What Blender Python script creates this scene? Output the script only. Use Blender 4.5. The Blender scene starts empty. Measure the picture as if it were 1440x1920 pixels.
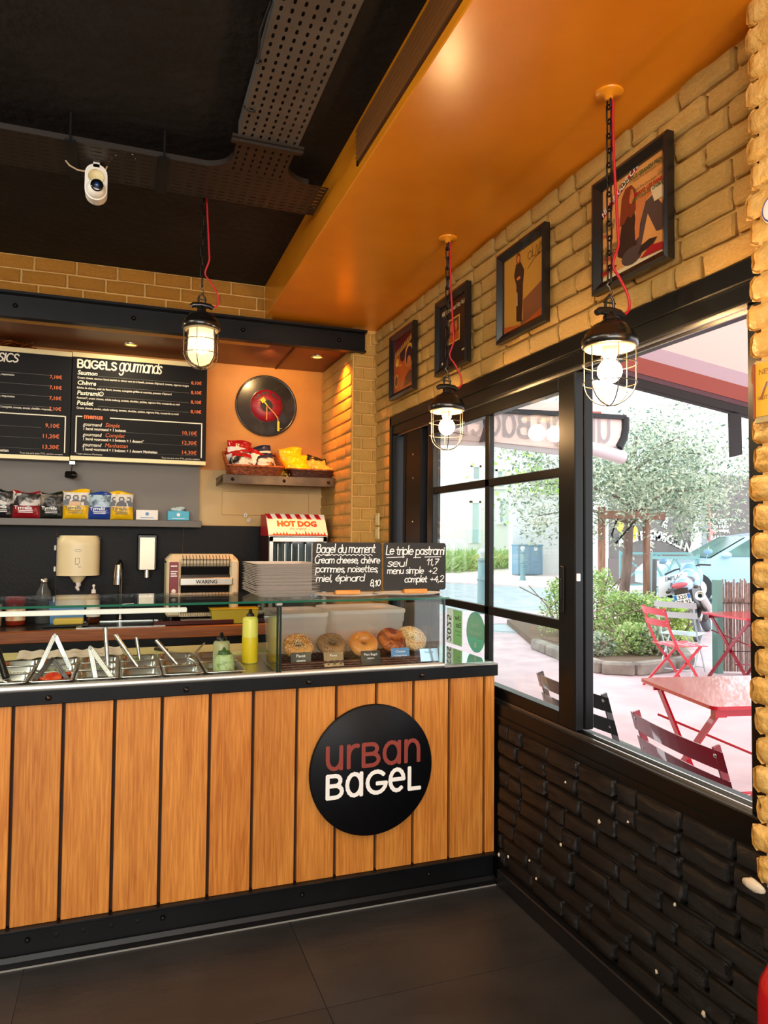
import bpy, bmesh, math, random
from mathutils import Vector, Matrix, noise
random.seed(11)
C = bpy.context.scene.collection
SC = bpy.context.scene
PI = math.pi
V = Vector
# ------------------------------------------------------------------ camera
FPX, YAW, PITCH, ROLL, EYE = 1342.0, 19.976, 2.121, 0.502, 1.5
def _axes():
    y, p, r = map(math.radians, (YAW, PITCH, ROLL))
    f = V((math.sin(y)*math.cos(p), math.cos(y)*math.cos(p), math.sin(p)))
    a = V((math.cos(y), -math.sin(y), 0)); u = a.cross(f)
    return a*math.cos(r)+u*math.sin(r), -a*math.sin(r)+u*math.cos(r), f
AX, AU, AF = _axes()
cd = bpy.data.cameras.new('camera'); cam = bpy.data.objects.new('camera', cd); C.objects.link(cam)
cd.sensor_fit = 'HORIZONTAL'; cd.sensor_width = 36; cd.lens = FPX/1440*36; cd.clip_start = .05; cd.clip_end = 300
mw = Matrix((AX, AU, -AF)).transposed().to_4x4(); mw.translation = (0, 0, EYE); cam.matrix_world = mw
SC.camera = cam
def ray(x, y): return AF + AX*((x-720)/FPX) + AU*((960-y)/FPX)
# surveying helpers: where the line of sight of a photo point meets a plane of the place
def atY(x, y, Y): d = ray(x, y); return V((0, 0, EYE)) + d*(Y/d.y)
def atX(x, y, X): d = ray(x, y); return V((0, 0, EYE)) + d*(X/d.x)
def atZ(x, y, Z): d = ray(x, y); return V((0, 0, EYE)) + d*((Z-EYE)/d.z)
# ------------------------------------------------------------------ world, light, exposure
SC.view_settings.view_transform = 'Standard'; SC.view_settings.look = 'None'
SC.view_settings.exposure = 0.0; SC.view_settings.gamma = 1; SC.view_settings.use_curve_mapping = False
W = bpy.data.worlds.new('overcast_sky'); SC.world = W; W.use_nodes = True
bg = W.node_tree.nodes['Background']; bg.inputs[0].default_value = (.93, .97, 1, 1); bg.inputs[1].default_value = 3.2
def area(name, loc, rot, sx, sy, power, col):
    l = bpy.data.lights.new(name, 'AREA'); l.shape = 'RECTANGLE'; l.size = sx; l.size_y = sy; l.energy = power; l.color = col
    o = bpy.data.objects.new(name, l); C.objects.link(o); o.location = loc; o.rotation_euler = rot; return o
area('shopfront_daylight', (-1.0, -2.9, 2.0), (math.radians(90), 0, 0), 4.2, 1.2, 200, (1, .96, .9))
area('room_fill_light', (-1.2, .4, 3.0), (0, 0, 0), 1.8, 1.8, 62, (1, .84, .62))  # unseen area fill added for general warm room light
area('kitchen_fill_light', (-1.95, 4.72, 2.735), (math.radians(-20), math.radians(-25), 0), 1.6, .14, 40, (1, .84, .6))  # fill added out of view to brighten the kitchen, not a known fixture
area('counter_fill_light', (-1.4, 2.3, 3.05), (0, math.radians(-18), 0), 1.0, 1.0, 48, (1, .93, .82))  # soft fill added out of view to lift counter, pans and pier
def spot(name, loc, target, power, col, size, blend=.6, rad=.03):
    l = bpy.data.lights.new(name, 'SPOT'); l.energy = power; l.color = col; l.spot_size = math.radians(size); l.spot_blend = blend; l.shadow_soft_size = rad
    o = bpy.data.objects.new(name, l); C.objects.link(o); o.location = loc
    o.rotation_euler = (V(target)-V(loc)).to_track_quat('-Z', 'Y').to_euler(); return o
spot('alcove_spot_light', (1.30, 4.63, 2.735), (1.38, 4.66, 1.2), 95, (1, .24, .02), 105, 1.0)
spot('alcove_wall_spot_light', (.9, 4.72, 2.735), (.95, 5.25, 2.3), 11, (1, .6, .24), 130)
spot('menu_spot_light', (-.05, 4.55, 2.70), (0, 5.05, 2.1), 14, (1, .8, .5), 130)
# ------------------------------------------------------------------ materials
def lin(h):
    if not isinstance(h, str): return tuple(h)+(1,) if len(h) == 3 else h
    h = h.lstrip('#'); o = []
    for i in (0, 2, 4):
        c = int(h[i:i+2], 16)/255; o.append(c/12.92 if c <= .04045 else ((c+.055)/1.055)**2.4)
    return tuple(o)+(1,)
MATS = {}
def M(name, col='#888888', rough=.5, metal=0, col2=None, nscale=8, nstretch=(1, 1, 1), bump=0, bscale=40, rnd=0, coat=0, emit=0, emitcol=None, sss=0, spec=.5, detail=4, fac=1, trans=0, contrast=(.35, .65)):
    if name in MATS: return MATS[name]
    m = bpy.data.materials.new(name); m.use_nodes = True; nt = m.node_tree; N = nt.nodes; L = nt.links
    b = N['Principled BSDF']; b.inputs['Base Color'].default_value = lin(col); b.inputs['Roughness'].default_value = rough
    b.inputs['Metallic'].default_value = metal; b.inputs['Coat Weight'].default_value = coat; b.inputs['Specular IOR Level'].default_value = spec
    b.inputs['Subsurface Weight'].default_value = sss; b.inputs['Transmission Weight'].default_value = trans
    if sss: b.inputs['Subsurface Radius'].default_value = (.02, .012, .006)
    if emit: b.inputs['Emission Color'].default_value = lin(emitcol or col); b.inputs['Emission Strength'].default_value = emit
    src = None
    if col2 or bump:
        tc = N.new('ShaderNodeTexCoord'); mp = N.new('ShaderNodeMapping'); mp.inputs['Scale'].default_value = nstretch
        L.new(tc.outputs['Object'], mp.inputs['Vector']); vec = mp.outputs['Vector']
        if rnd:
            oi = N.new('ShaderNodeObjectInfo'); ad = N.new('ShaderNodeVectorMath'); ad.operation = 'MULTIPLY_ADD'
            L.new(oi.outputs['Random'], ad.inputs[0]); ad.inputs[1].default_value = (37, 23, 51); L.new(vec, ad.inputs[2]); vec = ad.outputs[0]
    if col2:
        nz = N.new('ShaderNodeTexNoise'); nz.inputs['Scale'].default_value = nscale; nz.inputs['Detail'].default_value = detail
        L.new(vec, nz.inputs['Vector'])
        mr = N.new('ShaderNodeMapRange'); mr.inputs[1].default_value = contrast[0]; mr.inputs[2].default_value = contrast[1]; mr.inputs[4].default_value = fac
        L.new(nz.outputs['Fac'], mr.inputs[0])
        mx = N.new('ShaderNodeMix'); mx.data_type = 'RGBA'; mx.inputs[6].default_value = lin(col); mx.inputs[7].default_value = lin(col2)
        L.new(mr.outputs[0], mx.inputs[0]); src = mx.outputs[2]
    if rnd:
        oi2 = N.new('ShaderNodeObjectInfo'); hs = N.new('ShaderNodeHueSaturation'); mr2 = N.new('ShaderNodeMapRange')
        mr2.inputs[3].default_value = 1-rnd; mr2.inputs[4].default_value = 1+rnd
        L.new(oi2.outputs['Random'], mr2.inputs[0]); L.new(mr2.outputs[0], hs.inputs['Value'])
        if src: L.new(src, hs.inputs['Color'])
        else: hs.inputs['Color'].default_value = lin(col)
        src = hs.outputs[0]
    if src: L.new(src, b.inputs['Base Color'])
    if bump:
        n2 = N.new('ShaderNodeTexNoise'); n2.inputs['Scale'].default_value = bscale; n2.inputs['Detail'].default_value = 5
        L.new(vec, n2.inputs['Vector']); bp = N.new('ShaderNodeBump'); bp.inputs['Strength'].default_value = bump; bp.inputs['Distance'].default_value = .01
        L.new(n2.outputs['Fac'], bp.inputs['Height']); L.new(bp.outputs[0], b.inputs['Normal'])
    MATS[name] = m; return m
def Mglass(name, tint=(.93, .98, .96), gloss=1.0, rough=0.0, haze=0, hazecol=(.8, .85, .85)):
    # a thin pane: what is behind it shows through, Fresnel reflections on top
    m = bpy.data.materials.new(name); m.use_nodes = True; nt = m.node_tree; N = nt.nodes; L = nt.links
    N.remove(N['Principled BSDF']); out = N['Material Output']
    t = N.new('ShaderNodeBsdfTransparent'); t.inputs[0].default_value = tint+(1,)
    g = N.new('ShaderNodeBsdfGlossy'); g.inputs['Roughness'].default_value = rough
    lw = N.new('ShaderNodeLayerWeight'); lw.inputs[0].default_value = .5; pw = N.new('ShaderNodeMath'); pw.operation = 'POWER'; pw.inputs[1].default_value = 5; L.new(lw.outputs['Facing'], pw.inputs[0])
    mu = N.new('ShaderNodeMath'); mu.operation = 'MULTIPLY_ADD'; mu.inputs[1].default_value = .9*gloss; mu.inputs[2].default_value = .04*gloss; L.new(pw.outputs[0], mu.inputs[0])
    mx = N.new('ShaderNodeMixShader'); L.new(mu.outputs[0], mx.inputs[0]); L.new(t.outputs[0], mx.inputs[1]); L.new(g.outputs[0], mx.inputs[2]); s = mx.outputs[0]
    if haze:
        d = N.new('ShaderNodeBsdfTranslucent'); d.inputs[0].default_value = hazecol+(1,); d2 = N.new('ShaderNodeBsdfDiffuse'); d2.inputs[0].default_value = hazecol+(1,)
        m3 = N.new('ShaderNodeMixShader'); m3.inputs[0].default_value = .5; L.new(d.outputs[0], m3.inputs[1]); L.new(d2.outputs[0], m3.inputs[2])
        m2 = N.new('ShaderNodeMixShader'); m2.inputs[0].default_value = haze; L.new(s, m2.inputs[1]); L.new(m3.outputs[0], m2.inputs[2]); s = m2.outputs[0]
    L.new(s, out.inputs[0]); MATS[name] = m; return m
def Mwood(name, c1, c2, grain=60, rough=.42, axis='Z', rnd=.12, coat=.1):
    m = bpy.data.materials.new(name); m.use_nodes = True; nt = m.node_tree; N = nt.nodes; L = nt.links; b = N['Principled BSDF']
    tc = N.new('ShaderNodeTexCoord'); oi = N.new('ShaderNodeObjectInfo'); ad = N.new('ShaderNodeVectorMath'); ad.operation = 'MULTIPLY_ADD'
    ad.inputs[1].default_value = (31, 17, 43); L.new(oi.outputs['Random'], ad.inputs[0]); L.new(tc.outputs['Object'], ad.inputs[2])
    def nz(scale, st, det):
        mp = N.new('ShaderNodeMapping'); mp.inputs['Scale'].default_value = st; n = N.new('ShaderNodeTexNoise'); n.inputs['Scale'].default_value = scale; n.inputs['Detail'].default_value = det
        n.inputs['Distortion'].default_value = .6; L.new(ad.outputs[0], mp.inputs[0]); L.new(mp.outputs[0], n.inputs['Vector']); return n
    st = {'Z': (1, 1, .06), 'X': (.06, 1, 1), 'Y': (1, .06, 1)}[axis]
    a = nz(9, tuple(x*1.0 if x == 1 else .10 for x in st), 3); f = nz(grain*2.2, tuple(x if x == 1 else .045 for x in st), 6)
    mxf = N.new('ShaderNodeMath'); mxf.operation = 'MULTIPLY_ADD'; mxf.inputs[1].default_value = .62; L.new(f.outputs['Fac'], mxf.inputs[0])
    m2 = N.new('ShaderNodeMath'); m2.operation = 'MULTIPLY'; m2.inputs[1].default_value = .45; L.new(a.outputs['Fac'], m2.inputs[0]); L.new(m2.outputs[0], mxf.inputs[2])
    mr = N.new('ShaderNodeMapRange'); mr.inputs[1].default_value = .38; mr.inputs[2].default_value = .68; L.new(mxf.outputs[0], mr.inputs[0])
    mx = N.new('ShaderNodeMix'); mx.data_type = 'RGBA'; mx.inputs[6].default_value = lin(c1); mx.inputs[7].default_value = lin(c2); L.new(mr.outputs[0], mx.inputs[0])
    hs = N.new('ShaderNodeHueSaturation'); m4 = N.new('ShaderNodeMapRange'); m4.inputs[3].default_value = 1-rnd; m4.inputs[4].default_value = 1+rnd
    L.new(oi.outputs['Random'], m4.inputs[0]); L.new(m4.outputs[0], hs.inputs['Value']); L.new(mx.outputs[2], hs.inputs['Color']); L.new(hs.outputs[0], b.inputs['Base Color'])
    bp = N.new('ShaderNodeBump'); bp.inputs['Strength'].default_value = .12; bp.inputs['Distance'].default_value = .004; L.new(f.outputs['Fac'], bp.inputs['Height']); L.new(bp.outputs[0], b.inputs['Normal'])
    b.inputs['Roughness'].default_value = rough; b.inputs['Coat Weight'].default_value = coat; MATS[name] = m; return m
def Mframe(name, col): return M(name, col, rough=.35, spec=.5)
# ------------------------------------------------------------------ mesh builder
class MB:
    def __init__(s): s.v = []; s.f = []; s.m = []; s.s = []
    def add(s, vs, fs, mi=0, sm=False):
        o = len(s.v); s.v += [tuple(p) for p in vs]
        for f in fs: s.f.append([i+o for i in f]); s.m.append(mi); s.s.append(sm)
        return s
    def obox(s, c, a, b, d, mi=0, bev=0):
        # box with centre c and half-extent vectors a, b, d, edges chamfered by bev
        c, a, b, d = V(c), V(a), V(b), V(d); L = [max(x.length, 1e-9) for x in (a, b, d)]; U = [a/L[0], b/L[1], d/L[2]]
        if bev <= 0:
            vs = [c+a*i+b*j+d*k for i in (-1, 1) for j in (-1, 1) for k in (-1, 1)]
            return s.add(vs, [(0, 1, 3, 2), (4, 6, 7, 5), (0, 4, 5, 1), (2, 3, 7, 6), (0, 2, 6, 4), (1, 5, 7, 3)], mi)
        bev = min(bev, *[x*.98 for x in L]); vs = []; ix = {}
        for i in (-1, 1):
            for j in (-1, 1):
                for k in (-1, 1):
                    for ax in range(3):
                        e = [(L[n]-(0 if n == ax else bev))*(i, j, k)[n] for n in range(3)]
                        ix[(i, j, k, ax)] = len(vs); vs.append(c+U[0]*e[0]+U[1]*e[1]+U[2]*e[2])
        fs = []
        for ax in range(3):
            o1, o2 = [n for n in range(3) if n != ax]
            for sg in (-1, 1):
                q = []
                for (p, r) in ((-1, -1), (1, -1), (1, 1), (-1, 1)):
                    t = [0, 0, 0]; t[ax] = sg; t[o1] = p; t[o2] = r; q.append(ix[tuple(t)+(ax,)])
                fs.append(q)
            for p in (-1, 1):
                for r in (-1, 1):
                    t0 = [0]*3; t1 = [0]*3; t0[ax] = -1; t1[ax] = 1
                    for t in (t0, t1): t[o1] = p; t[o2] = r
                    fs.append([ix[tuple(t0)+(o1,)], ix[tuple(t1)+(o1,)], ix[tuple(t1)+(o2,)], ix[tuple(t0)+(o2,)]])
        for i in (-1, 1):
            for j in (-1, 1):
                for k in (-1, 1): fs.append([ix[(i, j, k, n)] for n in range(3)])
        return s.add(vs, fs, mi)
    def box(s, x0, x1, y0, y1, z0, z1, mi=0, bev=0):
        return s.obox(((x0+x1)/2, (y0+y1)/2, (z0+z1)/2), ((x1-x0)/2, 0, 0), (0, (y1-y0)/2, 0), (0, 0, (z1-z0)/2), mi, bev)
    def bar(s, p, q, w, h, up=(0, 0, 1), mi=0, bev=0):
        p, q = V(p), V(q); d = q-p; u = V(up); sd = d.cross(u)
        if sd.length < 1e-6: sd = d.cross(V((1, 0, 0)))
        sd.normalize(); u = sd.cross(d).normalized(); return s.obox((p+q)/2, d/2, sd*w/2, u*h/2, mi, bev)
    def ring(s, c, u, v, r, n): return [V(c)+V(u)*math.cos(2*PI*i/n)*r+V(v)*math.sin(2*PI*i/n)*r for i in range(n)]
    def cyl(s, p, q, r, r2=None, n=12, mi=0, caps=True, sm=True):
        p, q = V(p), V(q); r2 = r if r2 is None else r2; d = (q-p).normalized(); u = d.orthogonal().normalized(); v = d.cross(u)
        vs = s.ring(p, u, v, r, n)+s.ring(q, u, v, r2, n); s.add(vs, [(i, (i+1) % n, n+(i+1) % n, n+i) for i in range(n)], mi, sm)
        if caps: s.add(vs, [list(range(n))[::-1], list(range(n, 2*n))], mi, False)
        return s
    def tube(s, pts, r, n=8, closed=False, mi=0, caps=True):
        pts = [V(p) for p in pts]; N = len(pts); vs = []; u = None
        for i, p in enumerate(pts):
            a = pts[(i-1) % N] if (closed or i > 0) else p; b = pts[(i+1) % N] if (closed or i < N-1) else p
            d = (b-a); d = d.normalized() if d.length > 1e-9 else V((0, 0, 1))
            if u is None: u = d.orthogonal().normalized()
            u = (u-d*u.dot(d)); u = u.normalized() if u.length > 1e-6 else d.orthogonal().normalized(); v = d.cross(u)
            rr = r[i] if isinstance(r, (list, tuple)) else r
            vs += s.ring(p, u, v, rr, n)
        fs = []; K = N if closed else N-1
        for i in range(K):
            for j in range(n): a = i*n; b = ((i+1) % N)*n; fs.append((a+j, a+(j+1) % n, b+(j+1) % n, b+j))
        s.add(vs, fs, mi, True)
        if caps and not closed: s.add(vs[:n], [list(range(n))[::-1]], mi); s.add(vs[-n:], [list(range(n))], mi)
        return s
    def lathe(s, prof, c=(0, 0, 0), n=24, mi=0, sm=True, u=(1, 0, 0), v=(0, 1, 0), w=(0, 0, 1)):
        c, u, v, w = V(c), V(u), V(v), V(w); vs = []
        for (r, z) in prof: vs += [c+u*(r*math.cos(2*PI*i/n))+v*(r*math.sin(2*PI*i/n))+w*z for i in range(n)]
        return s.add(vs, [(k*n+i, k*n+(i+1) % n, (k+1)*n+(i+1) % n, (k+1)*n+i) for k in range(len(prof)-1) for i in range(n)], mi, sm)
    def prism(s, poly, o, u, v, w, mi=0, sides=None):
        # flat outline poly (2-D) in plane o,u,v pushed along w
        o, u, v, w = V(o), V(u), V(v), V(w); n = len(poly); a = [o+u*x+v*y for x, y in poly]; b = [p+w for p in a]
        s.add(a+b, [list(range(n))[::-1], list(range(n, 2*n))], mi)
        return s.add(a+b, [(i, (i+1) % n, n+(i+1) % n, n+i) for i in range(n)], mi if sides is None else sides)
    def face(s, poly, o, u, v, mi=0): 
        o, u, v = V(o), V(u), V(v); return s.add([o+u*x+v*y for x, y in poly], [list(range(len(poly)))], mi)
    def ribbon(s, pts, wd, o, u, v, mi=0, h=0.0):
        o, u, v = V(o), V(u), V(v); n = u.cross(v).normalized()*h
        for k in range(len(pts)-1):
            a, b = V(pts[k]).to_2d(), V(pts[k+1]).to_2d(); d = b-a; L = d.length
            if L < 1e-9: d = V((1, 0)); L = 1
            d = d/L; t = V((-d.y, d.x))*wd/2; e = d*wd*.42
            q = [a-e+t*.6, a-e*.45+t, b+e*.45+t, b+e+t*.6, b+e-t*.6, b+e*.45-t, a-e*.45-t, a-e-t*.6]
            s.rb = getattr(s, 'rb', 0)+1; nn = u.cross(v).normalized()*8e-6*s.rb   # strokes lie a hair over one another
            s.add([o+u*p.x+v*p.y+n+nn for p in q], [list(range(8))], mi)
        return s
    def torus(s, c, u, v, R, r, n=20, m=6, mi=0): 
        c, u, v = V(c), V(u), V(v); return s.tube([c+u*(R*math.cos(2*PI*i/n))+v*(R*math.sin(2*PI*i/n)) for i in range(n)], r, m, True, mi)
    def grid(s, fn, nu, nv, mi=0, sm=True):
        vs = [fn(i/nu, j/nv) for j in range(nv+1) for i in range(nu+1)]; k = nu+1
        fs = [(j*k+i, j*k+i+1, (j+1)*k+i+1, (j+1)*k+i) for j in range(nv) for i in range(nu)]
        o = len(s.f); s.add(vs, fs, 0, sm)
        for q in range(len(fs)):
            s.m[o+q] = mi(((q % nu)+.5)/nu, ((q//nu)+.5)/nv) if callable(mi) else mi
        return s
    def blob(s, c, rx, ry, rz, nu=14, nv=8, amp=.08, seed=0, mi=0):
        c = V(c)
        def fn(a, b):
            th = 2*PI*a; ph = PI*b-PI/2; d = V((math.cos(ph)*math.cos(th), math.cos(ph)*math.sin(th), math.sin(ph)))
            k = 1+amp*noise.noise(d*2.1+V((seed*7.3, seed*1.7, 0))); return c+V((d.x*rx, d.y*ry, d.z*rz))*k
        return s.grid(fn, nu, nv, mi)
    def mesh(s, name):
        m = bpy.data.meshes.new(name); m.from_pydata(s.v, [], s.f); m.polygons.foreach_set('material_index', s.m); m.polygons.foreach_set('use_smooth', s.s); m.update(); return m
def obj(name, mb, mats, parent=None, loc=None, stuff=False, label=None):
    me = mb.mesh(name) if isinstance(mb, MB) else mb
    if isinstance(mb, MB):
        for m in (mats if isinstance(mats, (list, tuple)) else [mats]): me.materials.append(m)
    o = bpy.data.objects.new(name, me); C.objects.link(o)
    if parent is not None: o.parent = parent
    if loc is not None: o.location = loc
    if stuff or 'lettering' in name or name in ('print', 'signature', 'red_print', 'black_print', 'picture', 'rule_lines', 'symbol'): o['kind'] = 'stuff'
    if label: o['label'] = label
    return o
def tag(o, label, cat, group=None, kind=None):
    o['label'] = label; o['category'] = cat
    if group: o['group'] = group
    if kind: o['kind'] = kind
    return o
def struct(name, mb, mats, label, cat='room', parent=None):
    o = obj(name, mb, mats, parent); o['kind'] = 'structure'; o['label'] = label; o['category'] = cat; return o
def thing(name, label, cat, loc=(0, 0, 0), rz=0, group=None, rot=None):
    o = bpy.data.objects.new(name, None); o.empty_display_size = .05; C.objects.link(o); o.location = loc; o.rotation_euler = rot or (0, 0, rz)
    return tag(o, label, cat, group)
def copy_tree(o, parent=None):
    c = o.copy(); C.objects.link(c)
    if parent is not None: c.parent = parent
    for ch in list(o.children): copy_tree(ch, c)
    return c
def dup(o, loc, rz=0, label=None, rot=None):
    c = copy_tree(o); c.location = loc; c.rotation_euler = rot or (0, 0, rz)
    if label: c['label'] = label
    return c
# ------------------------------------------------------------------ lettering
def text_into(mb, body, size, o, u, v, mi=0, align='LEFT', bold=0, sx=1.0, shear=0):
    cu = bpy.data.curves.new('t', 'FONT'); cu.body = body; cu.size = size; cu.align_x = align; cu.resolution_u = 2; cu.offset = bold; cu.shear = shear; cu.space_character = 1.0
    ob = bpy.data.objects.new('t', cu); C.objects.link(ob); dg = bpy.context.evaluated_depsgraph_get()
    me = bpy.data.meshes.new_from_object(ob.evaluated_get(dg)); o, u, v = V(o), V(u), V(v)
    mb.add([o+u*(p.co.x*sx)+v*p.co.y for p in me.vertices], [list(f.vertices) for f in me.polygons], mi)
    bpy.data.objects.remove(ob); bpy.data.meshes.remove(me); bpy.data.curves.remove(cu)
def arc(cx, cy, rx, ry, a0, a1, n=12): return [(cx+rx*math.cos(math.radians(a0+(a1-a0)*i/n)), cy+ry*math.sin(math.radians(a0+(a1-a0)*i/n))) for i in range(n+1)]
O_ = arc(.3, .3, .28, .3, 0, 360, 16)
GL = {
 'a': (.68, [O_, [(.58, .6), (.58, 0)]]), 'b': (.66, [O_, [(.02, 1), (.02, 0)]]), 'c': (.56, [arc(.3, .3, .28, .3, 50, 310)]), 'd': (.68, [O_, [(.58, 1), (.58, 0)]]),
 'e': (.64, [[(.03, .32), (.57, .32)], arc(.3, .3, .28, .3, 4, 310, 14)]), 'f': (.4, [[(.12, 0), (.12, .8)]+arc(.3, .8, .18, .2, 180, 70, 5), [(-.04, .58), (.32, .58)]]),
 'g': (.68, [O_, [(.58, .6), (.58, -.1)]+arc(.32, -.1, .26, .24, 0, -150, 8)]), 'h': (.6, [[(.03, 1), (.03, 0)], arc(.27, .34, .24, .26, 180, 0, 8)+[(.51, 0)]]),
 'i': (.18, [[(.06, .6), (.06, 0)], [(.06, .8), (.06, .83)]]), 'j': (.2, [[(.1, .6), (.1, -.3)]]), 'k': (.5, [[(.03, 1), (.03, 0)], [(.42, .6), (.05, .28), (.45, 0)]]), 'l': (.2, [[(.07, 1), (.07, 0)]]),
 'm': (.9, [[(.03, .6), (.03, 0)], arc(.23, .38, .2, .22, 180, 0, 7)+[(.43, 0)], arc(.63, .38, .2, .22, 180, 0, 7)+[(.83, 0)]]), 'n': (.6, [[(.03, .6), (.03, 0)], arc(.27, .34, .24, .26, 180, 0, 8)+[(.51, 0)]]),
 'o': (.66, [O_]), 'p': (.66, [O_, [(.02, .6), (.02, -.36)]]), 'q': (.68, [O_, [(.58, .6), (.58, -.36)]]), 'r': (.4, [[(.03, .6), (.03, 0)], arc(.3, .3, .27, .3, 175, 75, 6)]),
 's': (.48, [[(.42, .5), (.3, .59), (.14, .57), (.06, .46), (.14, .35), (.32, .27), (.41, .16), (.34, .04), (.18, 0), (.03, .08)]]), 't': (.42, [[(.15, .92), (.15, .12), (.22, .02), (.36, .02)], [(-.02, .6), (.36, .6)]]),
 'u': (.62, [[(.03, .6), (.03, .26)]+arc(.27, .26, .24, .26, 180, 360, 8)+[(.51, .6)], [(.51, .3), (.51, 0)]]), 'v': (.5, [[(0, .6), (.22, 0), (.45, .6)]]), 'w': (.7, [[(0, .6), (.17, 0), (.33, .5), (.5, 0), (.66, .6)]]),
 'x': (.5, [[(0, .6), (.42, 0)], [(.42, .6), (0, 0)]]), 'y': (.5, [[(0, .6), (.22, 0)], [(.45, .6), (.1, -.35)]]), 'z': (.5, [[(0, .6), (.42, .6), (0, 0), (.42, 0)]]),
 'B': (.66, [[(.04, 0), (.04, 1), (.34, 1)]+arc(.34, .77, .2, .23, 90, -90, 7)+[(.04, .54)], [(.34, .54)]+arc(.34, .27, .26, .27, 90, -90, 8)+[(.04, 0)]]), 'C': (.66, [arc(.38, .5, .36, .5, 48, 312)]), 'L': (.54, [[(.05, 1), (.05, 0), (.48, 0)]]),
 'G': (.8, [arc(.4, .5, .38, .5, 45, 352, 16)+[(.42, .44)]]), 'S': (.6, [[(.54, .84), (.4, .98), (.18, .97), (.06, .8), (.12, .6), (.42, .44), (.55, .25), (.44, .04), (.2, 0), (.03, .14)]]), 'M': (.8, [[(.03, 0), (.08, 1), (.38, .3), (.68, 1), (.73, 0)]]), 'P': (.6, [[(.04, 0), (.04, 1), (.3, 1)]+arc(.3, .75, .22, .25, 90, -90, 7)+[(.04, .5)]]),
 'N': (.7, [[(.03, 0), (.03, 1), (.6, 0), (.6, 1)]]), 'T': (.6, [[(0, 1), (.56, 1)], [(.28, 1), (.28, 0)]]), 'A': (.66, [[(0, 0), (.3, 1), (.6, 0)], [(.1, .35), (.5, .35)]]), 'E': (.56, [[(.48, 1), (.04, 1), (.04, 0), (.48, 0)], [(.04, .5), (.4, .5)]]), 'U': (.66, [[(.03, 1), (.03, .28)]+arc(.3, .28, .27, .28, 180, 360, 8)+[(.57, 1)]]),
 '0': (.56, [arc(.26, .5, .24, .5, 0, 360, 16)]), '1': (.34, [[(.0, .72), (.2, 1), (.2, 0)]]), '2': (.54, [arc(.25, .72, .22, .28, 165, -30, 8)+[(.02, 0), (.5, 0)]]), '4': (.56, [[(.36, 0), (.36, .9), (.02, .32), (.5, .32)]]), '7': (.5, [[(.02, 1), (.46, 1), (.14, 0)], [(.12, .5), (.4, .5)]]), '8': (.54, [arc(.25, .75, .18, .24, 0, 360, 12), arc(.25, .26, .23, .26, 0, 360, 12)]), '5': (.54, [[(.44, 1), (.1, 1), (.06, .56)]+arc(.24, .32, .22, .32, 110, -150, 10)]), '3': (.54, [arc(.22, .74, .2, .26, 150, -80, 8)+arc(.22, .26, .23, .26, 85, -150, 8)]),
 ',': (.2, [[(.08, .06), (.0, -.16)]]), '+': (.52, [[(.02, .4), (.44, .4)], [(.23, .62), (.23, .18)]]), '.': (.2, [[(.05, 0), (.06, .03)]]), ' ': (.36, []), 'é': (.64, [[(.03, .32), (.57, .32)], arc(.3, .3, .28, .3, 4, 310, 14), [(.26, .74), (.44, .92)]]), 'è': (.64, [[(.03, .32), (.57, .32)], arc(.3, .3, .28, .3, 4, 310, 14), [(.2, .92), (.36, .74)]]),
}
def strokes(mb, body, h, wd, o, u, v, mi=0, shear=0, sx=1, jit=0, caps=None, fit=None, track=0, lift=0):
    # single-stroke lettering; caps scales capitals (small-cap logo style); fit = target width
    tot = sum(GL[c][0]+track for c in body)
    if fit: sx = fit/(tot*h)
    x = 0; rg = random.Random(hash(len(body))+len(body))
    for c in body:
        w, st = GL[c]; k = caps if (caps and c.isupper()) else 1
        dy = rg.uniform(-jit, jit); rs = 1+rg.uniform(-jit, jit)*2
        for p in st: mb.ribbon([((x+(a*(k if k > 1 else 1)*rs)+b*shear)*h*sx, (b*k*rs+dy)*h) for a, b in p], wd, o, u, v, mi, lift)
        x += w+track
    return x*h*sx
# ------------------------------------------------------------------ shared materials
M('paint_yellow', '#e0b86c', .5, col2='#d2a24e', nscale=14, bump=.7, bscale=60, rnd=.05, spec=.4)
M('paint_yellow_warmlit', '#cc8f3c', .5, col2='#bb7d2c', nscale=14, bump=.7, bscale=60, rnd=.06, spec=.4)  # yellow brick paint deepened to imitate warm light on the strip over the beam
M('paint_yellow_wall', '#cfa254', .6, bump=.5, bscale=40)
M('paint_black', '#060505', .3, col2='#0d0b09', nscale=10, bump=.6, bscale=50, rnd=.1, spec=.5)
M('paint_black_wall', '#030303', .5, bump=.5, bscale=40)
M('chip_plaster', '#cdbfa6', .8)
M('soffit_orange', '#f0981c', .25, col2='#e28a18', nscale=2.2, bump=.08, bscale=9, spec=.6)
M('ceiling_black', '#070707', .7, col2='#151314', nscale=5, bump=.9, bscale=22, spec=.4)
M('black_steel', '#090a0c', .4, spec=.25, col2='#0e0f12', nscale=9)
M('black_satin', '#0a0a0b', .3)
M('frame_black', '#090b0b', .34, spec=.28)
M('dark_void', '#030303', .8)
M('steel', '#cfcfca', .28, 1); M('steel_brushed', '#b9b7ae', .34, 1, bump=.05, bscale=200, nstretch=(1, 30, 30)); M('chrome', '#e0e0de', .08, 1); M('dark_bolt', '#3a3430', .3, .9)
M('white_plastic', '#e8e6df', .4); M('cream_plastic', '#e3d3a6', .35); M('black_plastic', '#0c0c0d', .35)
M('red_cord', '#b3101c', .5); M('chalk', '#e9e9e6', .9); M('slate', '#14130f', .6, col2='#201f1b', nscale=7)
M('white_paint', '#f2f2ee', .5); M('logo_red', '#8a3a30', .5); M('oak_void', '#2a1408', .7)
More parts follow.
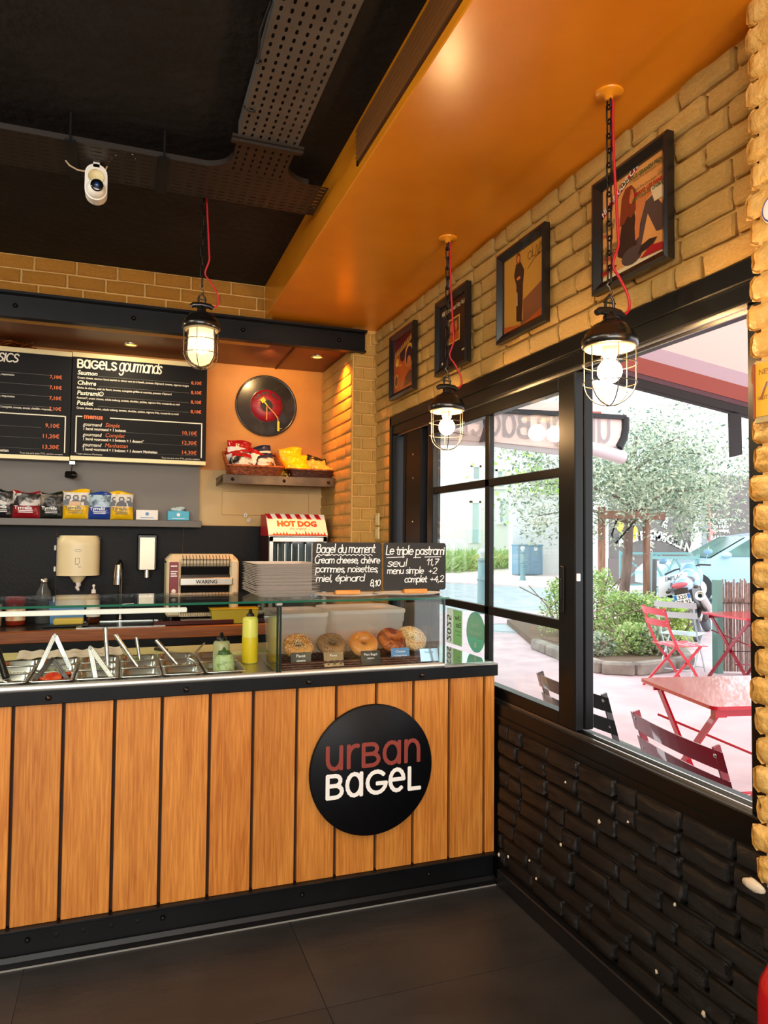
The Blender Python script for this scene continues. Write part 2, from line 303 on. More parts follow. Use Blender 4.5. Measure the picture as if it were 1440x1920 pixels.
Mglass('pane_glass', (.975, .99, .985), 1.0); Mglass('case_glass', (.96, .985, .975), .8); Mglass('jar_clear', (.9, .93, .9), 1.0)
M('glass_edge', '#1d6b52', .15, trans=.3)
Mwood('oak', '#d9913e', '#a9601c', 60, .42, 'Z', .10); Mwood('worktop_wood', '#a4581c', '#6f3710', 40, .4, 'X', .05)
def Mcloth(name, col, k=.5):
    mt = bpy.data.materials.new(name); mt.use_nodes = True; nt = mt.node_tree; N = nt.nodes; L = nt.links; N.remove(N['Principled BSDF'])
    d = N.new('ShaderNodeBsdfDiffuse'); t = N.new('ShaderNodeBsdfTranslucent'); x = N.new('ShaderNodeMixShader'); x.inputs[0].default_value = k; d.inputs[0].default_value = lin(col); t.inputs[0].default_value = lin(col)
    L.new(d.outputs[0], x.inputs[1]); L.new(t.outputs[0], x.inputs[2]); L.new(x.outputs[0], N['Material Output'].inputs[0]); MATS[name] = mt; return mt
m = MATS
# ================================================================== THE SETTING
XW = 1.585          # face of the window wall's masonry
YP = 4.50           # face of the pier and of the brick strip over the beam
YB = 5.25           # back wall of the kitchen alcove
ZS = 2.89; ZC = 3.10; XS = .815
def brick_mesh(i):
    rg = random.Random(100+i); mb = MB(); nx, ny = 5, 5
    hs = {}
    def fn(a, b):
        ea = min(a, 1-a); eb = min(b, 1-b); rim = 1 if (ea < .01 or eb < .01) else 0
        x = (a-.5); y = (b-.5)
        if not rim:
            x = (a-.5)*1.56 if abs(a-.5) > .25 else (a-.5)*1.6; y = (b-.5)*1.46 if 0 < b < 1 else b-.5
        z = 1-(.45 if rim else 0)+rg.uniform(-.2, .2)*(0 if rim else 1)
        j = .011; return V((x+rg.uniform(-j, j), y+rg.uniform(-j, j)*2, z))
    mb.grid(fn, nx, ny)
    k = nx+1; rimi = list(range(k))+[r*k+nx for r in range(1, ny+1)]+[ny*k+i for i in range(nx-1, -1, -1)]+[r*k for r in range(ny-1, 0, -1)]
    vs = [V(mb.v[q]) for q in rimi]; lo = [V((max(-.5, min(.5, p.x*1.02)), max(-.5, min(.5, p.y*1.03)), 0)) for p in vs]; n = len(vs)
    mb.add(vs+lo, [(q, (q+1) % n, n+(q+1) % n, n+q) for q in range(n)], 0, True)
    return mb.mesh('brick')
BRICKS = {}
def brick(parent, mat, c, u, w, L, H, D, rg):
    # one painted brick: centre c on the wall plane, u along the course, w out of the wall
    key = (mat, rg.randrange(7))
    if key not in BRICKS:
        me = brick_mesh(key[1]); me.materials.append(MATS[mat]); BRICKS[key] = me
    o = bpy.data.objects.new('brick', BRICKS[key]); C.objects.link(o); o.parent = parent
    u = V(u); w = V(w); v = V((0, 0, 1)); flip = rg.choice((-1, 1))
    R = Matrix((u*flip, v*1, (u*flip).cross(v)*1)).transposed()
    if (u*flip).cross(v).dot(w) < 0: R = Matrix((u*-flip, v, w)).transposed()
    R = Matrix((V(R.col[0]), v, w)).transposed() @ Matrix.Rotation(rg.uniform(-.012, .012), 3, 'Z') @ Matrix.Rotation(rg.uniform(-.03, .03), 3, 'X')
    o.matrix_local = Matrix.Translation(V(c)) @ R.to_4x4() @ Matrix.Diagonal((L, H, D*rg.uniform(.8, 1.25), 1))
def courses(parent, mat, org, u, w, length, z0, z1, rg, pitch=.0728, L=.212, gap=.012, D=.018, skip=None, head=.25, start=None):
    org = V(org); u = V(u); n = max(1, round((z1-z0)/pitch)); p = (z1-z0)/n
    for k in range(n):
        z = z0+p*(k+.5); s = -(L*.5 if k % 2 else 0)*rg.uniform(.85, 1.1) if start is None else start[k % len(start)]
        while s < length-.01:
            b = L*rg.uniform(.92, 1.08) if rg.random() > head else L*.5
            a0 = max(s, 0); a1 = min(s+b, length)
            if length-a1 < .035: a1 = length
            s += b
            if a1 == length: s = length
            if a1-a0 < .03: continue
            if skip and skip((a0+a1)/2, z, a0, a1): continue
            brick(parent, mat, org+u*((a0+a1)/2)+V((0, 0, z)), u, w, a1-a0-gap, p-gap*.9, D, rg)
# ---- floor: large dark tiles, thin grout lines
fl = struct('floor', MB().box(-3.5, 1.72, -3, 5.4, -.12, -.006), M('grout', '#6a6663', .8), 'dark tiled floor of the shop with thin pale joints')
M('floor_tile', '#272727', .36, col2='#302f2f', nscale=3.5, bump=.12, bscale=18, nstretch=(1, 2.2, 1), rnd=.12, spec=.45)
tm = {}
for i in range(-4, 2):
    for j in range(-5, 3):
        x0 = .642+.934*i; y0 = 2.26+.934*(j-1); x1 = min(x0+.934, 1.58); y1 = min(y0+.934, 5.3); x0 = max(x0, -3.5); y0 = max(y0, -3)
        if x1-x0 < .05 or y1-y0 < .05: continue
        obj('tile', MB().box(x0+.0014, x1-.0014, y0+.0014, y1-.0014, -.006, 0), m['floor_tile'], fl)
# ---- ceiling, soffit, far walls
struct('ceiling', MB().box(-3.5, 1.7, -3, 5.5, ZC, ZC+.1), m['ceiling_black'], 'rough black painted ceiling over the shop')
so = struct('trim_1', MB().box(XS, XW+.02, -3, YP+.02, ZS, ZC+.02, bev=.004), m['soffit_orange'], 'glossy orange boxed soffit running above the window', 'soffit')
struct('wall_left', MB().box(-3.6, -3.5, -3, 5.5, 0, ZC), M('plain_wall', '#8a6a40', .7), 'side wall of the shop outside the picture')
sf = MB(); sf.box(-3.5, -3.2, -3.1, -3, 0, ZC); sf.box(1.2, 1.7, -3.1, -3, 0, ZC); sf.box(-3.2, 1.2, -3.1, -3, 2.6, ZC); sf.box(-3.2, 1.2, -3.1, -3, 0, 1.35)
struct('wall_front', sf, m['black_steel'], 'shop front wall behind the photographer')
# ---- window wall: masonry core, with bricks as pieces
rg = random.Random(5)
WY0, WY1, WZ0, WZ1 = 1.40, 4.215, .70, 2.262     # window opening
core = MB(); T = .15
core.box(XW, XW+T, WY0-.4, YP+.1, WZ1, ZC); core.box(XW, XW+T, WY1, YP+.1, 0, WZ1); core.box(XW, XW+T, YP+.1, 8, 0, 3.4)
wr = struct('wall_right', core, m['paint_yellow_wall'], 'yellow painted brick wall over and beside the window')

courses(wr, 'paint_yellow', (XW, WY0, 0), (0, 1, 0), (-1, 0, 0), YP-WY0, WZ1+.002, ZS-.004, rg, pitch=.0775, D=.023, gap=.014)
courses(wr, 'paint_yellow', (XW, WY1+.002, 0), (0, 1, 0), (-1, 0, 0), YP-WY1, .92, WZ1, rg, pitch=.0775, D=.012, head=.5)
lowc = MB(); lowc.box(XW, XW+T, -3, YP, 0, WZ0); lowc.box(XW, XW+T, -3, WY0-.001, WZ0, ZC)
wl = struct('wall_right_lower', lowc, m['paint_black_wall'], 'black painted brick wall under the window', 'wall')
courses(wl, 'paint_black', (XW, 1.0, 0), (0, 1, 0), (-1, 0, 0), 1.815, .088, WZ0-.002, rg, pitch=.068, D=.020, L=.205)
for (y, z, r) in ((2.72, .155, .006), (2.8, .13, .007), (2.1, .53, .007), (2.33, .36, .006), (1.74, .42, .005), (1.63, .17, .008), (1.58, .155, .008), (2.5, .16, .005), (1.82, .18, .006), (1.95, .585, .004), (2.3, .6, .004), (2.55, .21, .004)):
    obj('paint_chip', MB().blob((XW-.022, y, z), .004, r, r*1.1, 8, 5, .6, y), m['chip_plaster'], wl)
# pier that carries the beam, and the brick strip over the beam
pm = MB(); pm.box(1.405, XW+.02, YP, YB+.1, 0, ZC)
pr = struct('wall_pier', pm, m['paint_yellow_wall'], 'narrow yellow brick pier in the corner beside the window', 'wall')
courses(pr, 'paint_yellow', (1.410, YP, 0), (1, 0, 0), (0, -1, 0), XW-1.412, .92, ZS-.02, rg, pitch=.0775, L=.125, D=.014, head=.0, start=[0, -.07])
courses(pr, 'paint_yellow', (1.405, YP+.006, 0), (0, 1, 0), (-1, 0, 0), YB-YP-.01, .95, 2.755, rg, pitch=.0775, D=.008, head=.15)
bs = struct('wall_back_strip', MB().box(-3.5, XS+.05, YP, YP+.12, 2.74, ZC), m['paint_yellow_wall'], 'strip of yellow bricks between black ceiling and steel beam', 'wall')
courses(bs, 'paint_yellow_warmlit', (-.95, YP, 0), (1, 0, 0), (0, -1, 0), XS+.95, 2.857, ZC-.002, rg, pitch=.080, L=.225, D=.014, head=0)
# right-hand pillar, proud of the window wall
XPL = 1.50
pl = struct('wall_pillar', MB().box(XPL, XW+.2, -.5, 1.355, .655, ZS+.1), m['paint_yellow_wall'], 'yellow brick pillar at the right edge beside the window', 'wall')
rg2 = random.Random(8)
n = 31
for k in range(n):
    z0 = .66+k*.0722
    off = rg2.uniform(-.008, .012)
    me = MB(); y1 = 1.382+off; zc = z0+.036
    # rounded stretcher with a bulging end, one per course, then its neighbours
    for (a, b) in ((1.20, y1), (.98, 1.192)):
        mb = MB()
        def fn(s, t, a=a, b=b):
            y = a+(b-a)*s; e = min(s, 1-s)*(b-a); q = abs(t-.5)*2
            bul = .017*(1-q**6)**.5*min(1, (e/.018))**.5 if e > 0 else 0
            return V((XPL-bul+.006*noise.noise(V((y*40, t*3, k*1.7))), y+.010*noise.noise(V((t*2.5, k*3.1, s*2)))*s, zc+(t-.5)*.0655*(1 if e > .004 else .8)))
        mb.grid(fn, 10, 6); obj('brick', mb, m['paint_yellow'], pl)
    mb = MB()
    def fn2(s, t, y1=y1):
        q = abs(t-.5)*2; bul = .020*(1-q**4)**.5; x = XPL-.010+.10*s
        return V((x, 1.364+bul*.8+off+.003*noise.noise(V((x*30, t*4, k*3))), zc+(t-.5)*.0655))
    mb.grid(fn2, 6, 6); obj('brick', mb, m['paint_yellow'], pl)
plb = struct('wall_pillar_base', MB().box(XPL+.01, XW+.2, -.5, 1.36, 0, .655), m['paint_black_wall'], 'black painted foot of the right pillar', 'wall')
courses(plb, 'paint_black', (XPL+.01, .9, 0), (0, 1, 0), (-1, 0, 0), .46, .0, .64, rg, pitch=.070, D=.022)
obj('paint_chip', MB().blob((XPL-.012, 1.385, .648), .012, .035, .014, 9, 6, .5, 2), m['chip_plaster'], plb)
# baseboard
bb = struct('baseboard_right', MB().box(1.553, XW, 1.0, 2.80, 0, .072, bev=.004), M('baseboard_black', '#151313', .4), 'low black skirting board under the black bricks', 'baseboard')
# ---- kitchen alcove
M('alcove_orange', '#cf8b35', .5, col2='#bd7a2b', nscale=3, bump=.06)
M('alcove_beige', '#cfae78', .55, col2='#c6a267', nscale=3, bump=.05); M('splash_black', '#0a0909', .5, spec=.2, bump=.15, bscale=60); M('grey_panel', '#726c64', .5)
M('alcove_ceiling', '#6c3618', .4)
wb = struct('wall_back', MB().box(-3.5, 1.5, YB, YB+.1, 0, ZC), m['alcove_orange'], 'orange back wall of the kitchen alcove')
obj('beige_panel', MB().box(.50, 1.404, YB-.012, YB, 1.583, 1.98), m['alcove_beige'], wb, label='paler beige lower panel')
obj('beige_board', MB().box(.66, 1.30, YB-.022, YB-.012, 1.66, 1.83, bev=.003), m['alcove_beige'], wb)
for (x0, x1) in ((-2.0, -.86), (-.857, -.42), (-.417, .395), (.398, 1.404)):
    obj('splash_panel', MB().box(x0, x1, YB-.014, YB, .93, 1.58, bev=.001), m['splash_black'], wb, label='black splashback panel')
obj('grey_panel', MB().box(-2.0, .498, YB-.05, YB, 1.60, 2.04), m['grey_panel'], wb, label='flat grey panel behind the shelf')
for (x, z) in ((.83, 1.66), (.855, 1.625)): obj('wall_plug', MB().lathe([(.014, 0), (.014, .004), (.006, .004), (.005, .001)], (x, YB-.024, z), 12, w=(0, -1, 0), v=(0, 0, 1)), m['white_plastic'], wb)
ac = struct('ceiling_alcove', MB().box(-3.5, 1.42, YP+.1, YB+.05, 2.76, 2.80), m['alcove_ceiling'], 'brown orange lowered ceiling over the kitchen alcove', 'ceiling')
obj('ceiling_joint', MB().box(1.035, 1.045, YP+.1, YB, 2.753, 2.761), M('joint_dark', '#4a1c08', .6), ac)
# ---- steel beam across the alcove opening
bt = thing('steel_beam', 'long black steel beam with bolts over the kitchen counter', 'beam', (.4, YP-.03, 2.80))
mb = MB(); mb.box(-3.2, 1.08, -.004, .03, -.066, .063); mb.box(-3.2, 1.08, -.055, .03, .052, .066); mb.box(-3.2, 1.08, -.03, .03, -.074, -.062)
obj('channel', mb, m['black_steel'], bt)
for x in (-1.0, -.37, .275, .90):
    obj('bolt', MB().lathe([(0, .016), (.007, .014), (.012, .008), (.014, 0)], (x, -.004, -.005), 12, w=(0, -1, 0), v=(0, 0, 1)), m['dark_bolt'], bt)
# recessed downlights in the alcove ceiling
def downlight(x, y, label):
    t = thing('recessed_downlight', label, 'downlight', (x, y, 2.76))
    obj('bezel', MB().lathe([(.045, 0), (.045, -.006), (.034, -.008), (.032, 0)], n=20), m['steel'], t)
    obj('lens', MB().lathe([(0, -.003), (.032, -.003)], n=20), M('lamp_lens', '#ffb060', .4, emit=6, emitcol='#ffa040'), t)
downlight(1.24, 4.80, 'small warm downlight under the beam near the pier'); downlight(.02, 4.95, 'small warm downlight over the right menu board')
# ---- window
win = struct('window_1', MB(), m['frame_black'], 'black framed sliding window to the terrace', 'window')
XF0, XF1 = 1.578, 1.70
fm = MB()
fm.box(XF0, XF1, WY0-.02, WY1+.004, 2.15, WZ1, bev=.004); fm.box(XF0, XF1, WY0-.02, WY1+.004, .675, .775, bev=.004)
fm.box(XF0, XF1, WY1-.035, WY1+.004, .775, 2.15, bev=.004); fm.box(XF0+.02, XF1, WY0-.02, 1.492, .775, 2.15, bev=.004)
obj('outer_frame', fm, m['frame_black'], win)
mb = MB(); mb.box(XF0-.010, XF0+.002, WY0-.02, WY1+.01, 2.205, WZ1+.004, bev=.003); mb.box(XF0-.006, XF0, WY0-.02, WY1, .71, .722)
mb.box(XF0-.010, XF0+.002, WY1-.02, WY1+.012, .775, 2.26, bev=.003); obj('cover_trim', mb, m['frame_black'], win)
for (x, z) in ((1.602, .776), (1.640, .776), (1.602, 2.147), (1.640, 2.147)):
    obj('slide_rail', MB().box(x, x+.006, 1.492, WY1-.035, z-.004, z+.008), m['steel'], win)
sash = obj('sash', MB().box(1.600, 1.640, 2.292, 2.402, .785, 2.146, bev=.004).box(1.600, 1.640, 3.62, 3.69, .785, 2.146, bev=.004).box(1.600, 1.640, 2.402, 3.62, 2.085, 2.146, bev=.004).box(1.600, 1.640, 2.402, 3.62, .785, .835, bev=.004), m['frame_black'], win)
mb = MB(); mb.box(1.606, 1.634, 2.98, 3.022, .835, 2.085, bev=.003); mb.box(1.606, 1.634, 2.402, 3.62, 1.748, 1.785, bev=.003); mb.box(1.606, 1.634, 2.402, 3.62, 1.150, 1.188, bev=.003); obj('muntin', mb, m['frame_black'], sash)
for (y0, y1) in ((2.402, 2.98), (3.022, 3.62)):
    for (z0, z1) in ((.835, 1.150), (1.188, 1.748), (1.785, 2.085)):
        obj('pane', MB().box(1.617, 1.623, y0-.004, y1+.004, z0-.004, z1+.004), m['pane_glass'], sash)
s2 = obj('sash', MB().box(1.650, 1.690, 2.300, 2.40, .785, 2.146, bev=.004).box(1.650, 1.690, 3.71, 3.76, .785, 2.146, bev=.004).box(1.650, 1.690, 2.40, 3.71, 2.10, 2.146, bev=.004).box(1.650, 1.690, 2.40, 3.71, .785, .82, bev=.004), m['frame_black'], win)
obj('pane', MB().box(1.667, 1.673, 2.396, 3.714, .816, 2.104), m['pane_glass'], s2)
obj('lock_handle', MB().box(1.594, 1.601, 2.358, 2.384, 1.22, 1.40, bev=.003).box(1.588, 1.596, 2.366, 2.376, 1.27, 1.35, bev=.002), m['black_plastic'], sash)
obj('strike', MB().box(1.602, 1.622, 2.286, 2.292, 1.345, 1.375, bev=.002), m['chrome'], s2)
# dark fixed post and shutter guide at the far jamb
mb = MB(); mb.box(1.605, 1.655, 3.80, 4.03, .78, 2.146, bev=.006); mb.box(1.612, 1.64, 4.06, 4.10, .78, 2.146, bev=.004); po = obj('shutter_post', mb, M('post_black', '#0b0c10', .4, spec=.2), win)
for z in (1.86, 1.60, 2.0): obj('screw', MB().lathe([(0, .003), (.006, .002), (.007, 0)], (1.605, 3.92, z), 10, u=(0, 1, 0), v=(0, 0, 1), w=(-1, 0, 0)), m['steel'], po)
# window stickers, read from the street, so mirrored from inside
t = thing('window_sticker', 'green sticker with sideways mirrored 2025 on the lower window pane', 'sticker', (1.614, 3.363, 1.048))
obj('sheet', MB().prism([(-.093, -.091), (.093, -.091), (.093, .091), (-.093, .091)], (0, 0, 0), (0, -1, 0), (0, 0, 1), (.001, 0, 0)), Mcloth('sticker_white', '#e9f3ea', .6), t)
obj('green_field', MB().prism([(-.010, -.086), (.082, -.086), (.089, -.079), (.089, .079), (.082, .086), (-.010, .086)], (-.0012, 0, 0), (0, -1, 0), (0, 0, 1), (.001, 0, 0)), Mcloth('sticker_green', '#c4efbe', .6), t)
mb = MB(); text_into(mb, '2025', .078, (-.0014, .087, -.083), (0, 0, 1), (0, -1, 0), sx=.92, bold=.001)
text_into(mb, 'Uber', .036, (-.0014, -.079, .038), (0, 1, 0), (0, 0, 1), bold=.0006); text_into(mb, 'Eats', .036, (-.0014, -.079, .002), (0, 1, 0), (0, 0, 1), bold=.0006)
text_into(mb, 'Restaurants', .014, (-.0014, -.079, -.022), (0, 1, 0), (0, 0, 1)); text_into(mb, 'préférés', .014, (-.0014, -.079, -.040), (0, 1, 0), (0, 0, 1)); obj('lettering', mb, M('sticker_ink', '#3f5a48', .6), t)
t = thing('window_sticker', 'round teal sticker beside the green one on the window pane', 'sticker', (1.614, 3.126, 1.05))
obj('sheet', MB().lathe([(0, 0), (.098, 0), (.098, .001), (0, .001)], n=36, u=(0, 1, 0), v=(0, 0, 1), w=(1, 0, 0), sm=False), Mcloth('sticker_teal', '#96d8c2', .6), t)
mb = MB(); mb.face([(-.094, -.03), (.094, -.03), (.098, 0), (.085, .05), (.05, .085), (0, .097), (-.05, .085), (-.085, .05), (-.098, 0)], (-.0006, 0, 0), (0, 1, 0), (0, 0, 1)); obj('pale_half', mb, Mcloth('sticker_teal_pale', '#b9e4d3', .6), t)
mb = MB(); text_into(mb, 'Titres', .034, (-.0012, 0, .022), (0, 1, 0), (0, 0, 1), align='CENTER'); text_into(mb, 'Restaurant', .030, (-.0012, 0, -.012), (0, 1, 0), (0, 0, 1), align='CENTER')
mb.box(-.0012, -.001, -.01, .012, -.075, -.05); obj('lettering', mb, m['sticker_white'], t)
# ================================================================== THE COUNTER
YC = 2.84
ct = thing('counter', 'oak planked serving counter with black steel edges and kick plate', 'counter', (.5, 2.84, 0))
OX, OY = .5, 2.84
def cbox(x0, x1, y0, y1, z0, z1, mi=0, bev=0, mb=None): return (mb or MB()).box(x0-OX, x1-OX, y0-OY, y1-OY, z0, z1, mi, bev)
obj('carcass', cbox(-1.6, 1.552, 2.862, 3.30, .06, .90), m['oak_void'], ct)
edges = [-1.05, -.877, -.704, -.531, -.352, -.189, -.016, .151, .328, .494, .669, .833, 1.006, 1.174, 1.341, 1.511, 1.562]
for a, b in zip(edges, edges[1:]):
    mb = cbox(a+.006, b-.006 if b < 1.55 else b, YC, YC+.024, .128, .908, 0, .002); cz = V(((a+b)/2-OX, 0, .5))
    mb.v = [tuple(V(p)-cz) for p in mb.v]; obj('plank', mb, m['oak'], ct, loc=cz)
mb = MB(); mb.box(-.006, .0, .0, .0, 0, 0)
obj('edge_strip', cbox(-1.6, 1.572, 2.826, 2.846, .898, .948, 0, .003), m['black_steel'], ct)
top = cbox(-1.6, 1.573, 2.828, 3.42, .942, .952, 0, .002); obj('worktop', top, m['steel_brushed'], ct)
nose = MB(); nose.tube([(-1.6-OX, -.006, .957), (1.31-OX, -.006, .957)], .0125, 12); obj('steel_nose', nose, M('steel_satin', '#dcdcd8', .42, .9), ct)
for x in (-1.2, -.72, -.239, .236, .712, 1.18 if False else 1.205):
    obj('bolt', MB().lathe([(0, .012), (.006, .0105), (.010, .006), (.0115, 0)], (x-OX, -.014, .921), 14, w=(0, -1, 0), v=(0, 0, 1)), m['dark_bolt'], ct)
# kick plate: a channel with a flat web, flanges, holes and bolts
holes = [-.86, -.62, -.35, -.30, -.185, -.09, -.0, .098]
mb = cbox(-1.6, 1.56, 2.846, 2.862, .0, .126); cbox(-1.6, 1.565, 2.815, 2.862, .118, .128, 0, .002, mb); obj('kick_channel', mb, m['black_steel'], ct)
mb = MB(); mb.prism([(0, 0), (-.036, 0), (-.036, .006), (-.020, .014), (-.012, .03), (0, .03)], (-1.6-OX, .006, .0), (0, 1, 0), (0, 0, 1), (1.56+1.6, 0, 0)); obj('bottom_flange', mb, m['black_steel'], ct)
for x in (-.385, -.195, -.105, -.012, .080): obj('hole', MB().lathe([(.0095, -.0008), (.0095, .001), (0, .001)], (x-OX, .006, .078), 14, w=(0, -1, 0), v=(0, 0, 1)), m['dark_void'], ct)
for x in (-.288, .168, .70, 1.25): obj('bolt', MB().lathe([(0, .012), (.005, .011), (.009, .006), (.0105, 0)], (x-OX, .006, .076), 12, w=(0, -1, 0), v=(0, 0, 1)), m['black_steel'], ct)
obj('floor_seal', cbox(-1.6, 1.553, 2.803, 2.8075, 0, .004), M('seal_grey', '#8a8a88', .4), ct)
# round sign
sg = thing('round_sign', 'round black sign with red and white lettering on the oak counter', 'sign', (.984, 2.816, .548))
obj('disc', MB().lathe([(0, -.0), (.262, 0), (.266, .003), (.266, .016), (.262, .019), (0, .019)], n=64, w=(0, 1, 0), v=(0, 0, -1)), M('sign_black', '#07080c', .45, spec=.2), sg)
obj('stand_off', MB().cyl((0, .019, 0), (0, .027, 0), .02), m['black_steel'], sg)
mb = MB(); xs = -.197
def logo(mb, word, h, wd, o, u, v, mi=0, fit=None, lift=0): return strokes(mb, word, h/.6, wd, o, u, v, mi, caps=.6, fit=fit, track=.13, lift=lift)
logo(mb, 'urBan', .086, .0165, (-.196, -.0012, .020), (1, 0, 0), (0, 0, 1), fit=.425); obj('red_lettering', mb, m['logo_red'], sg, label='brick red lettering')
mb = MB(); logo(mb, 'BaGeL', .086, .0165, (-.196, -.0012, -.094), (1, 0, 0), (0, 0, 1), fit=.425); obj('white_lettering', mb, m['white_paint'], sg, label='white lettering')
# ---- glass display case
gc = thing('glass_case', 'glass display case on the serving counter', 'display case', (.5, 2.84, .952))
def gbox(x0, x1, y0, y1, z0, z1, mi=0, bev=0, mb=None): return (mb or MB()).box(x0-OX, x1-OX, y0-OY, y1-OY, z0-.952, z1-.952, mi, bev)
obj('top_pane', gbox(-1.6, .586, 2.80, 3.30, 1.243, 1.251), m['case_glass'], gc)
obj('top_pane', gbox(.590, 1.318, 2.80, 3.34, 1.243, 1.251), m['case_glass'], gc)
for (x0, x1) in ((-1.6, .586), (.590, 1.318)): obj('pane_edge', gbox(x0, x1, 2.797, 2.800, 1.243, 1.251), m['glass_edge'], gc)
obj('front_pane', gbox(-1.6, .584, 2.832, 2.838, .958, 1.243), m['case_glass'], gc)
obj('front_pane', gbox(.594, 1.312, 2.832, 2.838, .958, 1.243), m['case_glass'], gc)
obj('divider_pane', gbox(.586, .592, 2.84, 3.30, .958, 1.243), m['case_glass'], gc)
obj('end_pane', gbox(1.306, 1.312, 2.84, 3.34, .958, 1.243), m['case_glass'], gc)
for (x, y) in ((.583, 2.829), (.5945, 2.829), (1.309, 2.829)): obj('corner_post', gbox(x-.004, x+.004, y-.004, y+.006, .956, 1.243, 0, .001), M('post_green', '#15251f', .25) if x < 1 else M('post_grey', '#3c4c52', .3), gc)
obj('corner_clip', gbox(.574, .600, 2.822, 2.846, 1.228, 1.2425, 0, .003), m['steel'], gc)
obj('base_profile', gbox(.60, 1.312, 2.826, 2.846, .952, .966, 0, .003), m['steel'], gc)
obj('light_bar', gbox(-1.6, .27, 3.27, 3.30, 1.168, 1.188, 0, .003), M('light_bar', '#e8e6e2', .4, emit=.3, emitcol='#fff6e0'), gc)
obj('end_shelf', gbox(1.32, 1.56, 2.86, 3.40, .953, .956), M('glossy_ledge', '#b9c8c4', .06, .9), gc)
# ---- pans in the cold well
PX = [-.463, -.313, -.160, -.004, .152, .308]
M('food_cream', '#e2d79e', .6, col2='#cdbd78', nscale=30, bump=.5); M('tomato', '#c7301b', .25, col2='#e2643a', nscale=25, sss=.1); M('salad', '#5d8a2c', .4, col2='#8db04a', nscale=30); M('pickle', '#7d9038', .35, col2='#a9b55a', nscale=30)
M('pastrami', '#9a4a3a', .5, col2='#c98a70', nscale=30); M('onion', '#d9cda0', .5, col2='#b9a56a', nscale=30)
def pan(x0, x1, y0, y1, depth, label):
    t = thing('food_pan', label, 'food pan', ((x0+x1)/2, (y0+y1)/2, .975), group='steel pans in the counter well'); a = (x1-x0)/2; b = (y1-y0)/2; mb = MB()
    def rr(a, b, r, z): return [V((sx*(a-r)+r*math.cos(t0+k*PI/8), sy*(b-r)+r*math.sin(t0+k*PI/8), z)) for (sx, sy, t0) in ((1, 1, 0), (-1, 1, PI/2), (-1, -1, PI), (1, -1, 1.5*PI)) for k in range(5)]
    L = [rr(a, b, .012, -.003), rr(a, b, .012, 0), rr(a-.006, b-.006, .014, .001), rr(a-.012, b-.012, .022, -.003), rr(a-.018, b-.018, .024, -depth+.01), rr(a-.026, b-.026, .022, -depth)]
    n = len(L[0]); vs = [p for l in L for p in l]; mb.add(vs, [(k*n+i, k*n+(i+1) % n, (k+1)*n+(i+1) % n, (k+1)*n+i) for k in range(len(L)-1) for i in range(n)]+[list(range((len(L)-1)*n, len(L)*n))], 0, True)
    obj('tray_shell', mb, m['steel'], t); return t
def fill(t, name, mat, a, b, z, amp, seed, stuff=True, label=None):
    return obj(name, MB().grid(lambda s, q: V(((s-.5)*2*a, (q-.5)*2*b, z+amp*noise.noise(V((s*6, q*6, seed)))-.25*amp*((s-.5)**2+(q-.5)**2)*4)), 12, 12), mat, t, stuff=stuff, label=label)
rows = [(2.868, 3.045), (3.055, 3.215), (3.225, 3.375)]
nm = {(0, 0): 'front food pan at the left picture edge, beside the tomatoes', (1, 0): 'front food pan holding red tomato slices', (2, 0): 'front food pan with the two leaning tongs, right of the tomatoes', (3, 0): 'empty front food pan second from the right, without utensils', (4, 0): 'empty front food pan left of the green bottle',
      (0, 1): 'second row food pan of shredded cream filling at the left edge', (1, 1): 'second row food pan behind the tomatoes, with standing tongs', (2, 1): 'second row food pan of green salad with an upright handle', (3, 1): 'second row food pan with a steel handle leaning left', (4, 1): 'second row food pan with a handle leaning left, near the green bottle',
      (0, 2): 'rear food pan at the left edge by the paper liner', (1, 2): 'rear food pan in front of the paper liner', (2, 2): 'rear food pan behind the green salad', (3, 2): 'rear food pan holding a short steel handle', (4, 2): 'rear food pan behind the leaning handle by the green bottle'}
pans = {}
for r, (y0, y1) in enumerate(rows):
    for k in range(5):
        pans[(k, r)] = pan(PX[k]+.003, PX[k+1]-.003, y0, y1, .055, nm[(k, r)])
pans['b'] = pan(.314, .472, 2.868, 3.10, .05, 'food pan at the right end holding the squeeze bottles')
pans['c'] = pan(.314, .472, 3.11, 3.375, .05, 'rear food pan at the right end by the yellow bottle')
for k, r, nme, mat in ((0, 0, 'cream_filling', 'food_cream'), (0, 1, 'cream_filling', 'food_cream'), (2, 1, 'salad_leaves', 'salad'), (1, 1, 'pickle_slices', 'pickle'), (3, 1, 'meat_slices', 'pastrami'), (3, 2, 'salad_leaves', 'salad'), (4, 1, 'onion_rings', 'onion'), (2, 2, 'pickle_slices', 'pickle')):
    y0, y1 = rows[r]; fill(pans[(k, r)], nme, m[mat], .055, (y1-y0)/2-.022, -.022 if r else -.04, .03, k+r*9)
for i, (dx, dy, rz) in enumerate(((-.02, -.03, .3), (.02, -.035, 1.1), (.035, .01, .2), (-.03, .02, 2), (.0, .045, .7), (.03, .05, 1.5), (0, -.005, .9))):
    o = obj('tomato_slice', MB().lathe([(0, .005), (.026, .006), (.031, .003), (.031, -.003), (.026, -.006), (0, -.005)], n=18), m['tomato'], pans[(1, 0)]); o.location = (dx, dy, -.03+.004*i); o.rotation_euler = (.45*math.cos(i*2), .5*math.sin(i*3), rz)
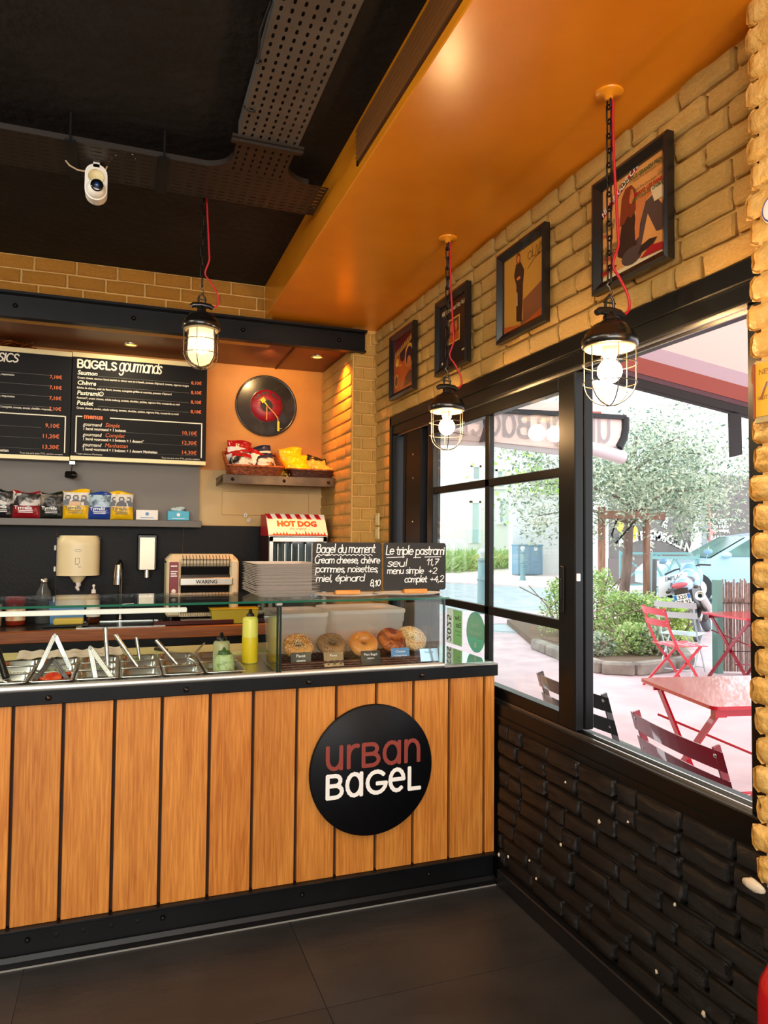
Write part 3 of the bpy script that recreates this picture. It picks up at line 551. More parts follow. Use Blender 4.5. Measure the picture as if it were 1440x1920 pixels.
# tongs and serving handles
def tongs(label, top, a, b, w=.017, mat='steel', group='tongs and spoons in the pans'):
    top, a, b = V(top), V(a), V(b); t = thing('tongs', label, 'tongs', a, group=group); mid = (top-a)
    for e in (a, b):
        d = (e-top).normalized(); up = V((0, 1, 0)); obj('arm', MB().bar(mid+d*.004, e-a, w, .0035, up, bev=.001).bar(mid+d*.01+V((0, -.002, 0)), (e-a)*.7+mid*.3+V((0, -.002, 0)), w*.45, .006, up, bev=.001), m[mat], t)
    obj('hinge', MB().cyl(mid+V((0, -w*.55, 0)), mid+V((0, w*.55, 0)), .006), m[mat], t); return t
tongs('tall steel tongs standing behind the tomato pan', (-.248, 3.14, 1.105), (-.30, 3.10, .975), (-.19, 3.13, .975))
tongs('low black and gold tongs lying in the tomato slices', (-.240, 2.955, 1.04), (-.295, 2.93, .97), (-.186, 2.94, .965), mat='dark_bolt')
tongs('steel tongs leaning in the front pan, right of the tomatoes', (-.112, 2.99, 1.072), (-.085, 2.95, .945), (-.022, 2.93, .95))
def handle(label, a, b, r=.0085, mat='steel', blade=None):
    a, b = V(a), V(b); t = thing('serving_spoon', label, 'spoon', b, group='tongs and spoons in the pans'); d = (b-a).normalized()
    obj('handle', MB().cyl(a-b, (0, 0, 0), r, r, 12).lathe([(0, .004), (r*.8, .003), (r, 0)], a-b, 12, u=d.orthogonal().normalized(), v=d.cross(d.orthogonal().normalized()), w=-d), m[mat], t)
    obj('bowl', MB().blob(d*.018, .018, .018, .010, 10, 6, 0), m['steel'], t); return t
handle('upright steel spoon handle standing in the green salad', (-.062, 3.16, 1.125), (-.050, 3.14, .975))
handle('long steel handle leaning left over the salad pan', (-.022, 3.13, 1.098), (.065, 3.11, .968))
handle('steel handle leaning left in the pan near the green bottle', (.138, 3.14, 1.068), (.222, 3.12, .968))
handle('short steel handle poking up in the rear pan', (.062, 3.31, 1.06), (.078, 3.30, .965), .007)
handle('thin steel handle leaning right by the empty front pans', (.345, 3.26, 1.03), (.295, 3.22, .985), .004)
handle('black handle of a spoon at the left picture edge', (-.435, 3.02, 1.075), (-.395, 2.97, .975), .013, 'black_plastic')
# bottles in the case
def bottle(name, label, loc, body, prof, capprof, bodymat, capmat, liquid=None, group=None):
    t = thing(name, label, 'bottle', loc, group=group); obj('body', MB().lathe(prof, n=20), bodymat, t)
    if capprof: obj('cap', MB().lathe(capprof, n=16), capmat, t)
    if liquid: obj('sauce', MB().lathe(liquid[0], n=20), liquid[1], t)
    return t
M('squeeze_clear', '#cfcf9a', .35, trans=.45); M('mustard', '#e0c21c', .4); M('squeeze_yellow', '#e6dc62', .35, sss=.1); M('pale_green', '#a9bd84', .4, col2='#7f9a5c', nscale=60, contrast=(.55, .62)); M('dark_green', '#3a5a26', .4); M('brown_cap', '#2c1c18', .4)
bottle('squeeze_bottle', 'tall yellow mustard squeeze bottle with brown cap', (.53, 3.16, .953), None, [(0, 0), (.032, 0), (.034, .006), (.034, .185), (.031, .196), (.016, .202)], [(.017, .198), (.017, .212), (.010, .214), (.006, .232), (0, .234)], m['squeeze_yellow'], m['brown_cap'], ([(.0345, .004), (.0352, .006), (.0352, .105), (.0345, .112)], m['mustard']), 'squeeze bottles in the glass case')
bottle('squeeze_bottle', 'pale green sauce jar with dark green lid, front right of the pans', (.392, 2.955, .930), None, [(0, 0), (.040, 0), (.042, .005), (.042, .075), (.038, .084), (.038, .094), (.026, .098)], [(.023, .097), (.023, .110), (.008, .112), (.005, .124), (0, .125)], m['pale_green'], m['dark_green'], None, 'squeeze bottles in the glass case')
bottle('squeeze_bottle', 'clear squeeze bottle with black cap behind the pale green jar', (.395, 3.06, .935), None, [(0, 0), (.033, 0), (.035, .005), (.035, .12), (.030, .13), (.016, .134)], [(.021, .130), (.021, .146), (.009, .150), (.006, .166), (0, .167)], m['squeeze_clear'], m['black_plastic'], None, 'squeeze bottles in the glass case')
# cutting board, knife, paper liner
M('board_cream', '#e3dc9c', .5, col2='#d6cd88', nscale=5); cbd = thing('cutting_board', 'long cream cutting board behind the food pans', 'cutting board', (.0, 3.52, .945))
for (a, b) in ((-1.0, -.11), (-.108, .08), (.082, .60)): obj('board_slab', MB().box(a, b, -.125, .13, 0, .022, bev=.003), m['board_cream'], cbd)
obj('bench', MB().box(-1.2, .60, -.13, .14, -.885, 0), m['steel_brushed'], cbd)
t = thing('knife', 'small knife lying on the cream cutting board', 'knife', (.20, 3.47, .968), math.radians(-55)); obj('blade', MB().prism([(0, -.009), (.08, -.010), (.1, .002), (.095, .010), (0, .010)], (0, 0, .001), (1, 0, 0), (0, 1, 0), (0, 0, .002)), m['steel'], t); obj('handle', MB().box(-.085, 0, -.010, .010, 0, .014, bev=.004), m['black_plastic'], t)
M('liner_paper', '#e6dcc6', .7, col2='#7d7364', nscale=9, nstretch=(1, 7, 1), contrast=(.60, .66)); t = thing('paper_liner', 'wavy printed paper sheet on the board behind the pans', 'paper', (-.21, 3.52, .970), math.radians(4))
obj('sheet', MB().grid(lambda s, q: V(((s-.5)*.43, (q-.5)*.24, .004*math.sin(s*38)+.003*math.sin(q*20+s*7)+.002)), 36, 8).grid(lambda s, q: V(((s-.5)*.43, (q-.5)*.24, .004*math.sin(s*38)+.003*math.sin(q*20+s*7)+.0035)), 36, 8), m['liner_paper'], t)
# ---- bagels, baskets, price cards
M('wicker_dark', '#3c2115', .45, col2='#5b3520', nscale=40)
def flat_basket(label, x0, x1, y0, y1):
    t = thing('wicker_tray', label, 'basket', ((x0+x1)/2, (y0+y1)/2, .954)); a = (x1-x0)/2; b = (y1-y0)/2
    obj('base', MB().box(-a, a, -b, b, 0, .006), m['wicker_dark'], t)
    for r in range(3):
        mb = MB(); per = []; n = 30
        for s in range(4):
            for k in range(n):
                f = k/n*2-1; p = [(f*a, -b), (a, f*b), (-f*a, b), (-a, -f*b)][s]; o = .003*math.sin((k+r)*PI*1.0); nrm = [(0, -1), (1, 0), (0, 1), (-1, 0)][s]; per.append((p[0]+nrm[0]*(.003 if (k+r) % 2 else -.001), p[1]+nrm[1]*(.003 if (k+r) % 2 else -.001), .009+r*.010+(.0025 if (k+r) % 2 else 0)))
        mb.tube(per, .0058, 6, True); obj('woven_strand', mb, m['wicker_dark'], t)
    return t
flat_basket('dark woven tray under the three left bagels', .60, .995, 2.895, 3.12); flat_basket('dark woven tray under the two right bagels', 1.005, 1.29, 2.91, 3.16)
M('crust', '#b9712c', .38, col2='#d79a4e', nscale=7, bump=.15, bscale=40); M('crust_plain', '#b86a25', .3, col2='#d9964c', nscale=5, bump=.08); M('crust_cheese', '#b7652c', .45, col2='#7a2d14', nscale=26, bump=.5, contrast=(.52, .6)); M('crust_sesame', '#c08a44', .5, bump=.2)
M('seed_dark', '#15110f', .5); M('seed_white', '#ead9ae', .5); M('crust_poppy', '#84603e', .5, col2='#bd8a54', nscale=5, bump=.3, contrast=(.45, .75)); M('tongue_cheese', '#8a4424', .5)
def bagel(label, loc, tilt, R, r, mat, seeds=(), rz=0, strips=False):
    t = thing('bagel', label, 'bagel', loc, rot=(tilt, 0, rz), group='bagels lined up in the glass case'); mb = MB(); nu, nv = 36, 16; sd = len(label)
    def fn(a, b):
        th = 2*PI*a; ph = 2*PI*b; k = 1+.07*noise.noise(V((math.cos(th)*1.5, math.sin(th)*1.5, sd)))
        return V(((R+r*math.cos(ph))*math.cos(th)*k, (R+r*math.cos(ph))*math.sin(th)*k, r*.82*math.sin(ph)*k))
    mb.grid(fn, nu, nv); obj('crust', mb, mat, t); rgs = random.Random(sd)
    for (nme, mt, n, ln, wd) in seeds:
        sb = MB()
        for _ in range(n):
            th = rgs.uniform(0, 2*PI); ph = rgs.uniform(-.5, PI*.98); p = fn(th/2/PI, ph/2/PI); nr = V((math.cos(ph)*math.cos(th), math.cos(ph)*math.sin(th), math.sin(ph))); u = nr.orthogonal().normalized(); u = Matrix.Rotation(rgs.uniform(0, 6.28), 3, nr) @ u; v = nr.cross(u)
            sb.add([p+nr*.0002+u*ln, p+nr*.0015+v*wd, p+nr*.0002-u*ln, p+nr*.0015-v*wd, p+nr*.0022], [(0, 1, 4), (1, 2, 4), (2, 3, 4), (3, 0, 4)])
        obj(nme, sb, mt, t, stuff=True)
    if strips:
        for k in range(26):
            th = rgs.uniform(0, 2*PI); ph0 = rgs.uniform(.2, 1.4); pts = [fn((th+q*.12)/2/PI, (ph0+q*.35)/2/PI)*1.012 for q in range(4)]; obj('cheese_strand', MB().tube(pts, .0016, 5), m['tongue_cheese'], t)
    return t
TL = math.radians(38)
bagel('seeded bagel with black and white seeds, leftmost in the case', (.722, 3.06, 1.030), TL, .038, .0285, m['crust'], (('poppy_seeds', m['seed_dark'], 560, .0019, .0014), ('sesame_seeds', m['seed_white'], 420, .0028, .0015)))
bagel('dark poppy seed bagel, second from the left', (.875, 3.07, 1.028), TL, .038, .0285, m['crust_poppy'], (('poppy_seeds', m['seed_dark'], 620, .0018, .0014),), .12)
bagel('smooth plain golden bagel in the middle of the row', (1.018, 3.055, 1.029), TL*1.15, .038, .029, m['crust_plain'], (), -.15)
bagel('bagel with browned cheese strands, fourth from the left', (1.165, 3.08, 1.036), TL*1.1, .039, .030, m['crust_cheese'], (), .1, True)
bagel('sesame covered bagel, rightmost in the case', (1.305, 3.13, 1.040), TL, .041, .030, m['crust_sesame'], (('sesame_seeds', m['seed_white'], 1300, .0028, .0016),), .18)
bpy.data.objects['bagel.004'].location = (1.268, 3.10, 1.038)
def card(label, px, py, h, mat, ink, lines, tilt=.25, rz=0, w=.086):
    p = atZ(px, py, .968); t = thing('price_card', label, 'price card', p, rot=(-tilt, 0, rz), group='price cards in front of the bagels')
    obj('holder', MB().box(-w/2, w/2, 0, .0022, 0, h, bev=.0008).box(-w/2, w/2, 0, .03, -.001, .001), mat, t)
    if lines:
        mb = MB(); z = h-.020
        for (s, sz) in lines: text_into(mb, s, sz, (0, -.0008, z), (1, 0, 0), (0, 0, 1), align='CENTER'); z -= sz*1.05
        obj('lettering', mb, ink, t)
M('card_silver', '#9aa09e', .12, .85); M('card_dark', '#4b5052', .15, .6); M('card_blue', '#4f7fb0', .3); M('card_pale', '#a9c3d2', .15, .6)
card('silver price card before the leftmost seeded bagel', 565, 1252, .062, m['card_dark'], m['white_paint'], [('Pavot', .017), ('sésame', .013)])
card('bright silver price card before the poppy seed bagel', 627, 1249, .060, m['card_silver'], m['white_paint'], [('Pavot', .014)], .35)
card('dark price card before the plain bagel', 696, 1246, .058, m['card_dark'], m['white_paint'], [('Plain Bagel', .014), ('nature', .012)])
card('blue price card before the cheese bagel', 752, 1240, .058, m['card_blue'], m['white_paint'], [('Cheese', .015), ('fromage fondu', .010)])
card('pale blue price card before the sesame bagel', 806, 1239, .054, m['card_pale'], m['card_blue'], [('Sésame', .014)], .3)
# translucent plastic tubs with lids behind the bagels
Mglass('tub_plastic', (.95, .95, .93), .6, .25, .5, (.93, .92, .90)); Mglass('lid_plastic', (.92, .92, .9), .8, .2, .6, (.9, .9, .88))
def tub(label, x0, x1, y0, y1, h, lid_h=.012):
    t = thing('plastic_tub', label, 'plastic tub', ((x0+x1)/2, (y0+y1)/2, .955)); a = (x1-x0)/2; b = (y1-y0)/2; mb = MB()
    def rr(a, b, r, z): return [V((sx*(a-r)+r*math.cos(t0+k*PI/8), sy*(b-r)+r*math.sin(t0+k*PI/8), z)) for (sx, sy, t0) in ((1, 1, 0), (-1, 1, PI/2), (-1, -1, PI), (1, -1, 1.5*PI)) for k in range(5)]
    L = [rr(a*.86, b*.86, .03, 0), rr(a*.9, b*.9, .03, .012), rr(a*.955, b*.955, .03, h*.72), rr(a*.975, b*.975, .03, h*.73), rr(a*.985, b*.985, .03, h)]; n = len(L[0]); vs = [p for l in L for p in l]
    mb.add(vs, [(k*n+i, k*n+(i+1) % n, (k+1)*n+(i+1) % n, (k+1)*n+i) for k in range(len(L)-1) for i in range(n)]+[list(range(n))[::-1]], 0, True); obj('body', mb, m['tub_plastic'], t)
    mb = MB(); L = [rr(a, b, .03, h-.014), rr(a, b, .03, h), rr(a*.985, b*.985, .03, h+.004), rr(a*.93, b*.93, .03, h+.003), rr(a*.92, b*.92, .03, h-.002)]; vs = [p for l in L for p in l]
    mb.add(vs, [(k*n+i, k*n+(i+1) % n, (k+1)*n+(i+1) % n, (k+1)*n+i) for k in range(len(L)-1) for i in range(n)]+[list(range((len(L)-1)*n, len(L)*n))], 0, True); obj('lid', mb, m['lid_plastic'], t)
    for i, (dx, dy) in enumerate(((-.3, -.3), (.3, -.2), (0, .3), (-.25, .25), (.3, .3))): obj('bread_roll', MB().blob((dx*a*1.6, dy*b*1.6, .05), .05, .05, .035, 12, 7, .1, i), m['crust_plain'], t)
    return t
tub('frosted plastic tub with lid behind the left bagels', .645, .895, 3.175, 3.50, .200); tub('larger frosted plastic tub with lid behind the right bagels', .91, 1.285, 3.20, 3.52, .205)
# ================================================================== KITCHEN ALCOVE
wt = thing('worktop', 'dark worktop with thick wooden front edge along the kitchen wall', 'worktop', (0, 4.95, .935))
obj('wood_edge', MB().box(-2.0, 1.40, -.255, -.215, -.072, 0, bev=.004), m['worktop_wood'], wt); obj('dark_top', MB().box(-2.0, 1.40, -.215, .286, -.04, -.001), M('worktop_dark', '#1d1614', .3), wt)
mb = MB(); mb.box(-2.0, .2, -.20, .28, -.90, -.072); mb.box(.204, 1.40, -.20, .28, -.90, -.072); obj('base_unit', mb, m['black_satin'], wt)
sk = thing('sink', 'steel sink let into the worktop below the tap', 'sink', (.0, 4.94, .936)); mb = MB()
mb.box(-.26, .26, -.20, -.17, 0, .004); mb.box(-.26, .26, .15, .18, 0, .004); mb.box(-.26, -.23, -.17, .15, 0, .004); mb.box(.23, .26, -.17, .15, 0, .004); mb.box(-.23, .23, .15, .155, -.03, 0); mb.box(-.23, .23, -.175, -.17, -.03, 0); obj('rim', mb, m['steel'], sk)
obj('basin', MB().box(-.23, .23, -.17, .15, -.035, -.03), m['steel_brushed'], sk)
mb = MB(); [mb.box(-.05+.022*k, -.04+.022*k, .1485, .1505, -.022, -.004) for k in range(5)]; obj('overflow_slots', mb, m['dark_void'], sk)
fc = thing('tap', 'tall chrome tap with pull out spray head over the sink', 'tap', (-.01, 5.17, .940)); q = [(0, 0, 0), (0, 0, .25), (0, -.01, .33), (0, -.05, .385), (-.008, -.10, .395), (-.018, -.14, .36)]
obj('spout', MB().tube(q, .012, 10).cyl((0, 0, 0), (0, 0, .05), .022), m['chrome'], fc); obj('spray_head', MB().cyl((-.018, -.14, .37), (-.026, -.155, .24), .019, .024, 14), m['chrome'], fc); obj('lever', MB().cyl((.01, 0, .10), (.085, -.01, .105), .008), m['chrome'], fc)
# dispensers
td = thing('paper_towel_dispenser', 'cream paper towel dispenser on the black wall', 'dispenser', (-.277, YB-.016, 1.365)); mb = MB()
poly = [(-.132, -.115), (-.132, .09), (-.115, .132), (.115, .132), (.132, .115), (.132, -.115)]
def towel(s, t):
    a = PI*s; x = -.132*math.cos(a); z = -.125+.262*t; d = .19*max(0, math.sin(a))**.35; rr = max(0, (t-.9)/.1); x *= 1-.10*rr**2; return V((x, -d*(1-.12*rr**2), z))
mb.grid(towel, 20, 8); top = [towel(s/20, 1) for s in range(21)]; bot = [towel(s/20, 0) for s in range(21)]; mb.add(top+bot, [list(range(21)), list(range(21, 42))[::-1]]); obj('cover', mb, m['cream_plastic'], td)
obj('back_plate', MB().box(-.142, .135, -.035, 0, -.12, .13, bev=.004), m['black_plastic'], td)
for z in (-.085, .055): obj('hinge', MB().box(-.150, -.138, -.06, -.03, z-.017, z+.017, bev=.003), m['white_plastic'], td)
obj('outlet', MB().lathe([(.055, -.125), (.05, -.135), (.028, -.165), (.026, -.170)], (0, -.1, 0), 16), m['cream_plastic'], td)
obj('paper_tail', MB().tube([(0, -.1, -.165), (.006, -.105, -.19), (-.004, -.10, -.205), (.008, -.11, -.225)], [.02, .016, .014, .008], 6), m['white_plastic'], td)
mb = MB(); mb.ribbon([(-.012, -.03), (-.012, .01), (.012, .01), (.012, -.02), (.0, -.03), (-.012, -.03)], .002, (0, -.1912, -.02), (1, 0, 0), (0, 0, 1)); mb.ribbon([(0, -.025), (.012, -.05), (.022, -.045)], .002, (0, -.1912, -.02), (1, 0, 0), (0, 0, 1)); mb.ribbon(arc(.002, .06, .02, .007, 0, 360), .0015, (0, -.1912, -.02), (1, 0, 0), (0, 0, 1)); obj('symbol', mb, m['black_plastic'], td)
sd = thing('soap_dispenser', 'steel soap dispenser with black frame on the black wall', 'dispenser', (.155, YB-.016, 1.385))
obj('housing', MB().box(-.066, .066, -.085, 0, -.115, .130, bev=.008), m['black_plastic'], sd); obj('front_plate', MB().box(-.052, .052, -.096, -.08, -.115, .112, bev=.004), M('steel_warm', '#bdb6a2', .42, .9), sd); obj('nozzle', MB().cyl((0, -.07, -.115), (0, -.07, -.165), .02, .022, 14), m['steel'], sd)
# things standing on the worktop
M('jar_red', '#b3161e', .35); M('label_cream', '#e6dcc0', .6); M('tub_blue', '#4e86b8', .4); M('sponge', '#d9bf56', .9); M('amber_soap', '#5a2a12', .2, trans=.3); M('plastic_mustard', '#b9a312', .45)
t = thing('jar', 'red lidded jar with orange label left of the glass bottle', 'jar', (-.628, 5.05, .936)); obj('body', MB().lathe([(0, 0), (.05, 0), (.056, .006), (.056, .13), (.05, .14)], n=22), M('jar_amber', '#8a2a16', .25), t); obj('lid', MB().lathe([(.056, .138), (.058, .14), (.058, .172), (.054, .176), (0, .176)], n=22), m['jar_red'], t)
obj('label_band', MB().lathe([(.0565, .03), (.0568, .031), (.0568, .10), (.0565, .101)], n=22), M('label_orange', '#d8702a', .6, col2='#e8dcb8', nscale=22), t)
t = thing('jar', 'pale jar with white lid at the left picture edge', 'jar', (-.745, 5.0, .936)); obj('body', MB().lathe([(0, 0), (.04, 0), (.045, .006), (.045, .10), (.04, .108)], n=20), M('jar_pale', '#b7a08a', .3), t); obj('lid', MB().lathe([(.045, .106), (.047, .108), (.047, .135), (0, .137)], n=20), m['white_plastic'], t)
t = thing('glass_bottle', 'clear ribbed glass bottle with stopper on the dark worktop', 'bottle', (-.475, 5.10, .936)); prof = [(0, .004), (.044, 0), (.048, .008), (.047, .05), (.049, .055), (.047, .10), (.049, .13), (.050, .16), (.042, .205), (.024, .235), (.021, .26)]
obj('body', MB().lathe(prof, n=20), M('bottle_glass', '#8f9494', .08, trans=.75), t); obj('stopper', MB().lathe([(.022, .258), (.026, .262), (.024, .28), (.012, .292), (0, .295)], n=16), m['steel'], t)
obj('ribs', MB().torus((0, 0, .158), (1, 0, 0), (0, 1, 0), .0505, .003, 20, 6).torus((0, 0, .05), (1, 0, 0), (0, 1, 0), .049, .003, 20, 6), MATS['bottle_glass'], t)
t = thing('storage_tub', 'black and blue storage tub behind the sponge', 'tub', (-.32, 5.13, .936)); obj('blue_face', MB().prism([(-.11, 0), (.085, 0), (.095, .15), (-.12, .15)], (0, -.07, 0), (1, 0, 0), (0, 0, 1), (0, .14, 0)), m['tub_blue'], t); obj('rim', MB().box(-.130, .103, -.076, .076, .148, .162, bev=.004), m['black_plastic'], t)
t = thing('sponge_tray', 'black tray lying before the blue tub', 'tray', (-.315, 4.90, .936)); obj('base', MB().box(-.14, .12, -.06, .06, 0, .012, bev=.004), m['black_plastic'], t)
t = thing('sponge', 'yellow sponge on the black tray', 'sponge', (-.31, 4.90, .949)); obj('foam', MB().box(-.085, .085, -.045, .045, 0, .035, bev=.006), m['sponge'], t)
t = thing('soap_bottle', 'clear pump bottle of hand soap with white label left of the tap', 'bottle', (-.175, 5.05, .936)); obj('body', MB().lathe([(0, 0), (.036, 0), (.041, .006), (.041, .15), (.034, .175), (.014, .192)], n=20), m['amber_soap'], t); obj('label_band', MB().lathe([(.0415, .04), (.042, .041), (.042, .15), (.0415, .151)], n=20), m['white_plastic'], t)
obj('pump', MB().cyl((0, 0, .19), (0, 0, .215), .015, .013).cyl((0, 0, .215), (0, 0, .24), .006).cyl((.0, .01, .242), (0, -.035, .242), .008), m['white_plastic'], t)
mb = MB(); text_into(mb, 'savon', .018, (-.024, -.0425, .11), (1, 0, 0), (0, 0, 1)); [mb.box(-.02+.005*k, -.018+.005*k, -.0427, -.042, .055, .08) for k in range(8)]; obj('lettering', mb, m['black_plastic'], t)
t = thing('serving_tray', 'dark red tray under the toaster on the worktop', 'tray', (.44, 4.84, .936)); obj('base', MB().box(-.25, .25, -.08, .08, 0, .010, bev=.004).box(-.25, .25, -.085, -.078, 0, .028, bev=.003).box(-.25, -.243, -.085, .08, 0, .028, bev=.003), M('tray_red', '#4a1710', .25), t)
t = thing('mustard_box', 'long yellow plastic tub beside the red tray', 'tub', (.70, 4.84, .936)); obj('body', MB().prism([(-.14, 0), (.14, 0), (.155, .09), (-.155, .09)], (0, -.07, 0), (1, 0, 0), (0, 0, 1), (0, .13, 0)), m['plastic_mustard'], t); obj('rim', MB().box(-.16, .16, -.075, .065, .088, .096, bev=.003), m['plastic_mustard'], t)
# conveyor toaster
M('toaster_cream', '#d8cba6', .38, col2='#b98b4a', nscale=6, contrast=(.55, .85)); M('toaster_dark', '#070504', .6, spec=.1); M('panel_red', '#7a0f1c', .4)
ts = thing('conveyor_toaster', 'cream and black conveyor toaster on the worktop', 'toaster', (.50, 5.0, .95)); mb = MB(); w2, hh = .232, .435
def rrect(a, b, z0, z1, r, n=5): return [(sx*(a-r)+r*math.cos(t0+k*PI/2/n), (z1-r if sz > 0 else z0+.01)+(r*math.sin(t0+k*PI/2/n) if sz > 0 else 0)) for (sx, sz, t0) in ((1, 1, 0), (-1, 1, PI/2)) for k in range(n+1)]+[(-a, z0), (a, z0)]
out = rrect(w2, 0, .03, hh, .04)
mb.box(-w2, -.142, -.15, .13, .03, .40, bev=.012); mb.box(.175, w2, -.15, .13, .03, .40, bev=.012); mb.box(-w2, w2, -.12, .13, .34, hh, bev=.035); mb.box(-.15, .18, .10, .13, .03, .35); mb.box(-.15, .18, -.15, .1, .03, .05); obj('housing', mb, m['toaster_cream'], ts)
obj('oven_mouth', MB().box(-.142, .175, -.10, .10, .05, .35), m['toaster_dark'], ts)
obj('front_bar', MB().box(-.15, .19, -.175, -.13, .232, .282, bev=.005), m['steel_brushed'], ts, label='steel bar with embossed maker name'); mb = MB(); text_into(mb, 'WARING', .034, (.02, -.1762, .245), (1, 0, 0), (0, 0, 1), align='CENTER', bold=.001); obj('lettering', mb, m['dark_bolt'], ts)
obj('bread_rest', MB().box(-.14, .175, -.14, -.10, .282, .30), m['dark_bolt'], ts)
mb = MB()
for k in range(15): x = -.13+.3*k/14; mb.tube([(x, -.152, .352), (x, -.152, .405), (x, -.11, .428)], .0022, 5)
for z in (.355, .40): mb.cyl((-.14, -.152, z), (.175, -.152, z), .0025)
obj('wire_guard', mb, m['dark_bolt'], ts); mb = MB()
for k in range(22): x = -.14+.315*k/21; mb.tube([(x, -.20, .035), (x, -.15, .05)], .0018, 4)
mb.cyl((-.14, -.2, .035), (.175, -.2, .035), .003); obj('lower_guard', mb, m['steel'], ts)
obj('crumb_tray', MB().box(-.14, .18, -.20, -.12, -.002, .016, bev=.003), m['steel_brushed'], ts)
obj('control_panel', MB().box(-.215, -.158, -.156, -.148, .17, .385, bev=.003), m['panel_red'], ts); obj('lower_panel', MB().box(-.215, -.158, -.156, -.148, .06, .17, bev=.003), m['black_plastic'], ts)
for z in (.195, .135, .085): obj('knob', MB().lathe([(.015, 0), (.015, .012), (.009, .018), (0, .018)], (-.187, -.156, z), 14, w=(0, -1, 0), v=(0, 0, 1)), m['steel'] if z < .19 else m['white_plastic'], ts)
mb = MB(); [mb.box(-.207, -.207+w, -.1572, -.156, z, z+.008) for z, w in ((.355, .04), (.32, .042), (.305, .035), (.29, .04))]; obj('print', mb, m['white_plastic'], ts)
for sx in (-.2, .2):
    for y in (-.12, .1): obj('foot', MB().cyl((sx, y, -.014), (sx, y, .035), .016), m['black_plastic'], ts)
# hot dog cabinet
hd = thing('hot_dog_cabinet', 'steel hot dog cabinet with striped red and white top sign', 'food warmer', (1.13, 4.98, .936))
hx = .203; mb = MB(); mb.box(-hx, -hx+.03, -.16, -.13, 0, .575, bev=.003); mb.box(hx-.03, hx, -.16, -.13, 0, .575, bev=.003); mb.box(-hx, hx, -.16, -.13, .535, .575, bev=.003); mb.box(-hx, hx, -.16, -.13, 0, .08); mb.box(-hx, hx, .14, .16, 0, .70); mb.box(-hx, hx, -.16, .16, .565, .578); mb.box(-hx, hx, -.16, .16, -.0, .02); obj('frame', mb, m['steel'], hd)
for sx in (-1, 1): obj('side_panel', MB().box(sx*hx-.003, sx*hx+.003, -.155, .16, 0, .575), M('cabinet_side', '#2a0d0c', .35), hd)
obj('door_glass', MB().box(-hx+.03, hx-.03, -.15, -.145, .08, .535), m['case_glass'], hd); obj('back_lining', MB().box(-hx+.01, hx-.01, .12, .138, .02, .56), M('lining_grey', '#596062', .35, .6), hd)
for k in range(4): obj('roller', MB().cyl((-.17, -.06+.05*k, .30), (.17, -.06+.05*k, .30), .018), m['steel'], hd)
for k in range(7): obj('spike', MB().cyl((-.15+.05*k, .05, .33), (-.15+.05*k, .05, .52), .009), m['steel'], hd)
P0 = V((-hx-.004, -.165, .578)); uu = V((1, 0, 0)); vv = V((-.0, .11, .150)); Hs = vv.length; vn = vv.normalized(); nn = uu.cross(vn); sp = MB(); WH = 2*hx+.008
sp.prism([(0, 0), (WH, 0), (WH, Hs), (0, Hs)], P0, uu, vn, -nn*.012); obj('sign_face', sp, M('sign_white', '#efece4', .4), hd)
mb = MB(); mb.prism([(0, 0), (.31, 0), (.31, .15), (.11, .15)], (-hx-.003, -.16, .577), (0, 1, 0), (0, 0, 1), (.005, 0, 0)); mb.prism([(0, 0), (.31, 0), (.31, .15), (.11, .15)], (hx-.002, -.16, .577), (0, 1, 0), (0, 0, 1), (.005, 0, 0)); obj('sign_side', mb, M('sign_red', '#b5121f', .4), hd)
mb = MB(); ns = 6; e = nn*.0015
for k in range(ns): x = WH*(k+.12)/ns; mb.face([(x, Hs*.76), (x+WH/ns*.5, Hs*.76), (x+WH/ns*.5-.018, Hs), (x-.018, Hs)], P0+e, uu, vn)
fl_ = [(0.02, 0)]; rgx = random.Random(3)
for k in range(17):
    x = .03+(WH-.06)*k/16; hgt = rgx.uniform(.02, .048); fl_ += [(x, .010), (x+.005, hgt*.7), (x+.002, hgt), (x+.012, hgt*.6), (x+.016, .010)]
mb.face(fl_+[(WH-.02, 0)], P0+e, uu, vn); mb.face([(0, 0), (WH, 0), (WH, .006), (0, .006)], P0+e, uu, vn)
text_into(mb, 'HOT DOG', .062, P0+e+uu*(WH/2)+vn*.080, uu, vn, align='CENTER', bold=.0042, sx=.95); obj('red_print', mb, m['sign_red'], hd, label='red stripes, lettering and flames')
mb = MB(); text_into(mb, 'the original', .026, P0+e+uu*(WH/2)+vn*.052, uu, vn, align='CENTER', shear=.3); obj('black_print', mb, m['black_plastic'], hd)
# ---- grey shelf with crisp bags
sh = thing('wall_shelf', 'long grey shelf on the kitchen wall under the menu boards', 'shelf', (-.7, 5.13, 1.60)); obj('board', MB().box(-1.3, 1.205, -.05, .068, -.035, .010, bev=.002), M('shelf_grey', '#5f5a53', .45), sh)
M('art_grey', '#c9c6c0', .35, col2='#221f1e', nscale=16, contrast=(.45, .52), nstretch=(1, 1, 1)); M('art_blue', '#a9c4d4', .35, col2='#3a4f66', nscale=18, contrast=(.5, .6)); M('art_dark', '#1d1c1a', .35, col2='#8f8578', nscale=13, contrast=(.5, .62))
for nme, c in (('bag_red', '#a5121c'), ('bag_dark_red', '#8a0f1c'), ('bag_black', '#17171b'), ('bag_green', '#141c17'), ('bag_yellow', '#e7b80c'), ('bag_blue', '#1f3f94'), ('bag_olive', '#b8a14e'), ('bag_navy', '#1c2848'), ('bag_white', '#dcd8d0')): M(nme, c, .28, coat=.2)
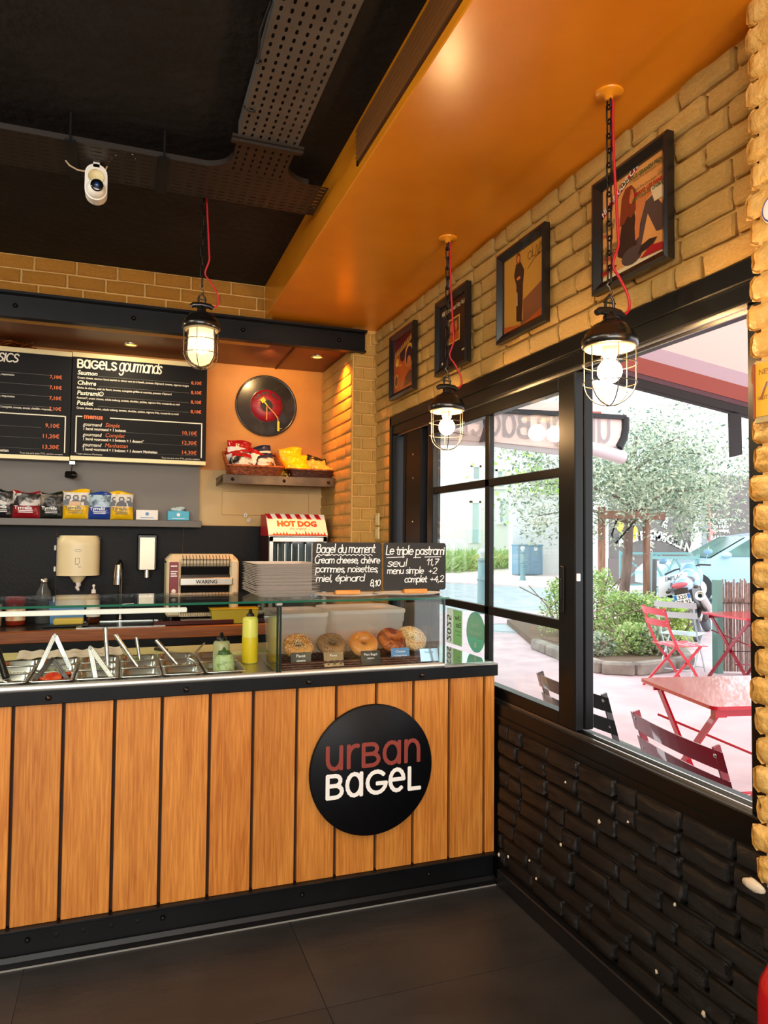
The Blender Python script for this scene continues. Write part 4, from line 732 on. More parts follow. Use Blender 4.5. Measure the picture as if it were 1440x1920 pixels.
def crisp_bag(label, loc, w, h, d, main, art, ink='white_paint', rot=(0, 0, 0), group=None, seed=0, text=True, split=.46, figures=False, crimp=.91):
    t = thing('crisp_bag', label, 'crisp bag', loc, rot=rot, group=group); mb = MB()
    def shape(s, q, sg):
        px = 1-abs(2*s-1)**2.6; pz = 1-abs(2*q-1)**3; th = d/2*(max(0, px*pz))**.6; cr = .006*noise.noise(V((s*7, q*7, seed+sg)))*min(1, px*pz*3)
        x = (s-.5)*w*(1-.06*(1-abs(2*q-1)**2)+.02*math.sin(q*9+seed)); z = h*q+(.010*math.sin(s*5+seed) if q > .93 else 0)
        return V((x, sg*(th+cr)+.006*math.sin(s*7+seed)*(q > .9), z))
    mi = lambda u, v: 0 if (v < split or v > crimp) else 1
    mb.grid(lambda s, q: shape(s, q, -1), 14, 24, mi); mb.grid(lambda s, q: shape(1-s, q, 1), 14, 12, 0); obj('pouch', mb, [m[main], m[art]], t)
    if figures:
        fm_ = MB()
        for k, fx in enumerate((-.3, 0, .3)):
            p = shape(.5+fx, .62, -1); y = p.y-.002; x = p.x
            fm_.prism([(x-.034, h*.48), (x+.034, h*.48), (x+.03, h*.60), (x+.014, h*.66), (x+.02, h*.72), (x+.012, h*.82), (x-.012, h*.82), (x-.02, h*.72), (x-.014, h*.66), (x-.03, h*.60)], (0, y, 0), (1, 0, 0), (0, 0, 1), (0, .002, 0)); fm_.prism([(x-.009, h*.69), (x+.009, h*.69), (x+.009, h*.77), (x-.009, h*.77)], (0, y-.0008, 0), (1, 0, 0), (0, 0, 1), (0, .0006, 0), 1)
        p = shape(.5, .5, -1); fm_.prism([(-.04, h*.46), (.03, h*.46), (.03, h*.60), (-.04, h*.60)], (0, p.y-.004, 0), (1, 0, 0), (0, 0, 1), (0, .002, 0), 2)
        obj('picture', fm_, [m['black_plastic'], M('skin_print', '#cfc3b8', .5), M('toast_print', '#d8b08a', .5)], t)
    if text:
        lm = MB(); text_into(lm, 'Tyrrells', h*.17, (-w*.40, -d*.5-.004, h*.33), (1, 0, 0), (0, 0, 1), sx=w/h*1.15, bold=.0005); [lm.box(-w*.25, w*.25, -d*.5-.004, -d*.5-.003, z*h, z*h+.004) for z in (.26, .20)]; obj('lettering', lm, m[ink], t)
    return t
SG = 'crisp bags standing on the grey shelf'; zS = 1.612
def shelf_bag(label, px0, px1, pyt, *a, **k):
    a0 = atY(px0, 960, 5.12); a1 = atY(px1, 960, 5.12); tp = atY((px0+px1)/2, pyt, 5.12); return crisp_bag(label, ((a0.x+a1.x)/2, 5.12, zS), a1.x-a0.x, tp.z-zS, .055, *a, group=SG, **k)
shelf_bag('black crisp bag with white picture, cut by the left edge', -14, 24, 918, 'bag_black', 'art_grey', seed=1)
shelf_bag('dark red crisp bag with grey picture, second from the left', 22, 76, 921, 'bag_dark_red', 'art_grey', seed=2)
shelf_bag('black and green crisp bag with dark picture, third from the left', 74, 120, 923, 'bag_green', 'art_dark', seed=3)
shelf_bag('left one of the two yellow crisp bags on the grey shelf', 116, 168, 919, 'bag_yellow', 'bag_white', 'black_plastic', seed=4, figures=True)
shelf_bag('blue crisp bag with pale picture between the two yellow bags', 164, 210, 924, 'bag_blue', 'art_blue', seed=5)
shelf_bag('right one of the two yellow crisp bags, beside the white box', 205, 250, 923, 'bag_yellow', 'bag_white', 'black_plastic', seed=6, figures=True)
def small_box(name, label, px0, px1, pyt, mat, ink, tissue=False):
    a0 = atY(px0, 970, 5.11); a1 = atY(px1, 970, 5.11); tp = atY(px0, pyt, 5.11); w = a1.x-a0.x; h = tp.z-zS; t = thing(name, label, 'box', ((a0.x+a1.x)/2, 5.13, zS)); obj('carton', MB().box(-w/2, w/2, -.04, .04, 0, h, bev=.002), mat, t)
    lm = MB(); lm.lathe([(0, 0), (.012, 0)], (0, -.0406, h*.6), 16, v=(0, 0, 1)); lm.box(-w*.3, w*.3, -.0406, -.0402, h*.18, h*.24); obj('print', lm, ink, t)
    if tissue: obj('wrappings', MB().blob((0, 0, h+.004), w*.34, .03, .022, 16, 9, 1.2, 3), M('crinkle_clear', '#b9cdd4', .15), t)
small_box('carton', 'small white carton box on the grey shelf', 255, 296, 956, m['white_plastic'], m['tub_blue'])
small_box('carton', 'turquoise carton with crinkled wrapping, right end of the grey shelf', 314, 354, 958, M('turquoise', '#2fa9cc', .4), m['white_paint'], True)
# ---- menu boards
M('menu_black', '#171616', .5, spec=.12); M('menu_cream', '#ead9a0', .35); M('menu_white', '#ece6d4', .6); M('menu_orange', '#dd6f3c', .6); M('menu_grey', '#77736c', .6)
def menu_board(label, x0, x1, z0, z1):
    t = thing('menu_board', label, 'menu board', ((x0+x1)/2, 5.05, (z0+z1)/2), group='menu boards over the kitchen'); a = (x1-x0)/2; b = (z1-z0)/2
    obj('box', MB().box(-a, a, .006, .12, -b, b, bev=.002), m['black_satin'], t); obj('panel', MB().box(-a, a, 0, .006, -b+.026, b-.030), m['menu_black'], t); obj('light_strip', MB().box(-a, a, -.003, .008, b-.030, b), m['menu_cream'], t); obj('light_strip', MB().box(-a, a, -.003, .008, -b, -b+.026), m['menu_cream'], t)
    return t, a, b
mbd, a, b = menu_board('menu board headed bagels gourmands, right of the other menu board', -.335, .522, 1.994, 2.700)
wm, om, gm = MB(), MB(), MB(); U = (1, 0, 0); Z = (0, 0, 1)
def tx(mb, s, sz, x, z, al='LEFT', bold=0, sx=1, sh=0): text_into(mb, s, sz, (x, -.0012, z), U, Z, align=al, bold=bold, sx=sx, shear=sh)
strokes(wm, 'BaGeLS', .050/.6, .0105, (-a+.03, -.0012, b-.098), U, Z, caps=.6, fit=.245, track=.1)
strokes(wm, 'gourmands', .052/.6, .0080, (-a+.285, -.0012, b-.098), U, Z, shear=.22, fit=.27)
lines = [('Saumon', 'Cream cheese, saumon fumé mariné au citron vert et à l\'aneth, pousses d\'épinard, tomate, oignons rouges', '8,10€'), ('Chèvre', 'Bûche de chèvre, miel de fleurs, tomate, courgette grillée et marinée, pousses d\'épinard', '8,10€'), ('Pastrami®', 'Pastrami*, cream cheese, salade iceberg, tomate, cheddar, pickles, oignons frits, moutarde au miel', '8,10€'), ('Poulet', 'Cream cheese, poulet, salade iceberg, tomate, cheddar, pickles, oignons frits, moutarde au miel', '8,10€')]
for i, (n1, d1, p1) in enumerate(lines):
    z = b-.145-.0665*i; tx(wm, n1, .040, -a+.03, z, bold=.0010, sx=.95, sh=.15); tx(wm, d1, .0185, -a+.03, z-.026, bold=.0003, sx=.885 if i in (0, 2) else .90); tx(om, p1, .030, a-.035, z-.006-.004*i*0, 'RIGHT', bold=.0006); gm.box(-a+.16, a-.12, -.0012, -.0005, z-.003, z-.0015)
tx(om, 'menus', .044, -a+.075, b-.432, bold=.0016)
for (x0, x1, z) in ((-a+.03, -a+.066, b-.420), (-a+.235, a-.03, b-.420)): wm.box(x0, x1, -.0014, -.0006, z-.0035, z+.0035)
for x in (-a+.030, a-.030): wm.box(x-.0035, x+.0035, -.0014, -.0006, -b+.050, b-.417)
for i, (n1, d1, p1) in enumerate((('Simple', '1 bagel gourmand + 1 boisson', '10,10€'), ('Complet', '1 bagel gourmand + 1 boisson + 1 dessert*', '12,30€'), ('Manhattan', '1 bagel gourmand + 1 boisson + 1 dessert Manhattan', '14,30€'))):
    z = b-.480-.067*i; tx(wm, 'gourmand', .032, -a+.072, z, sx=.86, sh=.2, bold=.0004); tx(om, n1, .038, -a+.205, z, sx=.9, sh=.25); tx(wm, d1, .0235, -a+.072, z-.026, bold=.0007, sx=.92); tx(om, p1, .036, a-.06, z-.022, 'RIGHT', bold=.0004); gm.box(-a+.07, a-.06, -.0012, -.0005, z-.030, z-.029)
tx(wm, '* hors desserts Manhattan', .015, -a+.035, -b+.036); tx(wm, 'Tous nos prix sont TTC, service compris', .015, a-.04, -b+.034, 'RIGHT')
obj('white_lettering', wm, m['menu_white'], mbd, label='off-white lettering and frame'); obj('orange_lettering', om, m['menu_orange'], mbd, label='orange prices and headings'); obj('rule_lines', gm, m['menu_grey'], mbd)
mbd, a, b = menu_board('menu board with prices from 7,10, cut by the left picture edge', -1.195, -.340, 1.986, 2.696); wm, om, gm = MB(), MB(), MB()
strokes(wm, 'classics', .052/.6, .0085, (-.135, -.0012, b-.095), U, Z, shear=.22, fit=.25)
for i, d1 in enumerate(('Jambon, emmental, salade, tomate, panier, mayonnaise', 'Thon, tomates séchées, olives, pesto', 'Poulet, salade, tomate, mayonnaise', 'Courgette, tomate, avocat, cheddar, roquette,')):
    z = b-.175-.069*i; tx(wm, d1, .0185, [.095, .015, .105, .31][i] if False else (-.095+[.19, .105, .195, .41][i]), z-.008, 'RIGHT', sx=.85, bold=.0003); tx(om, '7,10€', .031, a-.055, z-.006, 'RIGHT', bold=.0006); gm.box(-a+.03, a-.13, -.0012, -.0005, z+.012, z+.0135)
wm.box(-a+.03, a-.03, -.0014, -.0006, b-.4265, b-.4195); wm.box(a-.0335, a-.0265, -.0014, -.0006, -b+.05, b-.4195)
for i, p1 in enumerate(('9,10€', '11,20€', '13,30€')):
    z = b-.500-.069*i; tx(om, p1, .036, a-.062, z, 'RIGHT', bold=.0005); gm.box(-a+.05, a-.17, -.0012, -.0005, z-.004, z-.003)
tx(wm, '1 bagel classic + 1 boisson + 1 dessert Manhattan', .0235, .075, b-.668, 'RIGHT', bold=.0006); tx(wm, 'Tous nos prix sont TTC, service compris', .015, a-.04, -b+.034, 'RIGHT')
obj('white_lettering', wm, m['menu_white'], mbd); obj('orange_lettering', om, m['menu_orange'], mbd); obj('rule_lines', gm, m['menu_grey'], mbd)
# little spotlight hanging under the boards
t = thing('spotlight', 'small black spotlight hanging below the menu boards', 'spotlight', (-.325, 5.10, 1.985)); obj('clip', MB().box(-.018, .018, -.02, .02, -.02, .004, bev=.002), m['steel'], t); obj('stem', MB().tube([(0, 0, -.02), (-.004, 0, -.055), (0, -.01, -.075)], .004, 6), m['black_plastic'], t)
obj('head', MB().cyl((-.035, -.015, -.085), (.012, -.03, -.09), .022, .028, 16).cyl((.012, -.03, -.09), (.03, -.035, -.092), .028, .016, 16), M('head_black', '#0b0b0b', .15), t)
# garland over the left board
M('tinsel', '#b56a2a', .15, .8, col2='#6a3214', nscale=30); t = thing('garland', 'shiny copper tinsel heap on top of the left menu board', 'garland', (-.70, 5.10, 2.698)); rgq = random.Random(2); mb = MB()
for _ in range(420): p = V((rgq.gauss(0, .05), rgq.uniform(-.05, .03), abs(rgq.gauss(0, .018)))); d = V((rgq.gauss(0, 1), rgq.gauss(0, 1), rgq.gauss(0, .5))).normalized()*.02; e = V((0, 0, .0025)); mb.add([p-d-e, p+d-e, p+d+e, p-d+e], [(0, 1, 2, 3)])
obj('tinsel', mb, m['tinsel'], t, stuff=True)
# ---- record clock
M('vinyl', '#141313', .22, col2='#2c2a26', nscale=9, coat=.3); M('label_red', '#a01d30', .4, col2='#8a1526', nscale=12); M('clock_yellow', '#f0cf2a', .4); M('clock_orange', '#d88a4a', .4)
cl = thing('record_clock', 'black vinyl record wall clock with red label and yellow hands', 'clock', (.973, YB-.004, 2.472)); r0 = .228
prof = [(0, .012), (.118, .012)]+[(.118+.0027*k, .0115+(.0008 if k % 2 else 0)) for k in range(1, 37)]+[(r0-.012, .013), (r0-.003, .012), (r0, .006), (r0-.01, 0), (0, 0)]
obj('disc', MB().lathe(prof, n=56, w=(0, -1, 0), v=(0, 0, 1)), m['vinyl'], cl); obj('label', MB().lathe([(.119, .0125), (.119, .0135), (.046, .0135)], n=40, w=(0, -1, 0), v=(0, 0, 1)), m['label_red'], cl); obj('hub', MB().lathe([(.046, .0137), (0, .0137)], n=30, w=(0, -1, 0), v=(0, 0, 1)), m['black_plastic'], cl)
mb = MB(); word = 'THE NYC BEAT'
for k, ch in enumerate(word):
    an = math.radians(148-k*116/(len(word)-1)); p = V((math.cos(an)*.082, -.0142, math.sin(an)*.082)); tu = V((math.sin(an), 0, -math.cos(an))); tv = V((math.cos(an), 0, math.sin(an))); text_into(mb, ch, .031, p, tu, tv, align='CENTER', bold=.0014)
for z in (.025, .008, -.02): mb.box(-.112, -.05, -.0142, -.0138, z, z+.002); mb.box(.05, .112, -.0142, -.0138, z-.012, z-.010)
obj('lettering', mb, m['black_plastic'], cl)
hy = -.022; obj('hour_hand', MB().box(-.004, .004, hy, hy+.003, -.105, 0), m['clock_orange'], cl)
mb = MB(); pts = [(-.03, .04), (0, 0), (.06, -.06), (.082, -.092), (.085, -.135)]
for p, q in zip(pts, pts[1:]): mb.bar((p[0], hy-.004, p[1]), (q[0], hy-.004, q[1]), .008, .004, (0, 1, 0))
obj('minute_hand', mb, m['clock_orange'], cl); mb = MB(); mb.obox((-.03, hy-.006, .036), V((.013, 0, .012)), V((-.010, 0, .012)), (0, .003, 0)); mb.bar((-.02, hy-.006, .024), (.0, hy-.006, .0), .010, .005, (0, 1, 0)); mb.obox((.086, hy-.006, -.150), (.008, 0, 0), (0, 0, .036), (0, .003, 0)); mb.bar((.09, hy-.006, -.166), (.113, hy-.006, -.164), .003, .003, (0, 1, 0)); obj('tone_arm_tip', mb, m['clock_yellow'], cl)
# ---- raw steel shelf with two wicker baskets of crisps
M('raw_steel', '#3a3027', .38, .6, col2='#6e5d47', nscale=4, contrast=(.4, .8)); ws = thing('steel_shelf', 'raw steel shelf with bolts carrying two wicker baskets', 'shelf', (1.0, 4.99, 1.915)); mb = MB(); mb.box(-.385, .398, -.14, .255, .0, .006); obj('board', mb, m['raw_steel'], ws); obj('front_plate', MB().box(-.385, .385, -.146, -.140, -.056, .006, bev=.001), m['raw_steel'], ws)
obj('bracket', MB().prism([(0, 0), (.38, .0), (.38, -.05)], (-.383, -.14, 0), (0, 1, 0), (0, 0, 1), (.004, 0, 0)), m['raw_steel'], ws)
for x in (-.32, .03, .345): obj('bolt', MB().lathe([(0, .012), (.007, .010), (.011, .005), (.012, 0)], (x, -.146, -.026), 12, w=(0, -1, 0), v=(0, 0, 1)), m['dark_bolt'], ws)
M('wicker_orange', '#a4501a', .4, col2='#6a2c0c', nscale=50, contrast=(.4, .6)); M('wicker_brown', '#5a2a12', .45, col2='#35160a', nscale=50)
def basket(label, x, y, z, a, b, h, flare, mat, rz=0, backup=.10):
    t = thing('wicker_basket', label, 'basket', (x, y, z), rz); rows = 8
    def P(s, q):
        s = (s % 1)*4; k = int(s); f = s-k; g = 1+flare*q; cs = [(-a, -b), (a, -b), (a, b), (-a, b)]; p0, p1 = cs[k], cs[(k+1) % 4]; px = (p0[0]+(p1[0]-p0[0])*f)*g; py = (p0[1]+(p1[1]-p0[1])*f)*g; return V((px, py, q*(h+backup*max(0, (py/(b*g)+1)/2))))
    for r in range(rows):
        q = (r+.5)/rows; mb = MB(); n = 56; mb.tube([P(k/n, q)+V((0, 0, 0))+(P(k/n, q)-V((0, 0, P(k/n, q).z))).normalized()*(.004 if (k+r) % 2 else -.003) for k in range(n)], .0052, 5, True); obj('woven_strand', mb, m[mat], t)
    mb = MB(); [mb.tube([P(k/28+.002, 0), P(k/28+.002, 1)], .0028, 5) for k in range(28)]; obj('stakes', mb, m[mat], t)
    mb = MB(); mb.tube([P(k/40, 1.0)+V((0, 0, .003*(k % 2))) for k in range(40)], .010, 7, True); obj('rim', mb, m[mat], t); obj('base', MB().box(-a, a, -b, b, 0, .008), m[mat], t)
    return t
basket('orange brown wicker basket of red and white crisp bags', .835, 4.975, 1.923, .155, .12, .055, .22, 'wicker_orange', 0, .12)
basket('dark brown wicker basket of yellow crisp bags beside the brick pier', 1.225, 4.965, 1.923, .135, .115, .045, .10, 'wicker_brown', 0, .02)
G1 = 'crisp bags heaped in the orange brown basket'; G2 = 'crisp bags heaped in the dark brown basket'; R = math.radians
for (lb, x, y, z, w, h, mt, ar, tilt, yaw, roll, txt) in (
    ('red topped crisp bag at the back left of the left basket', .74, 5.06, 1.99, .17, .20, 'bag_red', 'bag_white', -14, 0, 6, False), ('blue and white crisp bag at the back of the left basket', .93, 5.06, 1.985, .18, .185, 'bag_navy', 'bag_white', -24, 0, -12, False),
    ('red crisp bag in the middle of the left basket', .775, 5.01, 1.965, .19, .19, 'bag_red', 'art_grey', -28, 0, -6, False), ('white and red crisp bag lying front left in the left basket', .765, 4.93, 1.945, .18, .165, 'bag_red', 'art_grey', -34, 0, 10, True),
    ('black and white crisp bag front right in the left basket', .915, 4.935, 1.945, .17, .16, 'bag_navy', 'art_grey', -32, 0, -8, True), ('dark striped crisp bag at the right of the left basket', .945, 4.995, 1.965, .16, .16, 'bag_black', 'bag_white', -36, 10, -14, False), ('crumpled red crisp bag wedged in the centre of the left basket', .855, 4.965, 1.96, .13, .17, 'bag_red', 'bag_white', -22, 20, 24, False)):
    crisp_bag(lb, (x, y, z), w, h, .06, mt, ar, rot=(R(tilt), R(roll), R(yaw)), group=G1, seed=int(x*100), text=False, split=.02, crimp=.70)
for (lb, x, y, z, w, h, mt, ar, tilt, yaw, roll) in (
    ('tall yellow crisp bag at the back left of the right basket', 1.135, 5.06, 1.955, .17, .20, 'bag_yellow', 'bag_yellow', -12, 0, -4), ('yellow crisp bag second in the left row of the right basket', 1.15, 5.02, 1.94, .17, .165, 'bag_yellow', 'bag_yellow', -20, 0, 4), ('yellow crisp bag third in the left row of the right basket', 1.155, 4.97, 1.935, .17, .14, 'bag_yellow', 'bag_yellow', -26, 0, -6), ('front yellow crisp bag with white foot in the right basket', 1.15, 4.90, 1.93, .15, .10, 'bag_yellow', 'bag_yellow', -22, 0, 3),
    ('olive crisp bag at the back right of the right basket', 1.30, 5.05, 1.95, .15, .16, 'bag_green', 'bag_olive', -22, 0, 10), ('olive crisp bag second in the right row of the right basket', 1.315, 5.0, 1.94, .15, .14, 'bag_olive', 'bag_olive', -28, 0, -5), ('olive crisp bag third in the right row of the right basket', 1.325, 4.95, 1.93, .15, .115, 'bag_olive', 'art_grey', -34, 0, 6), ('front olive crisp bag with grey foot in the right basket', 1.335, 4.895, 1.925, .15, .08, 'bag_olive', 'art_grey', -30, 0, -4)):
    crisp_bag(lb, (x, y, z), w, h, .05, mt, ar, rot=(R(tilt), R(roll), R(yaw)), group=G2, seed=int(x*100)+int(y*37), text=False, split=.04, crimp=.60)
# ---- on top of the glass case: tray stack, chalk boards on plates
M('tray_grey', '#cdc4ba', .5); M('tray_top', '#d8d0c4', .5)
mb = MB(); a_, b_ = .138, .165
def rr(a, b, r, z): return [V((sx*(a-r)+r*math.cos(t0+k*PI/6), sy*(b-r)+r*math.sin(t0+k*PI/6), z)) for (sx, sy, t0) in ((1, 1, 0), (-1, 1, PI/2), (-1, -1, PI), (1, -1, 1.5*PI)) for k in range(4)]
L = [rr(a_*.8, b_*.82, .02, 0), rr(a_, b_, .02, .0165), rr(a_+.006, b_+.006, .02, .0185), rr(a_-.003, b_-.003, .02, .0190), rr(a_*.81, b_*.83, .02, .003)]; n = len(L[0]); vs = [p for l in L for p in l]
mb.add(vs, [(k*n+i, k*n+(i+1) % n, (k+1)*n+(i+1) % n, (k+1)*n+i) for k in range(4) for i in range(n)]+[list(range(n))[::-1], list(range(4*n, 5*n))], 0, False)
me_tray = mb.mesh('tray'); me_tray.materials.append(m['tray_grey']); rgt = random.Random(4); NT = 18; ORD = ['topmost']+[w+' from the top' for w in 'second third fourth fifth sixth seventh eighth ninth tenth eleventh twelfth thirteenth fourteenth fifteenth sixteenth'.split()]+['second from the bottom', 'bottom one']
for k in range(NT):
    o = bpy.data.objects.new('food_tray', me_tray); C.objects.link(o); o.location = (.652+rgt.uniform(-.003, .003), 3.115+rgt.uniform(-.003, .003), 1.2515+k*.0071); o.rotation_euler = (0, 0, rgt.uniform(-.012, .012))
    tag(o, 'grey cardboard tray, %s in the tall stack on the glass case' % ORD[NT-1-k], 'tray', 'stacked trays on the glass case')
def plate(label, x, y, rx, ry): 
    t = thing('paper_plate', label, 'plate', (x, y, 1.2515)); mb = MB(); mb.lathe([(0, .001), (.10, .001), (.13, .008), (.132, .0095), (.128, .0095), (.10, .003), (0, .003)], n=32); mb.v = [(p[0]*rx/.13, p[1]*ry/.13, p[2]) for p in mb.v]; obj('disc', mb, M('plate_white', '#d9d6cf', .5), t)
plate('white plate under the left chalkboard', .93, 2.97, .165, .10); plate('white plate under the right chalkboard', 1.20, 2.98, .16, .10)
M('beech', '#d8964a', .5, col2='#c07c34', nscale=6, nstretch=(1, 8, 8))
def chalkboard(label, x0, x1, z0, z1, y, text, title_rules, rz=0):
    t = thing('chalkboard', label, 'chalkboard', ((x0+x1)/2, y, z0), rz, group='small chalkboards on the glass case'); a = (x1-x0)/2; h = z1-z0; r = .012
    poly = [(sx*(a-r)+r*math.cos(t0+k*PI/8), (h/2 + sy*(h/2-r))+r*math.sin(t0+k*PI/8)) for (sx, sy, t0) in ((1, 1, 0), (-1, 1, PI/2), (-1, -1, PI), (1, -1, 1.5*PI)) for k in range(5)]
    obj('slate', MB().prism(poly, (0, 0, 0), (1, 0, 0), (0, 0, 1), (0, .004, 0), 0, 1), [m['slate'], m['beech']], t); obj('stand', MB().box(-.055, .055, -.016, .03, -.012, .006, bev=.003), m['beech'], t)
    mb = MB()
    for (s, hh, x, z, fit, wd) in text: strokes(mb, s, hh, wd, (-a+x, -.0012, z), (1, 0, 0), (0, 0, 1), shear=.12, jit=.03, fit=fit)
    for pts in title_rules: mb.ribbon(pts, .003, (-a, -.0012, 0), (1, 0, 0), (0, 0, 1))
    obj('chalk_lettering', mb, m['chalk'], t)
wav = [(.018+k*.0095, .1565+(.0025 if k % 2 else -.0025)) for k in range(27)]
chalkboard('left chalkboard reading bagel du moment on its wooden stand', .752, 1.063, 1.272, 1.482, 2.95, [('Bagel du moment', .036, .018, .166, .262, .0042), ('Cream cheese, chèvre', .029, .010, .121, .292, .0038), ('pommes, noisettes,', .029, .014, .083, .280, .0038), ('miel, épinard', .029, .016, .044, .215, .0038), ('8,10', .026, .256, .022, .048, .0036)], [wav], -.01)
chalkboard('right chalkboard reading le triple pastrami before the window', 1.070, 1.372, 1.272, 1.482, 2.95, [('Le triple pastrami', .037, .012, .158, .282, .0044), ('seul', .034, .018, .106, .095, .0038), ('11,7', .026, .205, .112, .060, .0034), ('menu simple', .029, .018, .074, .175, .0038), ('+2', .026, .215, .074, .042, .0034), ('complet', .029, .10, .036, .108, .0038), ('+4,2', .028, .222, .036, .068, .0034)], [[(.014, .1445), (.098, .1475)], [(.142, .1445), (.176, .1455)], [(.196, .147), (.276, .1485)]], .01)
# light switches on the pier corner
for z, lb in ((1.625, 'upper light switch on the yellow brick corner'), (1.535, 'lower light switch on the yellow brick corner')):
    t = thing('light_switch', lb, 'switch', (XW-.012, 4.44, z), group=None); obj('plate', MB().box(-.012, 0, -.035, .035, -.04, .04, bev=.003), M('switch_cream', '#d8c48e', .4), t); obj('rocker', MB().box(-.016, -.012, -.018, .018, -.025, .025, bev=.002), MATS['switch_cream'], t)
# ================================================================== LAMPS, PICTURES, CEILING FITTINGS
M('lamp_black', '#14120f', .28, coat=.3); M('cage_wire', '#5d564c', .35, .7); M('porcelain', '#e9dcb8', .4, emit=.0); M('chain_black', '#17120f', .4, .6)
M('bulb_glow', '#fff0d0', .3, emit=330, emitcol='#ffc888'); M('inner_white', '#a89c80', .5)
def mjar():
    mt = bpy.data.materials.new('jar_frost'); mt.use_nodes = True; nt = mt.node_tree; N = nt.nodes; L = nt.links; N.remove(N['Principled BSDF'])
    t = N.new('ShaderNodeBsdfTranslucent'); t.inputs[0].default_value = (.95, .90, .70, 1); tr = N.new('ShaderNodeBsdfTransparent'); tr.inputs[0].default_value = (1, .97, .88, 1); a = N.new('ShaderNodeMixShader'); a.inputs[0].default_value = .45
    g = N.new('ShaderNodeBsdfGlossy'); g.inputs[1].default_value = .1; fr = N.new('ShaderNodeLayerWeight'); fr.inputs[0].default_value = .12; b = N.new('ShaderNodeMixShader')
    L.new(t.outputs[0], a.inputs[1]); L.new(tr.outputs[0], a.inputs[2]); L.new(fr.outputs[0], b.inputs[0]); L.new(a.outputs[0], b.inputs[1]); L.new(g.outputs[0], b.inputs[2]); L.new(b.outputs[0], N['Material Output'].inputs[0]); MATS['jar_frost'] = mt
mjar()
def pendant(label, x, y, ztop, zrim, jar, cord_side, rose=True, glow='bulb_glow', rz=0):
    # hung from ztop; zrim is the height of the shade's lower rim
    t = thing('pendant_lamp', label, 'lamp', (x, y, zrim), rz, group='caged pendant lamps on chains')
    R0 = .082
    obj('shade', MB().lathe([(.020, .088), (.026, .082), (.050, .070), (.072, .046), (.078, .030), (R0, .028), (R0+.002, .022), (R0+.002, .004), (R0-.004, 0), (R0-.010, .004), (R0-.012, .022), (.060, .046), (.02, .06)], n=36), m['lamp_black'], t)
    obj('reflector_ring', MB().lathe([(R0-.004, .001), (R0-.008, -.004), (R0-.024, -.006), (R0-.03, .004), (.035, .012)], n=32), m['inner_white'], t)
    obj('collar', MB().lathe([(.02, .086), (.02, .10), (.012, .104), (.012, .118), (0, .118)], n=18), m['lamp_black'], t)
    mb = MB(); mb.tube([(-.048, 0, .104), (-.036, 0, .112), (0, 0, .115), (.036, 0, .112), (.050, 0, .104)], [.010, .012, .013, .012, .010], 10); obj('cross_head', mb, m['lamp_black'], t)
    mb = MB(); mb.tube([(-.016, 0, .115), (-.013, 0, .150), (0, 0, .165), (.013, 0, .150), (.016, 0, .115)], .0045, 8); mb.cyl((-.022, 0, .14), (.022, 0, .14), .003, n=8); obj('yoke', mb, m['lamp_black'], t)
    mb = MB(); mb.tube([(.0, 0, .16), (.009, 0, .172), (.0, 0, .186), (-.009, 0, .196), (0, 0, .208), (.006, 0, .204)], .003, 7); obj('hook', mb, m['cage_wire'], t)
    z = .200; top = ztop-zrim; k = 0; pitch = .046
    while z < top-.02:
        mb = MB(); h = .030; w = .0085; ang = 0 if k % 2 else PI/2; u = V((math.cos(ang), math.sin(ang), 0)); pts = [u*(w*math.cos(a))+V((0, 0, z+h*.9+(h-w)*(1 if math.sin(a) > 0 else -1)+w*math.sin(a))) for a in [2*PI*q/16 for q in range(16)]]
        mb.tube(pts, .0030, 6, True); obj('chain_link', mb, m['chain_black'], t); z += pitch; k += 1
    s = cord_side; rg = random.Random(int(x*100)); pts = [(s*.045, .0, .106), (s*.066, 0, .118), (s*.075, 0, .14), (s*.066, 0, .178), (s*.036, 0, .225), (s*.012, .0, .26)]; zz = .32
    while zz < top-.03: pts.append((s*(.010+.020*(.5+.5*math.sin(zz*6.5))), -.006, zz)); zz += .045
    pts.append((s*.006, 0, top)); pp = []
    for i in range(len(pts)-1):
        p0 = V(pts[max(i-1, 0)]); p1 = V(pts[i]); p2 = V(pts[i+1]); p3 = V(pts[min(i+2, len(pts)-1)])
        for q in range(4): f = q/4; pp.append(.5*((2*p1)+(p2-p0)*f+(2*p0-5*p1+4*p2-p3)*f*f+(3*p1-p0-3*p2+p3)*f**3))
    pp.append(V(pts[-1])); obj('cord', MB().tube(pp, .0042, 8), m['red_cord'], t, label='red fabric cord')
    if rose: obj('ceiling_rose', MB().lathe([(0, top-.022), (.012, top-.020), (.015, top-.009), (.040, top-.007), (.044, top-.003), (.044, top)], n=32), m['soffit_orange'], t)
    obj('socket', MB().lathe([(.022, .012), (.0225, -.02), (.020, -.03), (.017, -.034), (.0, -.034)], n=20), m['porcelain'], t)
    bm_ = MB(); rb = .037; bm_.lathe([(.015, -.030), (.018, -.040)]+[(rb*math.sin(a), -.072+rb*math.cos(a)) for a in [math.radians(q) for q in range(40, 181, 14)]], n=20); obj('bulb', bm_, m[glow], t)
    # wire cage
    rc = R0-.004; zb = -.178
    def prof(f): 
        if f < .6: return rc, -.004+(-.108+.004)*(f/.6)
        a = (f-.6)/.4*PI/2; return rc*math.cos(a), -.108+(zb+.108)*math.sin(a)
    for q in range(3):
        an = PI*q/3+.2; mb = MB(); pts = [(math.cos(an)*r_, math.sin(an)*r_, z_) for r_, z_ in [prof(f/14) for f in range(15)]]; pts += [(-p[0], -p[1], p[2]) for p in pts[::-1]][1:]; mb.tube(pts, .0019, 6); obj('cage_wire', mb, m['cage_wire'], t)
